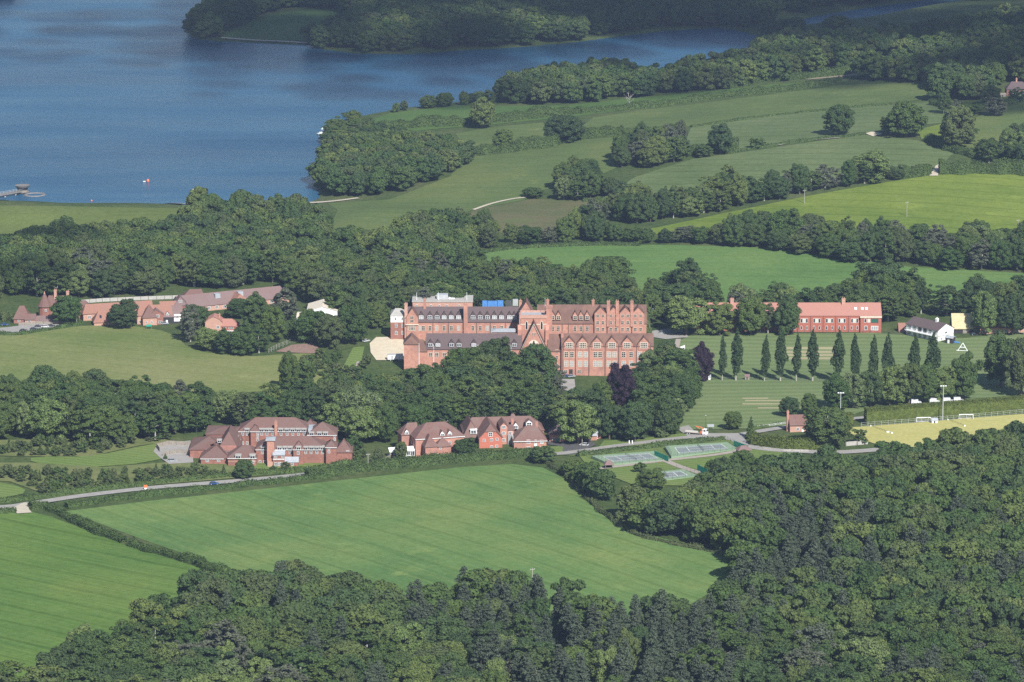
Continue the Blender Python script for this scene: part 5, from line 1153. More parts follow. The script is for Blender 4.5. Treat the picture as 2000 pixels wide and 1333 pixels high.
# woods beyond the college
HAM = [[(0, 590), (60, 590), (180, 585), (300, 575), (350, 560), (420, 565), (560, 556), (600, 590), (560, 620), (460, 600), (460, 662), (390, 665), (250, 645), (0, 660)], [(592, 600), (655, 600), (655, 652), (592, 652)], [(594, 430), (622, 430), (622, 448), (594, 448)], [(696, 515), (736, 515), (736, 536), (696, 536)],
       [(755, 634), (930, 632), (940, 646), (1290, 646), (1340, 655), (1340, 740), (755, 740)], [(1340, 634), (1735, 634), (1735, 655), (1340, 655)], [(1735, 620), (1900, 620), (1900, 660), (1735, 660)], [(1850, 630), (2060, 630), (2060, 660), (1850, 660)]]
topD = [(-60, 465), (40, 448), (100, 435), (200, 432), (280, 428), (330, 408), (390, 373), (440, 383), (500, 373), (560, 388), (615, 382), (635, 402), (650, 442), (700, 448), (760, 432), (830, 408), (900, 408), (915, 420), (928, 505), (1040, 512)]
botD = [(-60, 592), (80, 582), (200, 586), (300, 575), (370, 562), (450, 566), (560, 556), (600, 590), (660, 640), (750, 642), (765, 628), (800, 628), (920, 630), (1040, 640)]
LAKEP = [tuple(q) for q in LAKE_PX]
back = fill(topD, botD, 14.5, 18, rg, HAM[1:] + [LAKEP])
topE = [(1000, 505), (1060, 505), (1130, 520), (1180, 505), (1230, 540), (1290, 545), (1320, 515), (1375, 520), (1400, 555), (1450, 548), (1500, 552), (1600, 558), (1680, 530), (1750, 520), (1800, 540), (1850, 560), (1900, 545), (2060, 540)]
botE = [(1000, 640), (1280, 640), (1340, 645), (1350, 632), (1730, 632), (1740, 648), (1900, 640), (2060, 648)]
back += fill(topE, botE, 14.5, 18.5, rg, HAM[5:])
back.sort(key=lambda q: -q[4]); print('back', len(back))
for i, (X, Y, k, px, py) in enumerate(back[:270]):
    kind = pick(px, py, rg.uniform(), .50, .78, .86); w_ = rg.choice([rg.uniform(10, 14), rg.uniform(14, 18), rg.uniform(17, 21)])
    look = {'oak': 'rounded dark green', 'ash': 'loose mid green', 'grey': 'greyish green', 'pale': 'pale yellow green'}[kind]
    where = 'behind the farm hamlet' if px < 600 else 'behind the college' if px < 1300 else 'behind the red roofed block'
    tree(kind, 'woodland_tree', X, Y, w_, 18.5 * k * rg.uniform(.78, 1.08) * (.8 + w_ / 75), lab(look, w_, px, py, LM3, 0), 'tree', 'trees of the wood behind the college')
merged_wood('woodland', back[270:], 18, 16, 6, label='dark wood climbing towards the dam behind the nearer trees', dens=1.4)

# hedgerow woods between the fields
hr_ = []
for t, b_, st, hm, ex in (
    ([(850, 425), (900, 410), (960, 426), (985, 444), (1060, 452), (1110, 425), (1150, 405), (1190, 430), (1250, 455), (1300, 458), (1380, 438), (1450, 428), (1550, 417), (1620, 432), (1700, 432), (1760, 437), (1850, 452), (1900, 442), (2060, 432)],
     [(850, 500), (930, 490), (1000, 481), (1140, 475), (1360, 479), (1500, 487), (1650, 512), (1800, 524), (2060, 540)], 12.5, 15, []),
    ([(1175, 385), (1240, 372), (1300, 382), (1370, 368), (1420, 333), (1440, 362), (1500, 348), (1550, 333), (1650, 328), (1700, 305), (1745, 330), (1800, 332)], [(1175, 412), (1230, 447), (1300, 437), (1450, 407), (1600, 377), (1750, 350), (1800, 345)], 11.5, 14, []),
    ([(1038, 374), (1090, 333), (1130, 312), (1170, 332), (1210, 357)], [(1038, 389), (1100, 394), (1190, 391), (1210, 377)], 11.5, 14, []),
    ([(1200, 292), (1215, 252), (1250, 247), (1330, 240), (1345, 282), (1380, 288)], [(1200, 332), (1280, 326), (1340, 313), (1380, 306)], 12, 16, []),
    ([(1820, 200), (1850, 190), (1900, 205), (1960, 200)], [(1825, 222), (1880, 226), (1930, 232), (1965, 222)], 13, 14, []), ([(1840, 240), (1880, 215), (1920, 285), (1960, 245), (2060, 225)], [(1840, 292), (1900, 296), (1930, 322), (2060, 332)], 13, 16, [])):
    hr_ += fill(t, b_, st, hm, rg, ex)
print('hedgerow', len(hr_)); hr_.sort(key=lambda q: -q[4])
for i, (X, Y, k, px, py) in enumerate(hr_[:280]):
    v = rg.uniform(); kind = 'oak' if v < .65 else 'ash' if v < .88 else 'grey' if v < .95 else 'pale'
    where = 'in the tree belt below the hill field' if py > 440 else 'in the tree line between the hill field and the barley' if py > 330 and px > 1170 else 'in the clump at the corner of the middle field' if px < 1210 else 'in the clump at the top of the middle field' if px < 1450 else 'in the dark clump at the right end of the barley'
    look = {'oak': 'rounded dark green', 'ash': 'loose mid green', 'grey': 'greyish green', 'pale': 'pale green'}[kind]
    w_ = rg.uniform(9, 19); tree(kind, 'hedgerow_tree', X, Y, w_, 17 * k * rg.uniform(.75, 1.15), lab(look, w_, px, py, LM4, 0), 'tree', 'hedgerow trees between the fields')
if hr_[280:]: merged_wood('hedgerow_woodland', hr_[280:], 16, 14, 7, label='further trees of the hedgerow belts', dens=1.4)

# lakeside and far woods
t9 = [(625, 300), (650, 262), (690, 262), (740, 258), (830, 258), (900, 262), (920, 290)]; b9 = [(625, 386), (700, 386), (780, 376), (850, 356), (905, 330), (920, 308)]
lw = fill(t9, b9, 13.5, 16, rg, [LAKEP]); lw += [(q[0], q[1], .42, q[3], q[4]) for q in fill([(638, 250), (660, 216), (720, 222), (760, 240), (800, 255), (830, 262)], [(638, 300), (700, 300), (760, 285), (830, 275)], 11, 7, rg, [LAKEP, [(700, 236), (900, 200), (900, 250), (780, 256), (720, 250)], [(660, 238), (685, 238), (685, 262), (655, 262)]])]
merged_wood('lakeside_woodland', lw, 16, 15, 9, label='dense dark wood on the near shore of the reservoir', dens=1.6)
t10 = [(920, 192), (965, 180), (985, 152), (1050, 132), (1150, 117), (1300, 127), (1380, 105), (1440, 95), (1480, 78), (1540, 62), (1640, 58), (1720, 55), (1800, 40), (1900, 25), (2060, 0)]
b10 = [(920, 202), (980, 203), (1100, 206), (1250, 190), (1400, 176), (1550, 158), (1650, 156), (1820, 164), (1835, 198), (1905, 196), (1945, 182), (1960, 168), (2060, 150)]
BR = [(1530, 150), (1750, 122), (1775, 136), (1600, 158), (1530, 158)]
far = fill(t10, b10, 15, 17, rg, [LAKEP, BR, POND_PX, [(1950, 160), (2060, 160), (2060, 200), (1900, 210)]])
far += fill([(1440, 62), (1490, 48), (1550, 40), (1600, 38), (1660, 36)], [(1478, 84), (1540, 74), (1600, 66), (1660, 60)], 13, 15, rg, [LAKEP, POND_PX])
merged_wood('shore_woodland', far, 17, 16, 10, label='belt of dark trees along the far side of the fields beside the lake arm', dens=1.4)
t11 = [(366, 40), (400, -10), (420, -40), (2060, -60)]; b11 = [(366, 68), (400, 78), (432, 76), (500, 72), (600, 90), (700, 104), (800, 103), (900, 95), (1000, 90), (1100, 82), (1200, 70), (1300, 56), (1400, 50), (1470, 58), (1560, 25), (1640, 10), (2060, -5)]
FP = [(425, 76), (470, 48), (520, 30), (600, 15), (660, 20), (690, 38), (660, 64), (600, 84)]
fw = fill(t11, b11, 16.5, 17, rg, [FP, LAKEP, [(965, 0), (1048, 0), (1040, 24), (985, 22)], POND_PX])
merged_wood('far_woodland', fw, 17, 18, 12, label='dark woods on the far shore of the reservoir', dens=1.3)
fc = fill([(-60, -40), (30, -6)], [(-60, 12), (24, 10)], 14, 15, rg); merged_wood('far_left_woodland', fc, 16, 16, 13, label='tip of a far wood at the upper left corner')

# ------------------------------------------------------------------ single trees
for i, (px, py, w_, h_) in enumerate(((1410.5, 744, 15, 90), (1437, 744, 23, 101), (1493, 745, 16, 90), (1524, 745, 22, 103), (1555, 745, 17, 93), (1587, 745, 23, 101), (1636, 748, 23, 104), (1670, 750, 20, 97), (1704, 751, 18, 96), (1733, 755, 21, 103), (1784, 756, 21, 102), (1820, 760, 26, 108))):
    ordn = ('small thin poplar first from the left', 'broad poplar second from the left', 'thin poplar left of the worn wickets', 'poplar at the left edge of the worn wickets', 'slim poplar in front of the middle of the wickets', 'broad poplar at the right part of the wickets',
            'poplar just past the right end of the wickets', 'poplar sixth from the right end of the row', 'slim poplar fifth from the right end', 'poplar fourth from the right end', 'poplar third from the right, after a wide gap', 'stoutest poplar in front of the white pavilion')[i]
    if i == 7: ordn = 'poplar next after the one at the end of the wickets'
    if i == 10: ordn = 'poplar second from the right, after a wide gap'
    if i == 8: ordn = 'slim poplar left of the pair before the wide gap'
    if i == 9: ordn = 'poplar last before the wide gap in the row'
    tree_px('poplar', 'poplar_tree', px, py, w_, h_, 'columnar ' + ordn, 'poplar', 'row of poplars across the cricket ground', i)
tree_px('copper', 'copper_beech_tree', 1371, 744, 44, 72, 'dark purple copper beech at the left end of the poplar row', 'tree', None, 0)
tree_px('copper', 'copper_beech_tree', 1213, 806, 62, 92, 'dark purple copper beech in front of the college right wing', 'tree', None, 1)
SG = [('oak', 241, 641, 62, 52, 'round dark tree on the meadow edge in front of the orange barns'), ('oak', 133, 634, 62, 54, 'dark spreading tree beside the oast tower'), ('pale', 1243, 680, 60, 74, 'bright light green tree at the right end of the college courtyard'),
    ('pale', 1340, 655, 84, 72, 'pale green broad tree nearest the college in the row before the red roofed block'), ('oak', 1405, 656, 56, 62, 'mid green tree second in the row before the red roofed block'), ('oak', 1466, 655, 62, 72, 'tall dark tree in the middle of the row before the red roofed block'), ('ash', 1500, 652, 34, 56, 'narrow tree squeezed between two large ones before the red roofed block'), ('oak', 1537, 655, 58, 70, 'broad dark tree at the right end of the row before the red roofed block'),
    ('pale', 1924, 655, 56, 84, 'tall olive green tree left of two at the right end of the pavilion lawn'), ('oak', 1978, 655, 60, 80, 'tall dark tree at the right frame edge beyond the lawn'),
    ('oak', 1955, 755, 74, 100, 'large round dark tree standing on the bank right of the lawn'), ('oak', 1995, 775, 60, 110, 'dark tree cut by the right frame edge on the bank'), ('bush', 1914, 725, 20, 22, 'small shrub beside the large dark bank tree'),
    ('oak', 941, 250, 54, 54, 'lone dark oak on the hedge between the lakeside fields'), ('oak', 1640, 264, 58, 56, 'lone round oak between the pale field and the barley'), ('oak', 1408, 300, 54, 54, 'lone dark oak at the left end of the barley'),
    ('oak', 1770, 268, 76, 66, 'broad dark oak beside the sandy gateway'), ('ash', 1740, 262, 44, 36, 'lower tree left of the broad oak at the sandy gateway'), ('oak', 1868, 292, 70, 82, 'tall dark oak right of the small corner field'), ('oak', 983, 295, 44, 40, 'dark oak in the hedge above the middle field'),
    ('oak', 1098, 280, 66, 56, 'dark oak left of a pair in the hedge above the middle field'), ('oak', 1120, 276, 46, 46, 'dark oak right of a pair in the hedge above the middle field'), ('bush', 1478, 290, 34, 20, 'low bush beside the barley field hedge'),
    ('oak', 790, 216, 16, 18, 'small round tree on the lake shore left of the row'), ('bush', 774, 220, 18, 16, 'small bush furthest left on the lake shore'), ('oak', 835, 212, 34, 24, 'low tree on the lake shore beside the two small ones'), ('oak', 868, 209, 36, 28, 'rounded tree in the middle of the shore row'), ('oak', 906, 206, 20, 26, 'narrow tree in the shore row before the wood'),
    ('oak', 566, 768, 44, 78, 'grey green tree standing out over the meadow edge'), ('bush', 600, 740, 40, 34, 'rounded shrub beside the meadow corner path'), ('oak', 296, 625, 20, 24, 'small dark tree behind the orange barn'),
    ('oak', 385, 648, 56, 52, 'dense dark tree in front of the long mauve roof'), ('grey', 372, 668, 44, 68, 'greyish brown tree at the meadow edge'), ('pale', 408, 684, 56, 42, 'bright green tree on the meadow corner below the red gambrel house'),
    ('oak', 440, 690, 48, 44, 'dark tree on the meadow edge right of the bright green one'), ('oak', 476, 694, 52, 54, 'dark green tree bulging into the meadow'), ('ash', 506, 690, 46, 48, 'tree at the right end of the meadow edge clump'), ('oak', 500, 652, 60, 74, 'tall tree right of the red gambrel house'), ('oak', 535, 668, 50, 66, 'tall tree left of the red brown soil'), ('cone', 571, 662, 26, 46, 'bright green cone shaped tree behind the red brown soil'),
    ('oak', 600, 666, 44, 60, 'round tree behind the right end of the red brown soil'), ('oak', 645, 680, 56, 66, 'tree left of the small striped lawn'), ('oak', 690, 672, 60, 84, 'tall tree behind the small striped lawn'), ('ash', 660, 640, 56, 74, 'loose tree half covering the white sports hall'), ('grey', 558, 626, 56, 62, 'greyish tree covering the end of the long mauve roof'),
    ('oak', 470, 620, 60, 36, 'low trees edge in front of the arched orange gable'), ('oak', 735, 640, 50, 50, 'tree left of the pale mansard annexe'), ('ash', 625, 660, 50, 44, 'tree at the foot of the white sports hall'),
    ('oak', 1432, 839, 34, 36, 'small round dark tree standing alone on the verge beside the lower pitch'), ('cone', 1466, 858, 22, 44, 'narrow dark tree at the end of the clipped hedge'), ('cone', 1576, 822, 14, 10, 'tiny shrub by the fence of the lower pitch'),
    ('oak', 1543, 815, 36, 40, 'tree behind the cottage chimney'), ('oak', 1580, 812, 36, 42, 'tree behind the cottage roof'), ('oak', 1618, 872, 96, 76, 'large spreading dark tree covering the right end of the cottage'), ('bush', 1678, 868, 34, 30, 'round bush at the end of the grey wall'),
    ('pale', 1130, 868, 74, 84, 'pale loose crowned willow on the grass by the forecourt'), ('oak', 1240, 862, 66, 80, 'mid green tree right of the pale willow'), ('oak', 1190, 858, 40, 66, 'dark tree between the willow and the mid green tree'), ('oak', 1300, 852, 60, 70, 'dark tree at the left of the lorry'),
    ('oak', 908, 892, 44, 34, 'round green tree on the hedge in front of the two houses'), ('oak', 783, 898, 26, 34, 'small dark tree in front of the conservatory'), ('oak', 478, 935, 40, 36, 'round dark tree in front of the brown roofed complex'), ('cone', 323, 898, 10, 12, 'tiny conifer inside the grey fenced yard'),
    ('oak', 968, 742, 62, 78, 'round dark tree rising before the college roof left of the front gable'), ('oak', 1048, 775, 84, 104, 'very large dark tree standing before the foot of the front gable'), ('oak', 905, 748, 74, 66, 'broad green tree before the college left wing'), ('oak', 612, 668, 66, 58, 'round tree directly in front of the white sports hall'), ('ash', 640, 664, 50, 50, 'loose tree before the right corner of the white sports hall'), ('oak', 1272, 962, 66, 42, 'low spreading tree before the left end of the lowest tennis court'), ('oak', 1375, 962, 50, 40, 'dark tree just below the right end of the lowest tennis court'), ('ash', 690, 895, 40, 40, 'light tree right of the low hipped roof'), ('pale', 705, 850, 100, 90, 'very large pale green tree right of the brown roofed complex'), ('oak', 745, 862, 60, 70, 'dark tree between the brown roofed complex and the hipped house'),
    ('oak', 1390, 926, 28, 27, 'small round tree between the tennis courts'), ('bush', 1250, 924, 26, 20, 'shrub below the left tennis court'), ('pale', 1115, 940, 22, 14, 'pale flowering shrub on the field corner'),
    ('pale', 1292, 855, 32, 20, 'yellow flowering shrub beside the lorry turning'), ('oak', 1410, 955, 50, 60, 'tree left of the lower right tennis court'), ('oak', 1450, 930, 56, 50, 'tree overlapping the far right tennis court'), ('grey', 1160, 456, 50, 62, 'light grey green tree in the belt above the bright field'),
    ('cone', 745, 520, 9, 26, 'narrow pale cypress beside the woodland cottage'), ('grey', 1330, 300, 26, 60, 'tall bare looking pale tree at the field clump'), ('pale', 1700, 352, 90, 54, 'broad lighter green tree in the line above the hill field'),
    ('oak', 1530, 480, 70, 66, 'tallest round oak in the belt below the hill field'), ('oak', 1900, 470, 44, 34, 'round tree standing above the belt at the right'), ('oak', 1186, 560, 90, 60, 'broad dark oak rising above the wood into the bright field'), ('oak', 1345, 590, 60, 80, 'tall tree group standing above the bright field edge'),
    ('oak', 1948, 168, 34, 44, 'dark tree left of the hillside house'), ('oak', 1935, 205, 40, 36, 'dark tree below the hillside sheds'), ('ash', 1985, 200, 34, 26, 'low tree in front of the hillside house'), ('oak', 1890, 195, 50, 50, 'dark tree at the corner of the far wood left of the sheds'), ('oak', 1858, 178, 54, 50, 'dark tree standing out of the far wood corner'), ('oak', 1720, 590, 100, 76, 'broad olive oak at the right end of the bright field')]
for k, px, py, w_, h_, lb in SG:
    tree_px(k, {'cone': 'conifer_tree', 'bush': 'round_bush'}.get(k, 'specimen_tree'), px, py, w_, h_, lb, 'bush' if k == 'bush' else 'tree')
# the belt of trees in front of the clipped hedge and behind the sports turf
for i, (px, w_, h_) in enumerate(((1632, 56, 64), (1668, 56, 66), (1700, 56, 70), (1738, 60, 76), (1775, 58, 76), (1808, 52, 70), (1842, 52, 66), (1880, 56, 84))):
    py = 800 - (px - 1630) * .08
    tree_px('pale' if i in (1, 3, 6) else 'oak', 'belt_tree', px, py, w_, h_, ('olive green' if i in (1, 3, 6) else 'dark green') + ' tree ' + ('at the left end of the belt below the poplars', 'second from the left in the belt below the poplars', 'third from the left in the belt below the poplars', 'left of the middle of the belt below the poplars', 'right of the middle of the belt below the poplars', 'above the white vans in the belt', 'second from the right in the belt below the poplars', 'tallest at the right end of the belt below the poplars')[i], 'tree', 'belt of trees below the poplars')
# dead tree
p = at(1228, 210); o = empty('dead_tree', p, 0, 'bare pale dead tree on the hedge of the lakeside field', 'tree')
m = MB(); m.tube((0, 0, -.5), (.3, 0, 6), .4, .25, 7); m.build('trunk', M['bark_grey'], o)
for i in range(7):
    a = i * 2.4; m = MB(); st = Vector((.2, 0, 3 + i * .8)); e = st + Vector((math.cos(a) * 3.2, math.sin(a) * 3.2, 3.2)); m.tube(st, e, .2, .08, 5)
    for j in (-1, 1): m.tube(st.lerp(e, .6), e + Vector((math.cos(a + j) * 1.4, math.sin(a + j) * 1.4, .8)), .09, .04, 4)
    m.build('branch', M['bark_grey'], o)

# ------------------------------------------------------------------ young plantation and scrub
sc = fill([(0, 862), (120, 848), (250, 850), (330, 856)], [(0, 890), (60, 892), (180, 892), (270, 868), (330, 862)], 6.2, 4, rg) + fill([(0, 905), (60, 905), (200, 915), (330, 905), (480, 912), (560, 912)], [(0, 938), (60, 955), (100, 968), (250, 952), (400, 935), (560, 925)], 6.4, 4, rg, [[(300, 860), (385, 860), (385, 908), (300, 908)], [(368, 880), (660, 880), (660, 915), (368, 915)]]) + fill([(590, 690), (660, 680), (720, 690), (720, 730)], [(590, 745), (660, 745), (715, 740), (720, 745)], 8, 4, rg, [[(660, 676), (716, 676), (706, 728), (660, 726)]]) + fill([(640, 878), (780, 880)], [(640, 906), (780, 900)], 8, 4, rg) 
random.shuffle(sc); print('scrub', len(sc))
for i, (X, Y, k, px, py) in enumerate(sc[:290]):
    where = 'on the upper strip of the young plantation' if py < 893 and px < 400 else 'on the lower strip of the young plantation' if px < 600 and py > 850 else 'in the garden left of the gravel yard' if py < 800 else 'beside the low hipped roof by the road'
    kind = random.choice(['shrub', 'shrub', 'shrub', 'bush', 'cone'] if py > 850 else ['shrub', 'bush']); look = {'shrub': 'yellowish green shrub ', 'bush': 'dark green rounded shrub ', 'cone': 'small pointed young conifer '}[kind]
    tree(kind, 'shrub', X, Y, rg.uniform(3.2, 6.8) * (.6 if kind == 'cone' else 1), rg.uniform(2.2, 5.6), look + where, 'shrub', look + where)

# ------------------------------------------------------------------ hedges
H = hedge
H('hedge', [(-40, 985), (60, 976), (160, 962), (300, 946), (450, 932), (590, 921), (700, 905)], 3.2, 2.4, 'long hedge along the far side of the road')
H('hedge', [(130, 993), (200, 981), (300, 970), (420, 956), (560, 942), (640, 932)], 3.6, 2.6, 'hedge between the road and the wheat field, left half', rough=.4)
H('hedge', [(600, 935), (700, 922), (800, 912), (900, 902), (1000, 895), (1045, 893)], 5.5, 4.4, 'tall hedge between the road and the wheat field, right half', rough=.25)
H('hedge', [(690, 912), (800, 900), (900, 893), (1000, 889), (1040, 890)], 3, 2.2, 'low hedge in front of the two brick houses')
H('hedge', [(60, 994), (90, 992), (120, 1008), (160, 1028)], 4.6, 3.2, 'start of the field hedge beside the road junction', rough=.3)
H('hedge', [(165, 1030), (200, 1046), (240, 1060)], 4.6, 4.0, 'thick dark length of hedge between the two wheat fields', rough=.3)
H('hedge', [(255, 1066), (300, 1080), (360, 1096), (410, 1112), (470, 1124)], 4.0, 3.2, 'far length of hedge between the two wheat fields', rough=.45)
H('hedge', [(1064, 902), (1095, 924), (1125, 950), (1180, 1006), (1250, 1046), (1350, 1071), (1440, 1088)], 3, 1.8, 'low ragged hedge along the right side of the wheat field', rough=.5, mat='leaf_scrub')
H('hedge', [(-50, 1004), (30, 1001)], 3.4, 2.4, 'short dark hedge left of the field gate')
H('hedge', [(1130, 892), (1200, 885), (1300, 873), (1400, 862), (1412, 860)], 3.0, 2.6, 'hedge between the road and the tennis courts')
H('clipped_hedge', [(1470, 868), (1500, 873), (1545, 878), (1600, 876), (1615, 870)], 6, 6.0, 'tall dark clipped hedge around the cottage garden', mat='leaf_yew', clipped=False, rough=.1)
H('clipped_hedge', [(1690, 829), (1800, 820), (1900, 812), (2000, 804), (2060, 800)], 3.6, 8.6, 'very long tall clipped conifer hedge behind the sports turf', mat='leaf_yew', clipped=True, size=.3, dens=4.5)
H('clipped_hedge', [(1628, 835), (1664, 832)], 3.4, 7, 'short clipped hedge left of the gap by the sports turf', mat='leaf_yew', clipped=True, size=.3, dens=4.5)
H('hedge', [(715, 256), (760, 252), (860, 246), (960, 240), (1040, 231), (1130, 222)], 10, 6.5, 'hedge below the lakeside field', rough=.35)
H('hedge', [(1130, 222), (1250, 212), (1400, 192), (1550, 175), (1640, 162)], 7, 4.5, 'thin hedge between the lakeside field and the upper field')
H('hedge', [(905, 304), (980, 298), (1060, 288), (1130, 272), (1215, 264)], 10, 7, 'hedge along the top of the middle field', rough=.35)
H('hedge', [(1320, 308), (1380, 300), (1420, 298), (1440, 296)], 9, 7, 'rough hedge under the lone oak at the end of the barley', rough=.4)
H('hedge', [(1440, 297), (1520, 284), (1600, 273), (1690, 264)], 3, 1.8, 'low hedge between the pale field and the barley')
H('hedge', [(1350, 249), (1500, 228), (1650, 213), (1740, 205)], 3, 1.5, 'thin grassy hedge above the pale field')
H('hedge', [(1760, 346), (1815, 340)], 9, 7, 'hedge left of the chalk gateway'); H('hedge', [(1835, 338), (1900, 338), (2050, 342)], 10, 8, 'hedge right of the chalk gateway', rough=.3)
H('hedge', [(1140, 394), (1190, 392), (1225, 378)], 3, 2.4, 'hedge at the corner below the middle clump'); H('hedge', [(1740, 128), (1640, 147), (1500, 160), (1420, 174)], 8, 6, 'dark hedge under the brown soil field')
H('hedge', [(0, 655), (40, 654), (100, 645), (160, 636)], 3, 2, 'hedge between the car park and the meadow', rough=.4)
H('hedge', [(1250, 480), (1140, 480), (1000, 487), (940, 495)], 4, 2.2, 'low hedge along the top of the bright field')
H('hedge', [(1640, 808), (1560, 822), (1470, 838)], 1.6, .9, 'low line of growth beside the lower pitch fence')
H('hedge', [(1925, 312), (1860, 296), (1810, 276)], 7, 5, 'hedge at the right tip of the barley'); H('hedge', [(1820, 205), (1900, 216), (1960, 205), (2050, 188)], 6, 4, 'hedge below the hillside smallholding')
H('garden_hedge', [(440, 616), (500, 612), (520, 610)], 3, 3, 'bright hedge in front of the long mauve roofed range', mat='leaf_scrub')
H('hedge', [(0, 626), (16, 625), (30, 628)], 7, 4.5, 'bright green hedge at the far left edge', mat='leaf_scrub'); H('hedge', [(740, 470), (900, 480), (1000, 486)], 5, 4, 'hedge behind the wood left of the bright field')
# ------------------------------------------------------------------ tennis courts
CN = ['left', 'large upper', 'right', 'lower']
for i, q in enumerate(([(1154, 897.5), (1277, 885.5), (1307, 900), (1190, 911.5)], [(1298, 878.5), (1421, 867.5), (1443, 879.5), (1311, 897.5)], [(1397, 908), (1535, 896), (1556, 908), (1400, 927)], [(1256, 929), (1334, 920), (1364, 932), (1250, 947)])):
    Pw = [at(a, b) for a, b in q]
    zc = max(p.z for p in Pw) + .62
    o = empty('tennis_court', Pw[0], 0, ('green and grey tennis court nearest the houses', 'largest tennis court between the windscreen and the small pavilion', 'tennis court partly hidden by trees below the small pavilion', 'tennis court lowest of all, half hidden behind the trees')[i], 'tennis court', 'tennis courts')
    c0, c1, c2, c3 = [Vector((p.x, p.y, zc)) - Pw[0] for p in Pw]
    def uv(u, v, dz=0): p = c0.lerp(c1, u).lerp(c3.lerp(c2, u), v); return (p.x, p.y, p.z + dz)
    m = MB(); m.slab([uv(0, 0), uv(1, 0), uv(1, 1), uv(0, 1)], 1.2); m.build('court_surround', M['court_green'], o)
    m = MB(); m.add([uv(.14, .2, .012), uv(.86, .2, .012), uv(.86, .8, .012), uv(.14, .8, .012)], [(0, 1, 2, 3)]); m.build('playing_area', M['court_grey'], o)
    Lc = (c1 - c0).length; Wc = (c3 - c0).length; m = MB()
    def hline(v, a=.14, b=.86): t = .11 / Wc; m.add([uv(a, v - t, .024), uv(b, v - t, .024), uv(b, v + t, .024), uv(a, v + t, .024)], [(0, 1, 2, 3)])
    def vline(u, a=.2, b=.8): t = .11 / Lc; m.add([uv(u - t, a, .034), uv(u + t, a, .034), uv(u + t, b, .034), uv(u - t, b, .034)], [(0, 1, 2, 3)])
    for v in (.2, .27, .73, .8): hline(v)
    hline(.5, .31, .69)
    for u in (.14, .86): vline(u)
    for u in (.31, .69): vline(u, .27, .73)
    m.build('line_marking', M['line'], o)
    m = MB()
    a, b_ = Vector(uv(.5, .17)), Vector(uv(.5, .83)); m.tube(a, a + Vector((0, 0, 1.1)), .06, .06, 6); m.tube(b_, b_ + Vector((0, 0, 1.1)), .06, .06, 6); m.tube(a + Vector((0, 0, 1.0)), b_ + Vector((0, 0, 1.0)), .05, .05, 4)
    for k in range(22): p = a.lerp(b_, (k + .5) / 22); m.tube(p, p + Vector((0, 0, 1)), .018, .018, 3)
    for k in range(4): m.tube(a + Vector((0, 0, .15 + k * .24)), b_ + Vector((0, 0, .15 + k * .24)), .018, .018, 3)
    m.build('net', M['dark_metal'], o)
    # wire fence round the court: a thing of its own
    f = empty('court_fence', Pw[0], 0, ('wire fence around the tennis court nearest the houses', 'wire fence around the largest tennis court', 'wire fence around the court below the small pavilion', 'wire fence around the lowest tennis court')[i], 'fence', 'fences round the tennis courts')
    cs = [uv(0, 0), uv(1, 0), uv(1, 1), uv(0, 1), uv(0, 0)]; w_ = MB()
    for a, b_ in zip(cs[:-1], cs[1:]):
        a, b_ = Vector(a), Vector(b_); nn = max(3, int((b_ - a).length / 3.2))
        for k in range(nn):
            p = a.lerp(b_, k / nn); g = MB(); g.tube(p - Vector((0, 0, .3)), p + Vector((0, 0, 2.9)), .055, .05, 5); g.build('post', M['dark_metal'], f)
        for z in (.1, 1.0, 2.0, 2.9): w_.tube(a + Vector((0, 0, z)), b_ + Vector((0, 0, z)), .02, .02, 3)
        for k in range(nn * 6): p = a.lerp(b_, k / (nn * 6)); w_.tube(p + Vector((0, 0, .05)), p + Vector((0, 0, 2.9)), .008, .008, 3)
    w_.build('wire_mesh', M['dark_metal'], f)
for (a, b_, lb) in (((1278, 893), (1305, 904), 'green windscreen between the two upper tennis courts'), ((1433, 873), (1461, 883), 'green windscreen nearest the road junction'), ((1362, 920), (1382, 930), 'short green windscreen beside the small round tree'), ((1519, 905), (1552, 919), 'green windscreen at the right end of the tennis courts')):
    A, B_ = at(*a), at(*b_); o = empty('windscreen', A, 0, lb, 'windscreen', 'green windscreens of the tennis courts'); v = B_ - A; n_ = Vector((-v.y, v.x, 0)).normalized() * .04
    m = MB(); m.slab([tuple(n_ + Vector((0, 0, 3.2))), tuple(v + n_ + Vector((0, 0, 3.2))), tuple(v - n_ + Vector((0, 0, 3.2))), tuple(-n_ + Vector((0, 0, 3.2)))], 2.9); m.build('screen_cloth', M['green_net'], o)
    for k in range(6):
        p = v * (k / 5) + n_ * 3; g = MB(); g.tube(p, p + Vector((0, 0, 3.5)), .06, .06, 5); g.build('post', M['dark_metal'], o)
def shelter(px, py, w_, d_, h_, rot, lb):
    p = at(px, py); o = empty('court_shelter', p, R(rot), lb, 'shelter')
    for a in (-w_/2, w_/2):
        for c in (0, d_): m = MB(); m.tube((a * .9, c, -.3), (a * .9, c, h_), .12, .12, 6); m.build('post', M['wood'], o)
    m = MB(); m.box(-w_/2 * .95, w_/2 * .95, d_ - .1, d_ + .1, 0, h_ - .01); m.build('back_wall', M['black'], o)
    m = MB(); m.add([(-w_/2 - .5, -.6, h_), (w_/2 + .5, -.6, h_), (w_/2 + .5, d_ + .6, h_), (-w_/2 - .5, d_ + .6, h_), (-w_/5, d_/2, h_ + 2), (w_/5, d_/2, h_ + 2)], [(0, 3, 2, 1), (0, 1, 5, 4), (1, 2, 5), (2, 3, 4, 5), (3, 0, 4)]); m.build('roof', M['roof_mauve'], o)
    m = MB(); m.box(-w_/2 * .8, w_/2 * .8, d_ - 1, d_ - .3, .4, .5); m.build('bench', M['wood'], o)
shelter(1455, 890, 6.5, 4.5, 2.6, 15, 'small open pavilion with brown hipped roof beside the largest tennis court')
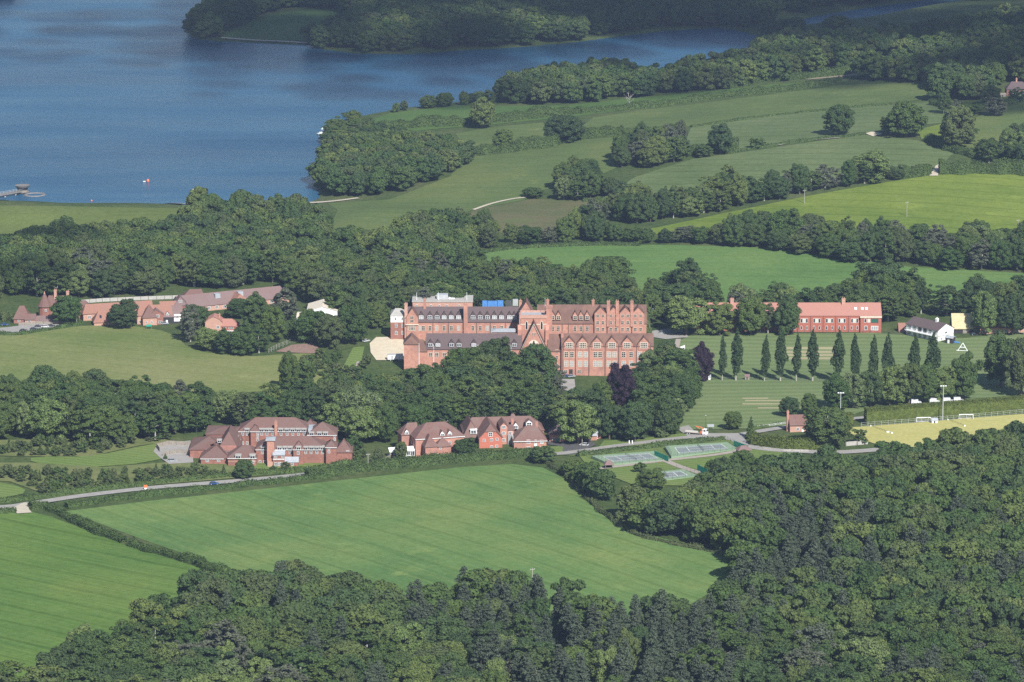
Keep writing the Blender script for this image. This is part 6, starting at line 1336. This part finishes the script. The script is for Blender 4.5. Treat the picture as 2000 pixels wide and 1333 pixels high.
shelter(1190, 917, 4.0, 3, 2.2, 10, 'little dark shelter with pyramid roof at the left court')
p = at(1366, 736 + 2); 
def small_hut(name, px, py, w_, d_, h_, rot, lb, cat, wall='white', rf='lead'):
    b = Bld(name, lb, cat, px, py, rot); b.blk(0, w_, 0, d_, h_, h_ + .9, wall=wall, roof_=rf, z0=-.5, o=.2); b.box('door', w_ * .35, w_ * .6, -.08, .05, -.1, h_ * .85, 'black'); return b
small_hut('equipment_hut', 1377, 743, 3, 2.2, 2.0, 0, 'white equipment hut at the foot of the copper beech', 'hut')
small_hut('equipment_hut', 1455, 743, 2.4, 2, 2.2, 0, 'small brown hut behind the poplars before the wickets', 'hut', 'wood', 'roof_mauve')
small_hut('goal_hut', 1820, 828, 3.0, 2.4, 1.8, 6, 'little white gabled hut between the two goals', 'hut')
# lawn path stones / sight screen
p = at(1880, 686); o = empty('white_trestle', p, R(-12), 'white triangular frame standing on the bank right of the pavilion', 'trestle')
for nm, a, c in (('leg', (-2.8, 0, 0), (0, .8, 4.4)), ('leg', (2.8, 0, 0), (0, .8, 4.4)), ('cross_bar', (-1.5, .4, 2.0), (1.5, .4, 2.0)), ('base_rail', (-3.4, -.3, .25), (3.4, -.3, .25)), ('back_leg', (0, 2.6, 0), (0, .8, 4.4))):
    m = MB(); m.tube(a, c, .2, .2, 6); m.build(nm, M['white'], o)
for i, px in enumerate((1332.5,)):
    p = at(px, 692); o = empty('sight_screen', p, R(60), 'narrow white sight screen at the left edge of the cricket ground', 'sight screen'); m = MB(); m.box(-3, 3, -.1, .1, .6, 4.6); m.build('screen_board', M['white'], o)
    for a in (-2.4, 2.4): m = MB(); m.box(a - .1, a + .1, -1, 1, 0, .6); m.build('foot', M['wood'], o)
# sports turf furniture
def goal(px, py, rot, lb):
    p = at(px, py); o = empty('hockey_goal', p, R(rot), lb, 'goal', 'goals on the sports turf')
    m = MB(); r = .13
    for a, c in (((-3.6, 0, 0), (-3.6, 0, 2.6)), ((3.6, 0, 0), (3.6, 0, 2.6)), ((-3.6, 0, 2.6), (3.6, 0, 2.6)), ((-3.6, 1.6, 0), (-3.6, .8, 2.6)), ((3.6, 1.6, 0), (3.6, .8, 2.6)), ((-3.6, .8, 2.6), (3.6, .8, 2.6)), ((-3.6, 0, 2.6), (-3.6, .8, 2.6)), ((3.6, 0, 2.6), (3.6, .8, 2.6))): m.tube(a, c, r, r, 6)
    m.build('frame', M['white'], o); m = MB(); m.box(-3.5, 3.5, 1.5, 1.6, 0, .5); m.build('back_board', M['metal'], o)
    m = MB()
    for k in range(20): x_ = -3.5 + 7 * k / 19; m.tube((x_, 1.6, .5), (x_, .8, 2.6), .03, .03, 3)
    for k in range(6): m.tube((-3.5, 1.6 - k * .14, .5 + k * .38), (3.5, 1.6 - k * .14, .5 + k * .38), .03, .03, 3)
    m.build('net', M['white'], o)
goal(1804, 826, 4, 'white framed goal left of the little white hut'); goal(1887, 820, 4, 'white framed goal right of the floodlight mast')
def lamp_mast(px, py, h_, lb):
    p = at(px, py); o = empty('floodlight_mast', p, 0, lb, 'floodlight', 'floodlights by the sports grounds'); m = MB(); m.tube((0, 0, -.5), (0, 0, h_), .28, .16, 8); m.build('mast', M['metal'], o)
    m = MB(); m.box(-1.5, 1.5, -.1, .1, h_ - .2, h_); m.build('cross_arm', M['metal'], o)
    for a in (-1.2, 0, 1.2): m = MB(); m.box(a - .4, a + .4, -.4, .3, h_ + .004, h_ + .4); m.build('floodlight', M['white'], o)
lamp_mast(1841, 822, 18, 'tall grey floodlight mast between the two goals'); lamp_mast(1641, 832, 17, 'floodlight mast at the left end of the sports turf')
for i, (px, py) in enumerate(((1701, 834), (1736, 846), (1852, 822))):
    a = at(px, py); b_ = at(px + 32, py + 12) if i != 1 else at(px + 6, py + 2); v = b_ - a
    o = empty('low_net_barrier', a, 0, ('low dark net across the left end of the sports turf', 'short white stand at the end of the low net', 'low dark net below the floodlight mast')[i], 'net'); m = MB(); m.tube((0, 0, .9), v + Vector((0, 0, .9)), .07, .07, 5)
    for k in range(12): m.tube(v * (k / 11), v * (k / 11) + Vector((0, 0, .9)), .05, .05, 4)
    m.build('netting', M['white'] if i == 1 else M['dark_metal'], o)
    for e in (Vector((0, 0, 0)), v): m = MB(); m.box(e.x - .4, e.x + .4, e.y - .3, e.y + .3, e.z, e.z + .9); m.build('weight', M['white'], o)

# ------------------------------------------------------------------ fences
def fence(pts, h_, step, lb, mat='wood', solid=True, name='fence'):
    W = [at(a, b) for a, b in pts]; o = empty(name, W[0], 0, lb, 'fence'); n_ = 0
    for A, B_ in zip(W[:-1], W[1:]):
        A = A - W[0]; B_ = B_ - W[0]; v = B_ - A; L = v.length; k = max(1, int(L / step)); nr = Vector((-v.y, v.x, 0)).normalized() * .04
        for i in range(k):
            if n_ > 92: break
            a, c = A + v * (i / k), A + v * ((i + 1) / k); m = MB(); m.tube(a - Vector((0, 0, .5)), a + Vector((0, 0, h_ + .1)), .09, .09, 5); m.build('post', M[mat], o); n_ += 1
        m = MB()
        for i in range(k):
            a, c = A + v * ((i + .04) / k), A + v * ((i + .96) / k)
            if solid: m.slab([tuple(a + nr + Vector((0, 0, h_))), tuple(c + nr + Vector((0, 0, h_))), tuple(c - nr + Vector((0, 0, h_))), tuple(a - nr + Vector((0, 0, h_)))], h_ - .05)
            else:
                for z in (.4, .8, 1.2): m.tube(a + Vector((0, 0, z * h_ / 1.25)), c + Vector((0, 0, z * h_ / 1.25)), .05, .05, 4)
        m.build('panel' if solid else 'rail', M[mat], o)
fence([(36, 637), (70, 634), (100, 635), (134, 632)], 1.8, 3, 'grey board fence behind the hamlet car park')
fence([(150, 594), (200, 590), (290, 586), (352, 584)], 2.2, 4, 'long grey fence behind the orange roofed barns', 'grey_stone')
fence([(312, 884), (306, 876), (330, 870), (375, 872)], 2.4, 3, 'curved grey fence round the yard of the brown roofed complex')
fence([(318, 892), (345, 886), (378, 888)], 2.2, 3, 'inner grey fence of the yard left of the complex')
fence([(525, 690), (545, 680), (568, 672)], 2.6, 2.6, 'pale fence at the left of the red brown soil', 'grey_stone', False)
fence([(1345, 655), (1500, 651), (1700, 651), (1800, 657)], 1.8, 4, 'thin green rail fence along the far side of the cricket ground', 'dark_metal', False)
fence([(1345, 740), (1500, 743), (1640, 746)], 1.0, 5, 'low rail fence behind the poplar trunks', 'dark_metal', False)
fence([(1682, 836), (1800, 827), (1900, 819), (2020, 808)], 2.8, 3.6, 'wire fence in front of the clipped conifer hedge', 'metal', False)
fence([(1480, 836), (1560, 825), (1620, 816)], 1.1, 3, 'white rail fence along the lower pitch', 'white', False)
fence([(745, 905), (770, 892), (790, 899)], 2.0, 3, 'wooden fence in the garden left of the conservatory')
fence([(1490, 878), (1530, 883), (1580, 884)], 1.4, 4, 'grey low wall line below the clipped hedge', 'grey_stone')
fence([(1652, 872), (1696, 868)], 2.2, 4, 'grey wall panel right of the spreading tree', 'grey_stone')

# ------------------------------------------------------------------ poles and signs
def pole_line(px, py, hpx, lb, wires=0):
    p = at(px, py); s = ppm(p.y); h_ = hpx / s / .975; o = empty('utility_pole', p, R(20), lb, 'pole', 'power line poles'); m = MB(); m.tube((0, 0, -.5), (0, 0, h_), .2, .13, 7); m.build('pole', M['bark_grey'], o)
    m = MB(); m.box(-1.1, 1.1, -.08, .08, h_ - .9, h_ - .7); m.build('cross_arm', M['bark_grey'], o)
    for a in (-1, 0, 1): m = MB(); m.tube((a, 0, h_ - .7), (a, 0, h_ - .35), .07, .05, 6); m.build('insulator', M['white'], o)
for px, py, h_, lb in ((1571, 398, 27, 'left wooden power pole on the hill field'), (1771, 424, 30, 'middle wooden power pole on the hill field'), (1988, 455, 26, 'power pole at the right frame edge of the hill field'), (1040, 1133, 24, 'power pole at the bottom edge of the wheat field'), (1400, 1010, 46, 'pale double power pole in the belt beside the tennis courts'), (600, 932, 20, 'grey pole beside the road in front of the complex'), (719, 915, 30, 'grey pole on the hedge left of the hipped house'), (926, 893, 18, 'pole in the hedge before the red gable'), (150, 636, 26, 'pole beside the oast tower tree'), (1137, 872, 30, 'pole on the forecourt beside the willow')):
    pole_line(px, py, h_, lb)
def sign(px, py, w_, h_, z_, mt, lb, cat='sign'):
    p = at(px, py); o = empty('road_sign', p, 0, lb, cat); 
    for a in (-w_ * .35, w_ * .35): m = MB(); m.tube((a, .1, -.3), (a, .1, z_ + h_ * .9), .06, .06, 5); m.build('post', M['metal'], o)
    m = MB(); m.box(-w_/2, w_/2, -.05, .05, z_, z_ + h_); m.build('sign_board', M[mt], o); return o
o = sign(284.5, 958, 1.7, 1.3, 1.3, 'orange_paint', 'orange and white temporary road sign on the verge'); MB().box(-.6, .6, -.07, .07, .5, 1.2).build('lower_board', M['white'], o)
sign(1388, 839, 3.4, 1.5, 1.2, 'lead', 'wide grey notice board beside the lower pitch entrance'); 
p = at(1349, 846)
for px, lb in ((1229, 'left white gate post on the road verge'), (1235, 'right white gate post on the road verge')):
    p = at(px, 868); o = empty('gate_post', p, 0, lb, 'post'); m = MB(); m.box(-.25, .25, -.25, .25, -.2, 1.7); m.build('post_shaft', M['white'], o); m = MB(); m.add([(-.32, -.32, 1.704), (.32, -.32, 1.704), (.32, .32, 1.704), (-.32, .32, 1.704), (0, 0, 2.1)], [(0, 3, 2, 1), (0, 1, 4), (1, 2, 4), (2, 3, 4), (3, 0, 4)]); m.build('post_cap', M['white'], o)
for px, py, h_, lb in ((1378, 846, 10, 'dark lamp post right of the lorry'), (1862 - 320, 652, 10, 'thin lamp post before the red block windows'), (1275, 640, 12, 'lamp post beside the college yard')):
    p = at(px, py); o = empty('lamp_post', p, 0, lb, 'lamp post'); m = MB(); m.tube((0, 0, -.3), (0, 0, h_ * .9), .12, .08, 6); m.build('post', M['dark_metal'], o); m = MB(); m.box(-.3, .3, -.7, .2, h_ * .9, h_ * .9 + .2); m.build('lamp_head', M['metal'], o)

# ------------------------------------------------------------------ vehicles
def wheel(o, x_, y_, r=.34, wd=.24):
    m = MB(); m.tube((x_, y_ - wd/2, r), (x_, y_ + wd/2, r), r, r, 14); w_ = m.build('wheel', M['rubber'], o); m = MB(); m.tube((x_, y_ - wd/2 - .02, r), (x_, y_ + wd/2 + .02, r), r * .6, r * .6, 10); m.build('rim', M['metal'], w_)
def car(px, py, rot, mt, lb, van=False):
    p = at(px, py); o = empty('parked_van' if van else 'parked_car', p + Vector((0, 0, .3 if False else .12)), R(rot), lb, 'van' if van else 'car')
    L, W_, h1, h2 = (5.4, 1.95, 1.15, 2.35) if van else (4.4, 1.8, .82, 1.45)
    prof = [(-L/2, .3), (L/2, .3), (L/2, h1 * .85), (L/2 - .15, h1 * .95), (L * .24, h1), (-L/2 + .1, h1), (-L/2, h1 * .9)]
    m = MB(); n_ = len(prof); m.add([(a, -W_/2, c) for a, c in prof] + [(a, W_/2, c) for a, c in prof], [tuple(range(n_)), tuple(range(2 * n_ - 1, n_ - 1, -1))] + [(i, (i + 1) % n_, (i + 1) % n_ + n_, i + n_) for i in range(n_)]); m.build('body', M[mt], o)
    x0, x1, x2, x3 = (-L/2 + .05, -L/2 + .15, L * .16, L * .30) if van else (-L/2 + .25, -L * .30, L * .08, L * .25)
    def cab(k, zt_): return [(x0, -W_/2 + .05, h1 + .004), (x3, -W_/2 + .05, h1 + .004), (x3, W_/2 - .05, h1 + .004), (x0, W_/2 - .05, h1 + .004), (x1, -W_/2 + .22, zt_), (x2, -W_/2 + .22, zt_), (x2, W_/2 - .22, zt_), (x1, W_/2 - .22, zt_)]
    F8 = [(0, 3, 2, 1), (4, 5, 6, 7), (0, 1, 5, 4), (1, 2, 6, 5), (2, 3, 7, 6), (3, 0, 4, 7)]
    m = MB(); m.add(cab(0, h2 - .08), F8); m.build('windows', M['glass'], o) if not van else m.build('cargo_body', M[mt], o)
    m = MB(); m.slab([(x1 - .05, -W_/2 + .2, h2), (x2 + .05, -W_/2 + .2, h2), (x2 + .05, W_/2 - .2, h2), (x1 - .05, W_/2 - .2, h2)], .07); m.build('roof', M[mt], o)
    if van: m = MB(); m.box(x2 + .02, x3 - .1, -W_/2 + .1, W_/2 - .1, h1 + .02, h1 + .7); m.build('windscreen', M['glass'], o)
    for a in (-L * .32, L * .32):
        for c in (-W_/2 + .05, W_/2 - .05): wheel(o, a, c)
    for c in (-.6, .6): m = MB(); m.box(L/2 - .02, L/2 + .04, c - .2, c + .2, .55, .72); m.build('headlight', M['glass_pale'], o)
for a in ((9, 636, 8, 'car_blue', 'bright blue car at the far left of the hamlet car park'), (46, 648, 30, 'car_dark', 'dark car nearest the hedge in the hamlet car park'), (66, 645, 25, 'car_dark', 'dark car in the middle of the hedge side row'), (75, 640, 15, 'car_dark', 'dark car beside the white one in the hamlet car park'), (88, 640, 15, 'car_white', 'white car between dark cars in the hamlet car park'), (100, 639, 15, 'car_dark', 'last dark car at the right end of the hamlet car park'),
          (1141, 871, 160, 'car_white', 'white car on the forecourt beside the willow'), (418, 947, 10, 'car_blue', 'dark blue car driving on the road'), (1107, 737, 30, 'car_blue', 'blue car parked against the college wall'), (1116, 737, 20, 'car_silver', 'silver car beside the blue one at the college wall'), (336, 902, 5, 'car_silver', 'silver car in the yard left of the complex'), (322, 634, 10, 'car_silver', 'silver car in front of the timbered house'), (1712, 650, 8, 'car_silver', 'silver car behind the pavilion') if False else (1903, 655, 8, 'car_dark', 'dark car on the bank before the brick barn'),
          (715, 668, 40, 'car_white', 'white car beside the gravel yard hedge'), (1294, 652, 20, 'car_silver', 'silver car in the yard right of the college')): car(*a)
for a in ((1789, 789, 6, 'car_white', 'white van furthest left under the belt trees'), (1825, 787, 4, 'car_white', 'white van in the middle under the belt trees'), (1852, 786, 4, 'car_white', 'white van right of the middle one under the belt trees'), (1872, 785, 4, 'car_white', 'white van furthest right under the belt trees')): car(*a, van=True)
# site cabin in the gravel yard
b = Bld('site_trailer', 'long white trailer parked in the gravel yard', 'trailer', 757, 706, 5); b.box('trailer_body', 0, 8.4, 0, 2.5, .9, 3.5, 'white'); b.box('trailer_roof', -.1, 8.5, -.1, 2.6, 3.504, 3.62, 'metal'); b.box('chassis', .2, 8.2, .3, 2.2, .5, .896, 'dark_metal')
for a in (1.6, 6.2, 7.2):
    for c in (.2, 2.3): wheel(b.o, a, c, .45)
b.box('door', 2, 3, -.04, .02, 1, 3.1, 'metal')
# lorry with an orange crane
p = at(1360, 850); o = empty('flatbed_lorry', p + Vector((0, 0, .15)), R(-22), 'white cabbed flatbed lorry with an orange crane and timber load on the road', 'lorry')
m = MB(); m.box(3.6, 5.9, -1.2, 1.2, .7, 2.2); m.add([(3.7, -1.15, 2.204), (5.85, -1.15, 2.204), (5.85, 1.15, 2.204), (3.7, 1.15, 2.204), (3.7, -1.1, 3.4), (5.5, -1.1, 3.4), (5.5, 1.1, 3.4), (3.7, 1.1, 3.4)], [(0, 3, 2, 1), (4, 5, 6, 7), (0, 1, 5, 4), (1, 2, 6, 5), (2, 3, 7, 6), (3, 0, 4, 7)]); cb = m.build('cab', M['white'], o)
m = MB(); m.add([(5.88, -1.0, 2.25), (5.88, 1.0, 2.25), (5.6, 1.0, 3.2), (5.6, -1.0, 3.2)], [(0, 1, 2, 3)]); m.build('windscreen', M['glass'], cb); m = MB(); m.box(4.2, 5.3, -1.24, -1.16, 2.3, 3.1); m.build('side_window', M['glass'], cb)
m = MB(); m.box(-5.6, 3.55, -.5, .5, .6, 1.0); m.build('chassis', M['dark_metal'], o); m = MB(); m.box(-5.8, 2.4, -1.25, 1.25, 1.004, 1.25); m.build('flatbed', M['wood'], o)
m = MB(); m.box(-5.6, .8, -1.0, .2, 1.254, 2.0); m.box(-5.2, .6, .3, 1.0, 1.254, 1.7); m.build('timber_load', M['cream_panel'], o)
m = MB(); m.box(2.5, 3.4, -.9, .9, 1.01, 2.3); m.tube((3, 0, 2.3), (3, 0, 4.0), .3, .22, 8); m.tube((3, 0, 4.0), (-.6, .2, 4.4), .22, .15, 6); m.tube((-.6, .2, 4.4), (1.6, .3, 3.2), .15, .1, 6); m.build('crane', M['orange_paint'], o)
for a in (-4.4, -3.2, 4.6):
    for c in (-1.1, 1.1): wheel(o, a, c, .5, .35)
# ------------------------------------------------------------------ reservoir: draw-off tower, spillway, bridge, boats, buoys
p = at_level(44, 378, LAKE_Z); o = empty('valve_tower', p, 0, 'round grey valve tower with overhanging roof standing in the reservoir', 'tower')
m = MB(); m.tube((0, 0, -6), (0, 0, 4.2), 3.6, 3.6, 20); m.build('shaft', M['wood'], o); m = MB(); m.tube((0, 0, 4.2), (0, 0, 5.6), 4.2, 5.2, 24); m.build('roof', M['concrete'], o); m = MB(); m.tube((0, 0, 2.6), (0, 0, 3.9), 3.7, 3.7, 20); m.build('window_band', M['glass'], o)
m = MB(); m.tube((0, 0, .9), (0, 0, 1.3), 4.6, 4.6, 20); m.build('walkway', M['concrete'], o)
A = at_level(42, 379, LAKE_Z); B_ = at_level(-40, 394, LAKE_Z); o = empty('access_bridge', B_, 0, 'narrow grey bridge from the dam to the valve tower', 'bridge'); v = A - B_; nr = Vector((-v.y, v.x, 0)).normalized()
dk = MB(); dk.slab([tuple(nr * 1.8 + Vector((0, 0, 2.6))), tuple(v + nr * 1.8 + Vector((0, 0, 2.2))), tuple(v - nr * 1.8 + Vector((0, 0, 2.2))), tuple(-nr * 1.8 + Vector((0, 0, 2.6)))], .8); dk.build('deck', M['concrete'], o)
for s_ in (-1, 1):
    m = MB(); m.tube(nr * 1.7 * s_ + Vector((0, 0, 3.7)), v + nr * 1.7 * s_ + Vector((0, 0, 3.3)), .08, .08, 5)
    for k in range(14): q = v * (k / 13) + nr * 1.7 * s_; m.tube(q + Vector((0, 0, 2.3)), q + Vector((0, 0, 3.6)), .06, .06, 4)
    m.build('railing', M['metal'], o)
for k in (.3, .6, .85): m = MB(); m.tube(v * k + Vector((0, 0, -6)), v * k + Vector((0, 0, 1.7)), .9, .9, 10); m.build('pier', M['grey_stone'], o)
p = at_level(68, 381, LAKE_Z); o = empty('bellmouth_spillway', p, 0, 'round concrete overflow ring beside the valve tower', 'spillway'); m = MB(); n_ = 36
for (r0, r1, z0, z1) in ((7.4, 7.0, .0, .5), (7.0, 6.0, .5, .5), (6.0, 3.5, .5, -1.5)):
    m.add([(r0 * math.cos(6.2832 * k / n_), r0 * math.sin(6.2832 * k / n_), z0 - (2 if r0 > 8.5 else 0)) for k in range(n_)] + [(r1 * math.cos(6.2832 * k / n_), r1 * math.sin(6.2832 * k / n_), z1) for k in range(n_)], [(k, (k + 1) % n_, (k + 1) % n_ + n_, k + n_) for k in range(n_)])
m.build('ring', M['concrete'], o); m = MB(); m.tube((0, 0, -1.6), (0, 0, -1.5), 3.6, 3.6, 24); m.build('shaft_floor', M['black'], o)
def boat(px, py, rot, mt, L, lb):
    p = at_level(px, py, LAKE_Z); o = empty('boat', p, R(rot), lb, 'boat'); m = MB(); w_ = L * .17
    top = [(L/2, 0), (L * .2, w_), (-L * .4, w_), (-L/2, w_ * .8), (-L/2, -w_ * .8), (-L * .4, -w_), (L * .2, -w_)]
    m.add([(a, c, .7) for a, c in top] + [(a * .85, c * .6, -.3) for a, c in top], [tuple(range(7)), tuple(range(13, 6, -1))] + [(i, (i + 1) % 7, (i + 1) % 7 + 7, i + 7) for i in range(7)]); m.build('hull', M[mt], o)
    m = MB(); m.box(-L * .2, L * .12, -w_ * .6, w_ * .6, .704, 1.5); m.build('cabin', M['white'], o)
boat(378, 374, 15, 'black', 5, 'small dark boat off the trees on the dam'); boat(627, 262, 40, 'white', 7, 'white boat against the near shore of the reservoir'); boat(631, 253, 60, 'white', 4.5, 'smaller white dinghy moored above the white boat')
for px, py, r_, lb in ((289, 355, 1.1, 'orange buoy floating in the middle of the near water'), (179, 393.2, .6, 'small orange buoy close under the dam')):
    p = at_level(px, py, LAKE_Z); o = empty('buoy', p, 0, lb, 'buoy', 'orange buoys'); m = MB(); m.tube((0, 0, -.3), (0, 0, r_ * .7), r_ * .8, r_, 10); m.tube((0, 0, r_ * .7), (0, 0, r_ * 1.5), r_, r_ * .3, 10); m.build('float', M['orange_paint'], o); m = MB(); m.tube((0, 0, r_ * 1.5), (0, 0, r_ * 2), .1, .1, 5); m.build('ring', M['metal'], o)
    if r_ > 1: m = MB(); m.tube((-3.4, 0, 0), (-1.6, 0, 0), .35, .35, 8); m.build('mooring_float', M['white'], o)
# goal by the hamlet, trampoline cover
p = at(386, 644); o = empty('garden_goal', p, R(10), 'small white goal frame in the hamlet garden', 'goal'); m = MB()
for a, c in (((-1.8, 0, 0), (-1.8, 0, 1.8)), ((1.8, 0, 0), (1.8, 0, 1.8)), ((-1.8, 0, 1.8), (1.8, 0, 1.8)), ((-1.8, 0, 1.8), (-1.8, 1, 0)), ((1.8, 0, 1.8), (1.8, 1, 0))): m.tube(a, c, .1, .1, 5)
m.build('frame', M['white'], o)
p = at(291, 643); o = empty('garden_canopy', p, 0, 'green cloth canopy in the hamlet garden', 'canopy'); m = MB(); m.slab([(-1.6, -1.2, 1.8), (1.6, -1.2, 1.8), (1.4, 1, 2.4), (-1.4, 1, 2.4)], .1); m.build('cloth', M['green_net'], o)
for a in (-1.5, 1.5): m = MB(); m.tube((a, -1, 0), (a, -1, 1.8), .06, .06, 5); m.build('post', M['wood'], o)
m_ = at(812, 898); o = empty('paddling_pool', m_, 0, 'blue paddling pool in front of the conservatory', 'pool'); m = MB(); m.tube((0, 0, -.1), (0, 0, .5), 1.6, 1.7, 16); m.build('pool_wall', M['blue'], o); m = MB(); m.tube((0, 0, .505), (0, 0, .51), 1.5, 1.5, 16); m.build('pool_water', M['water_pool'], o)
p = at(1866, 671); o = empty('covers_trolley', p, R(-30), 'blue pitch covers on a low trolley beside the dark hut', 'trolley'); m = MB(); m.tube((-2.6, 0, .6), (2.6, 0, .6), .5, .5, 10); m.build('cover_roll', M['blue'], o)
for a in (-2, 2): m = MB(); m.tube((a, -.6, .3), (a, .6, .3), .3, .3, 8); m.build('wheel', M['rubber'], o)
# ------------------------------------------------------------------ clouds (they cast the shade on the far woods) and haze
def cloud(name, cx, cy, rx, ry, zc, nP, seed, edge=.5, dens=1.0):
    """cast their shade round ground point (cx, cy)"""
    rng = np.random.default_rng(seed); iv, iq = ico(2); Vs, Ts, off = [], [], 0
    dz = zc / SD.z
    for i in range(nP):
        r = rng.uniform() ** .5; a = rng.uniform(0, 6.28); r = r * (1 + .2 * math.sin(3 * a + seed) + .12 * math.sin(5 * a))
        s = rng.uniform(22, 48) * (1.15 - .6 * r)
        c = np.array([cx + SD.x * dz + r * rx * math.cos(a), cy + SD.y * dz + r * ry * math.sin(a), zc + rng.normal() * 25])
        V = c + iv * s * np.array([1.25, 1.1, .6]) * (1 + .13 * rng.normal(size=(len(iv), 1)))
        Vs.append(V); Ts.append(iq + off); off += len(V)
    me = np_mesh(name, np.concatenate(Vs), np.concatenate(Ts), [M['cloud']], True)
    o = link(bpy.data.objects.new(name, me)); tag(o, kind='structure'); return o
m, n, out = newmat('cloud'); d = n.nodes.new('ShaderNodeBsdfDiffuse'); d.inputs[0].default_value = (.9, .9, .92, 1)
t = n.nodes.new('ShaderNodeBsdfTransparent'); mx = n.nodes.new('ShaderNodeMixShader'); mx.inputs[0].default_value = .30
n.links.new(t.outputs[0], mx.inputs[1]); n.links.new(d.outputs[0], mx.inputs[2]); n.links.new(mx.outputs[0], out.inputs[0]); M['cloud'] = m
_g = lambda px, py: at_level(px, py, 0)
a = _g(1700, 60); cloud('cloud', a.x, a.y + 40, 640, 460, 1500, 400, 3)
a = _g(700, 30); cloud('cloud', a.x, a.y + 60, 520, 420, 1500, 220, 5)
a = _g(1980, 200); cloud('cloud', a.x + 40, a.y, 190, 300, 1500, 55, 12)
a = _g(60, 500); cloud('cloud', a.x - 60, a.y, 130, 120, 1500, 12, 9)

m, n, out = newmat('haze'); v = n.nodes.new('ShaderNodeVolumePrincipled')
v.inputs['Color'].default_value = (.55, .70, 1.0, 1); v.inputs['Density'].default_value = HAZE; v.inputs['Anisotropy'].default_value = 0.2
n.links.new(v.outputs[0], out.inputs['Volume'])
hb = MB(); hb.box(-9500, 9500, -4500, 14500, -20, HC + 30)
tag(hb.build('haze', m), 'thin blue haze over the whole valley', None, None, 'stuff')
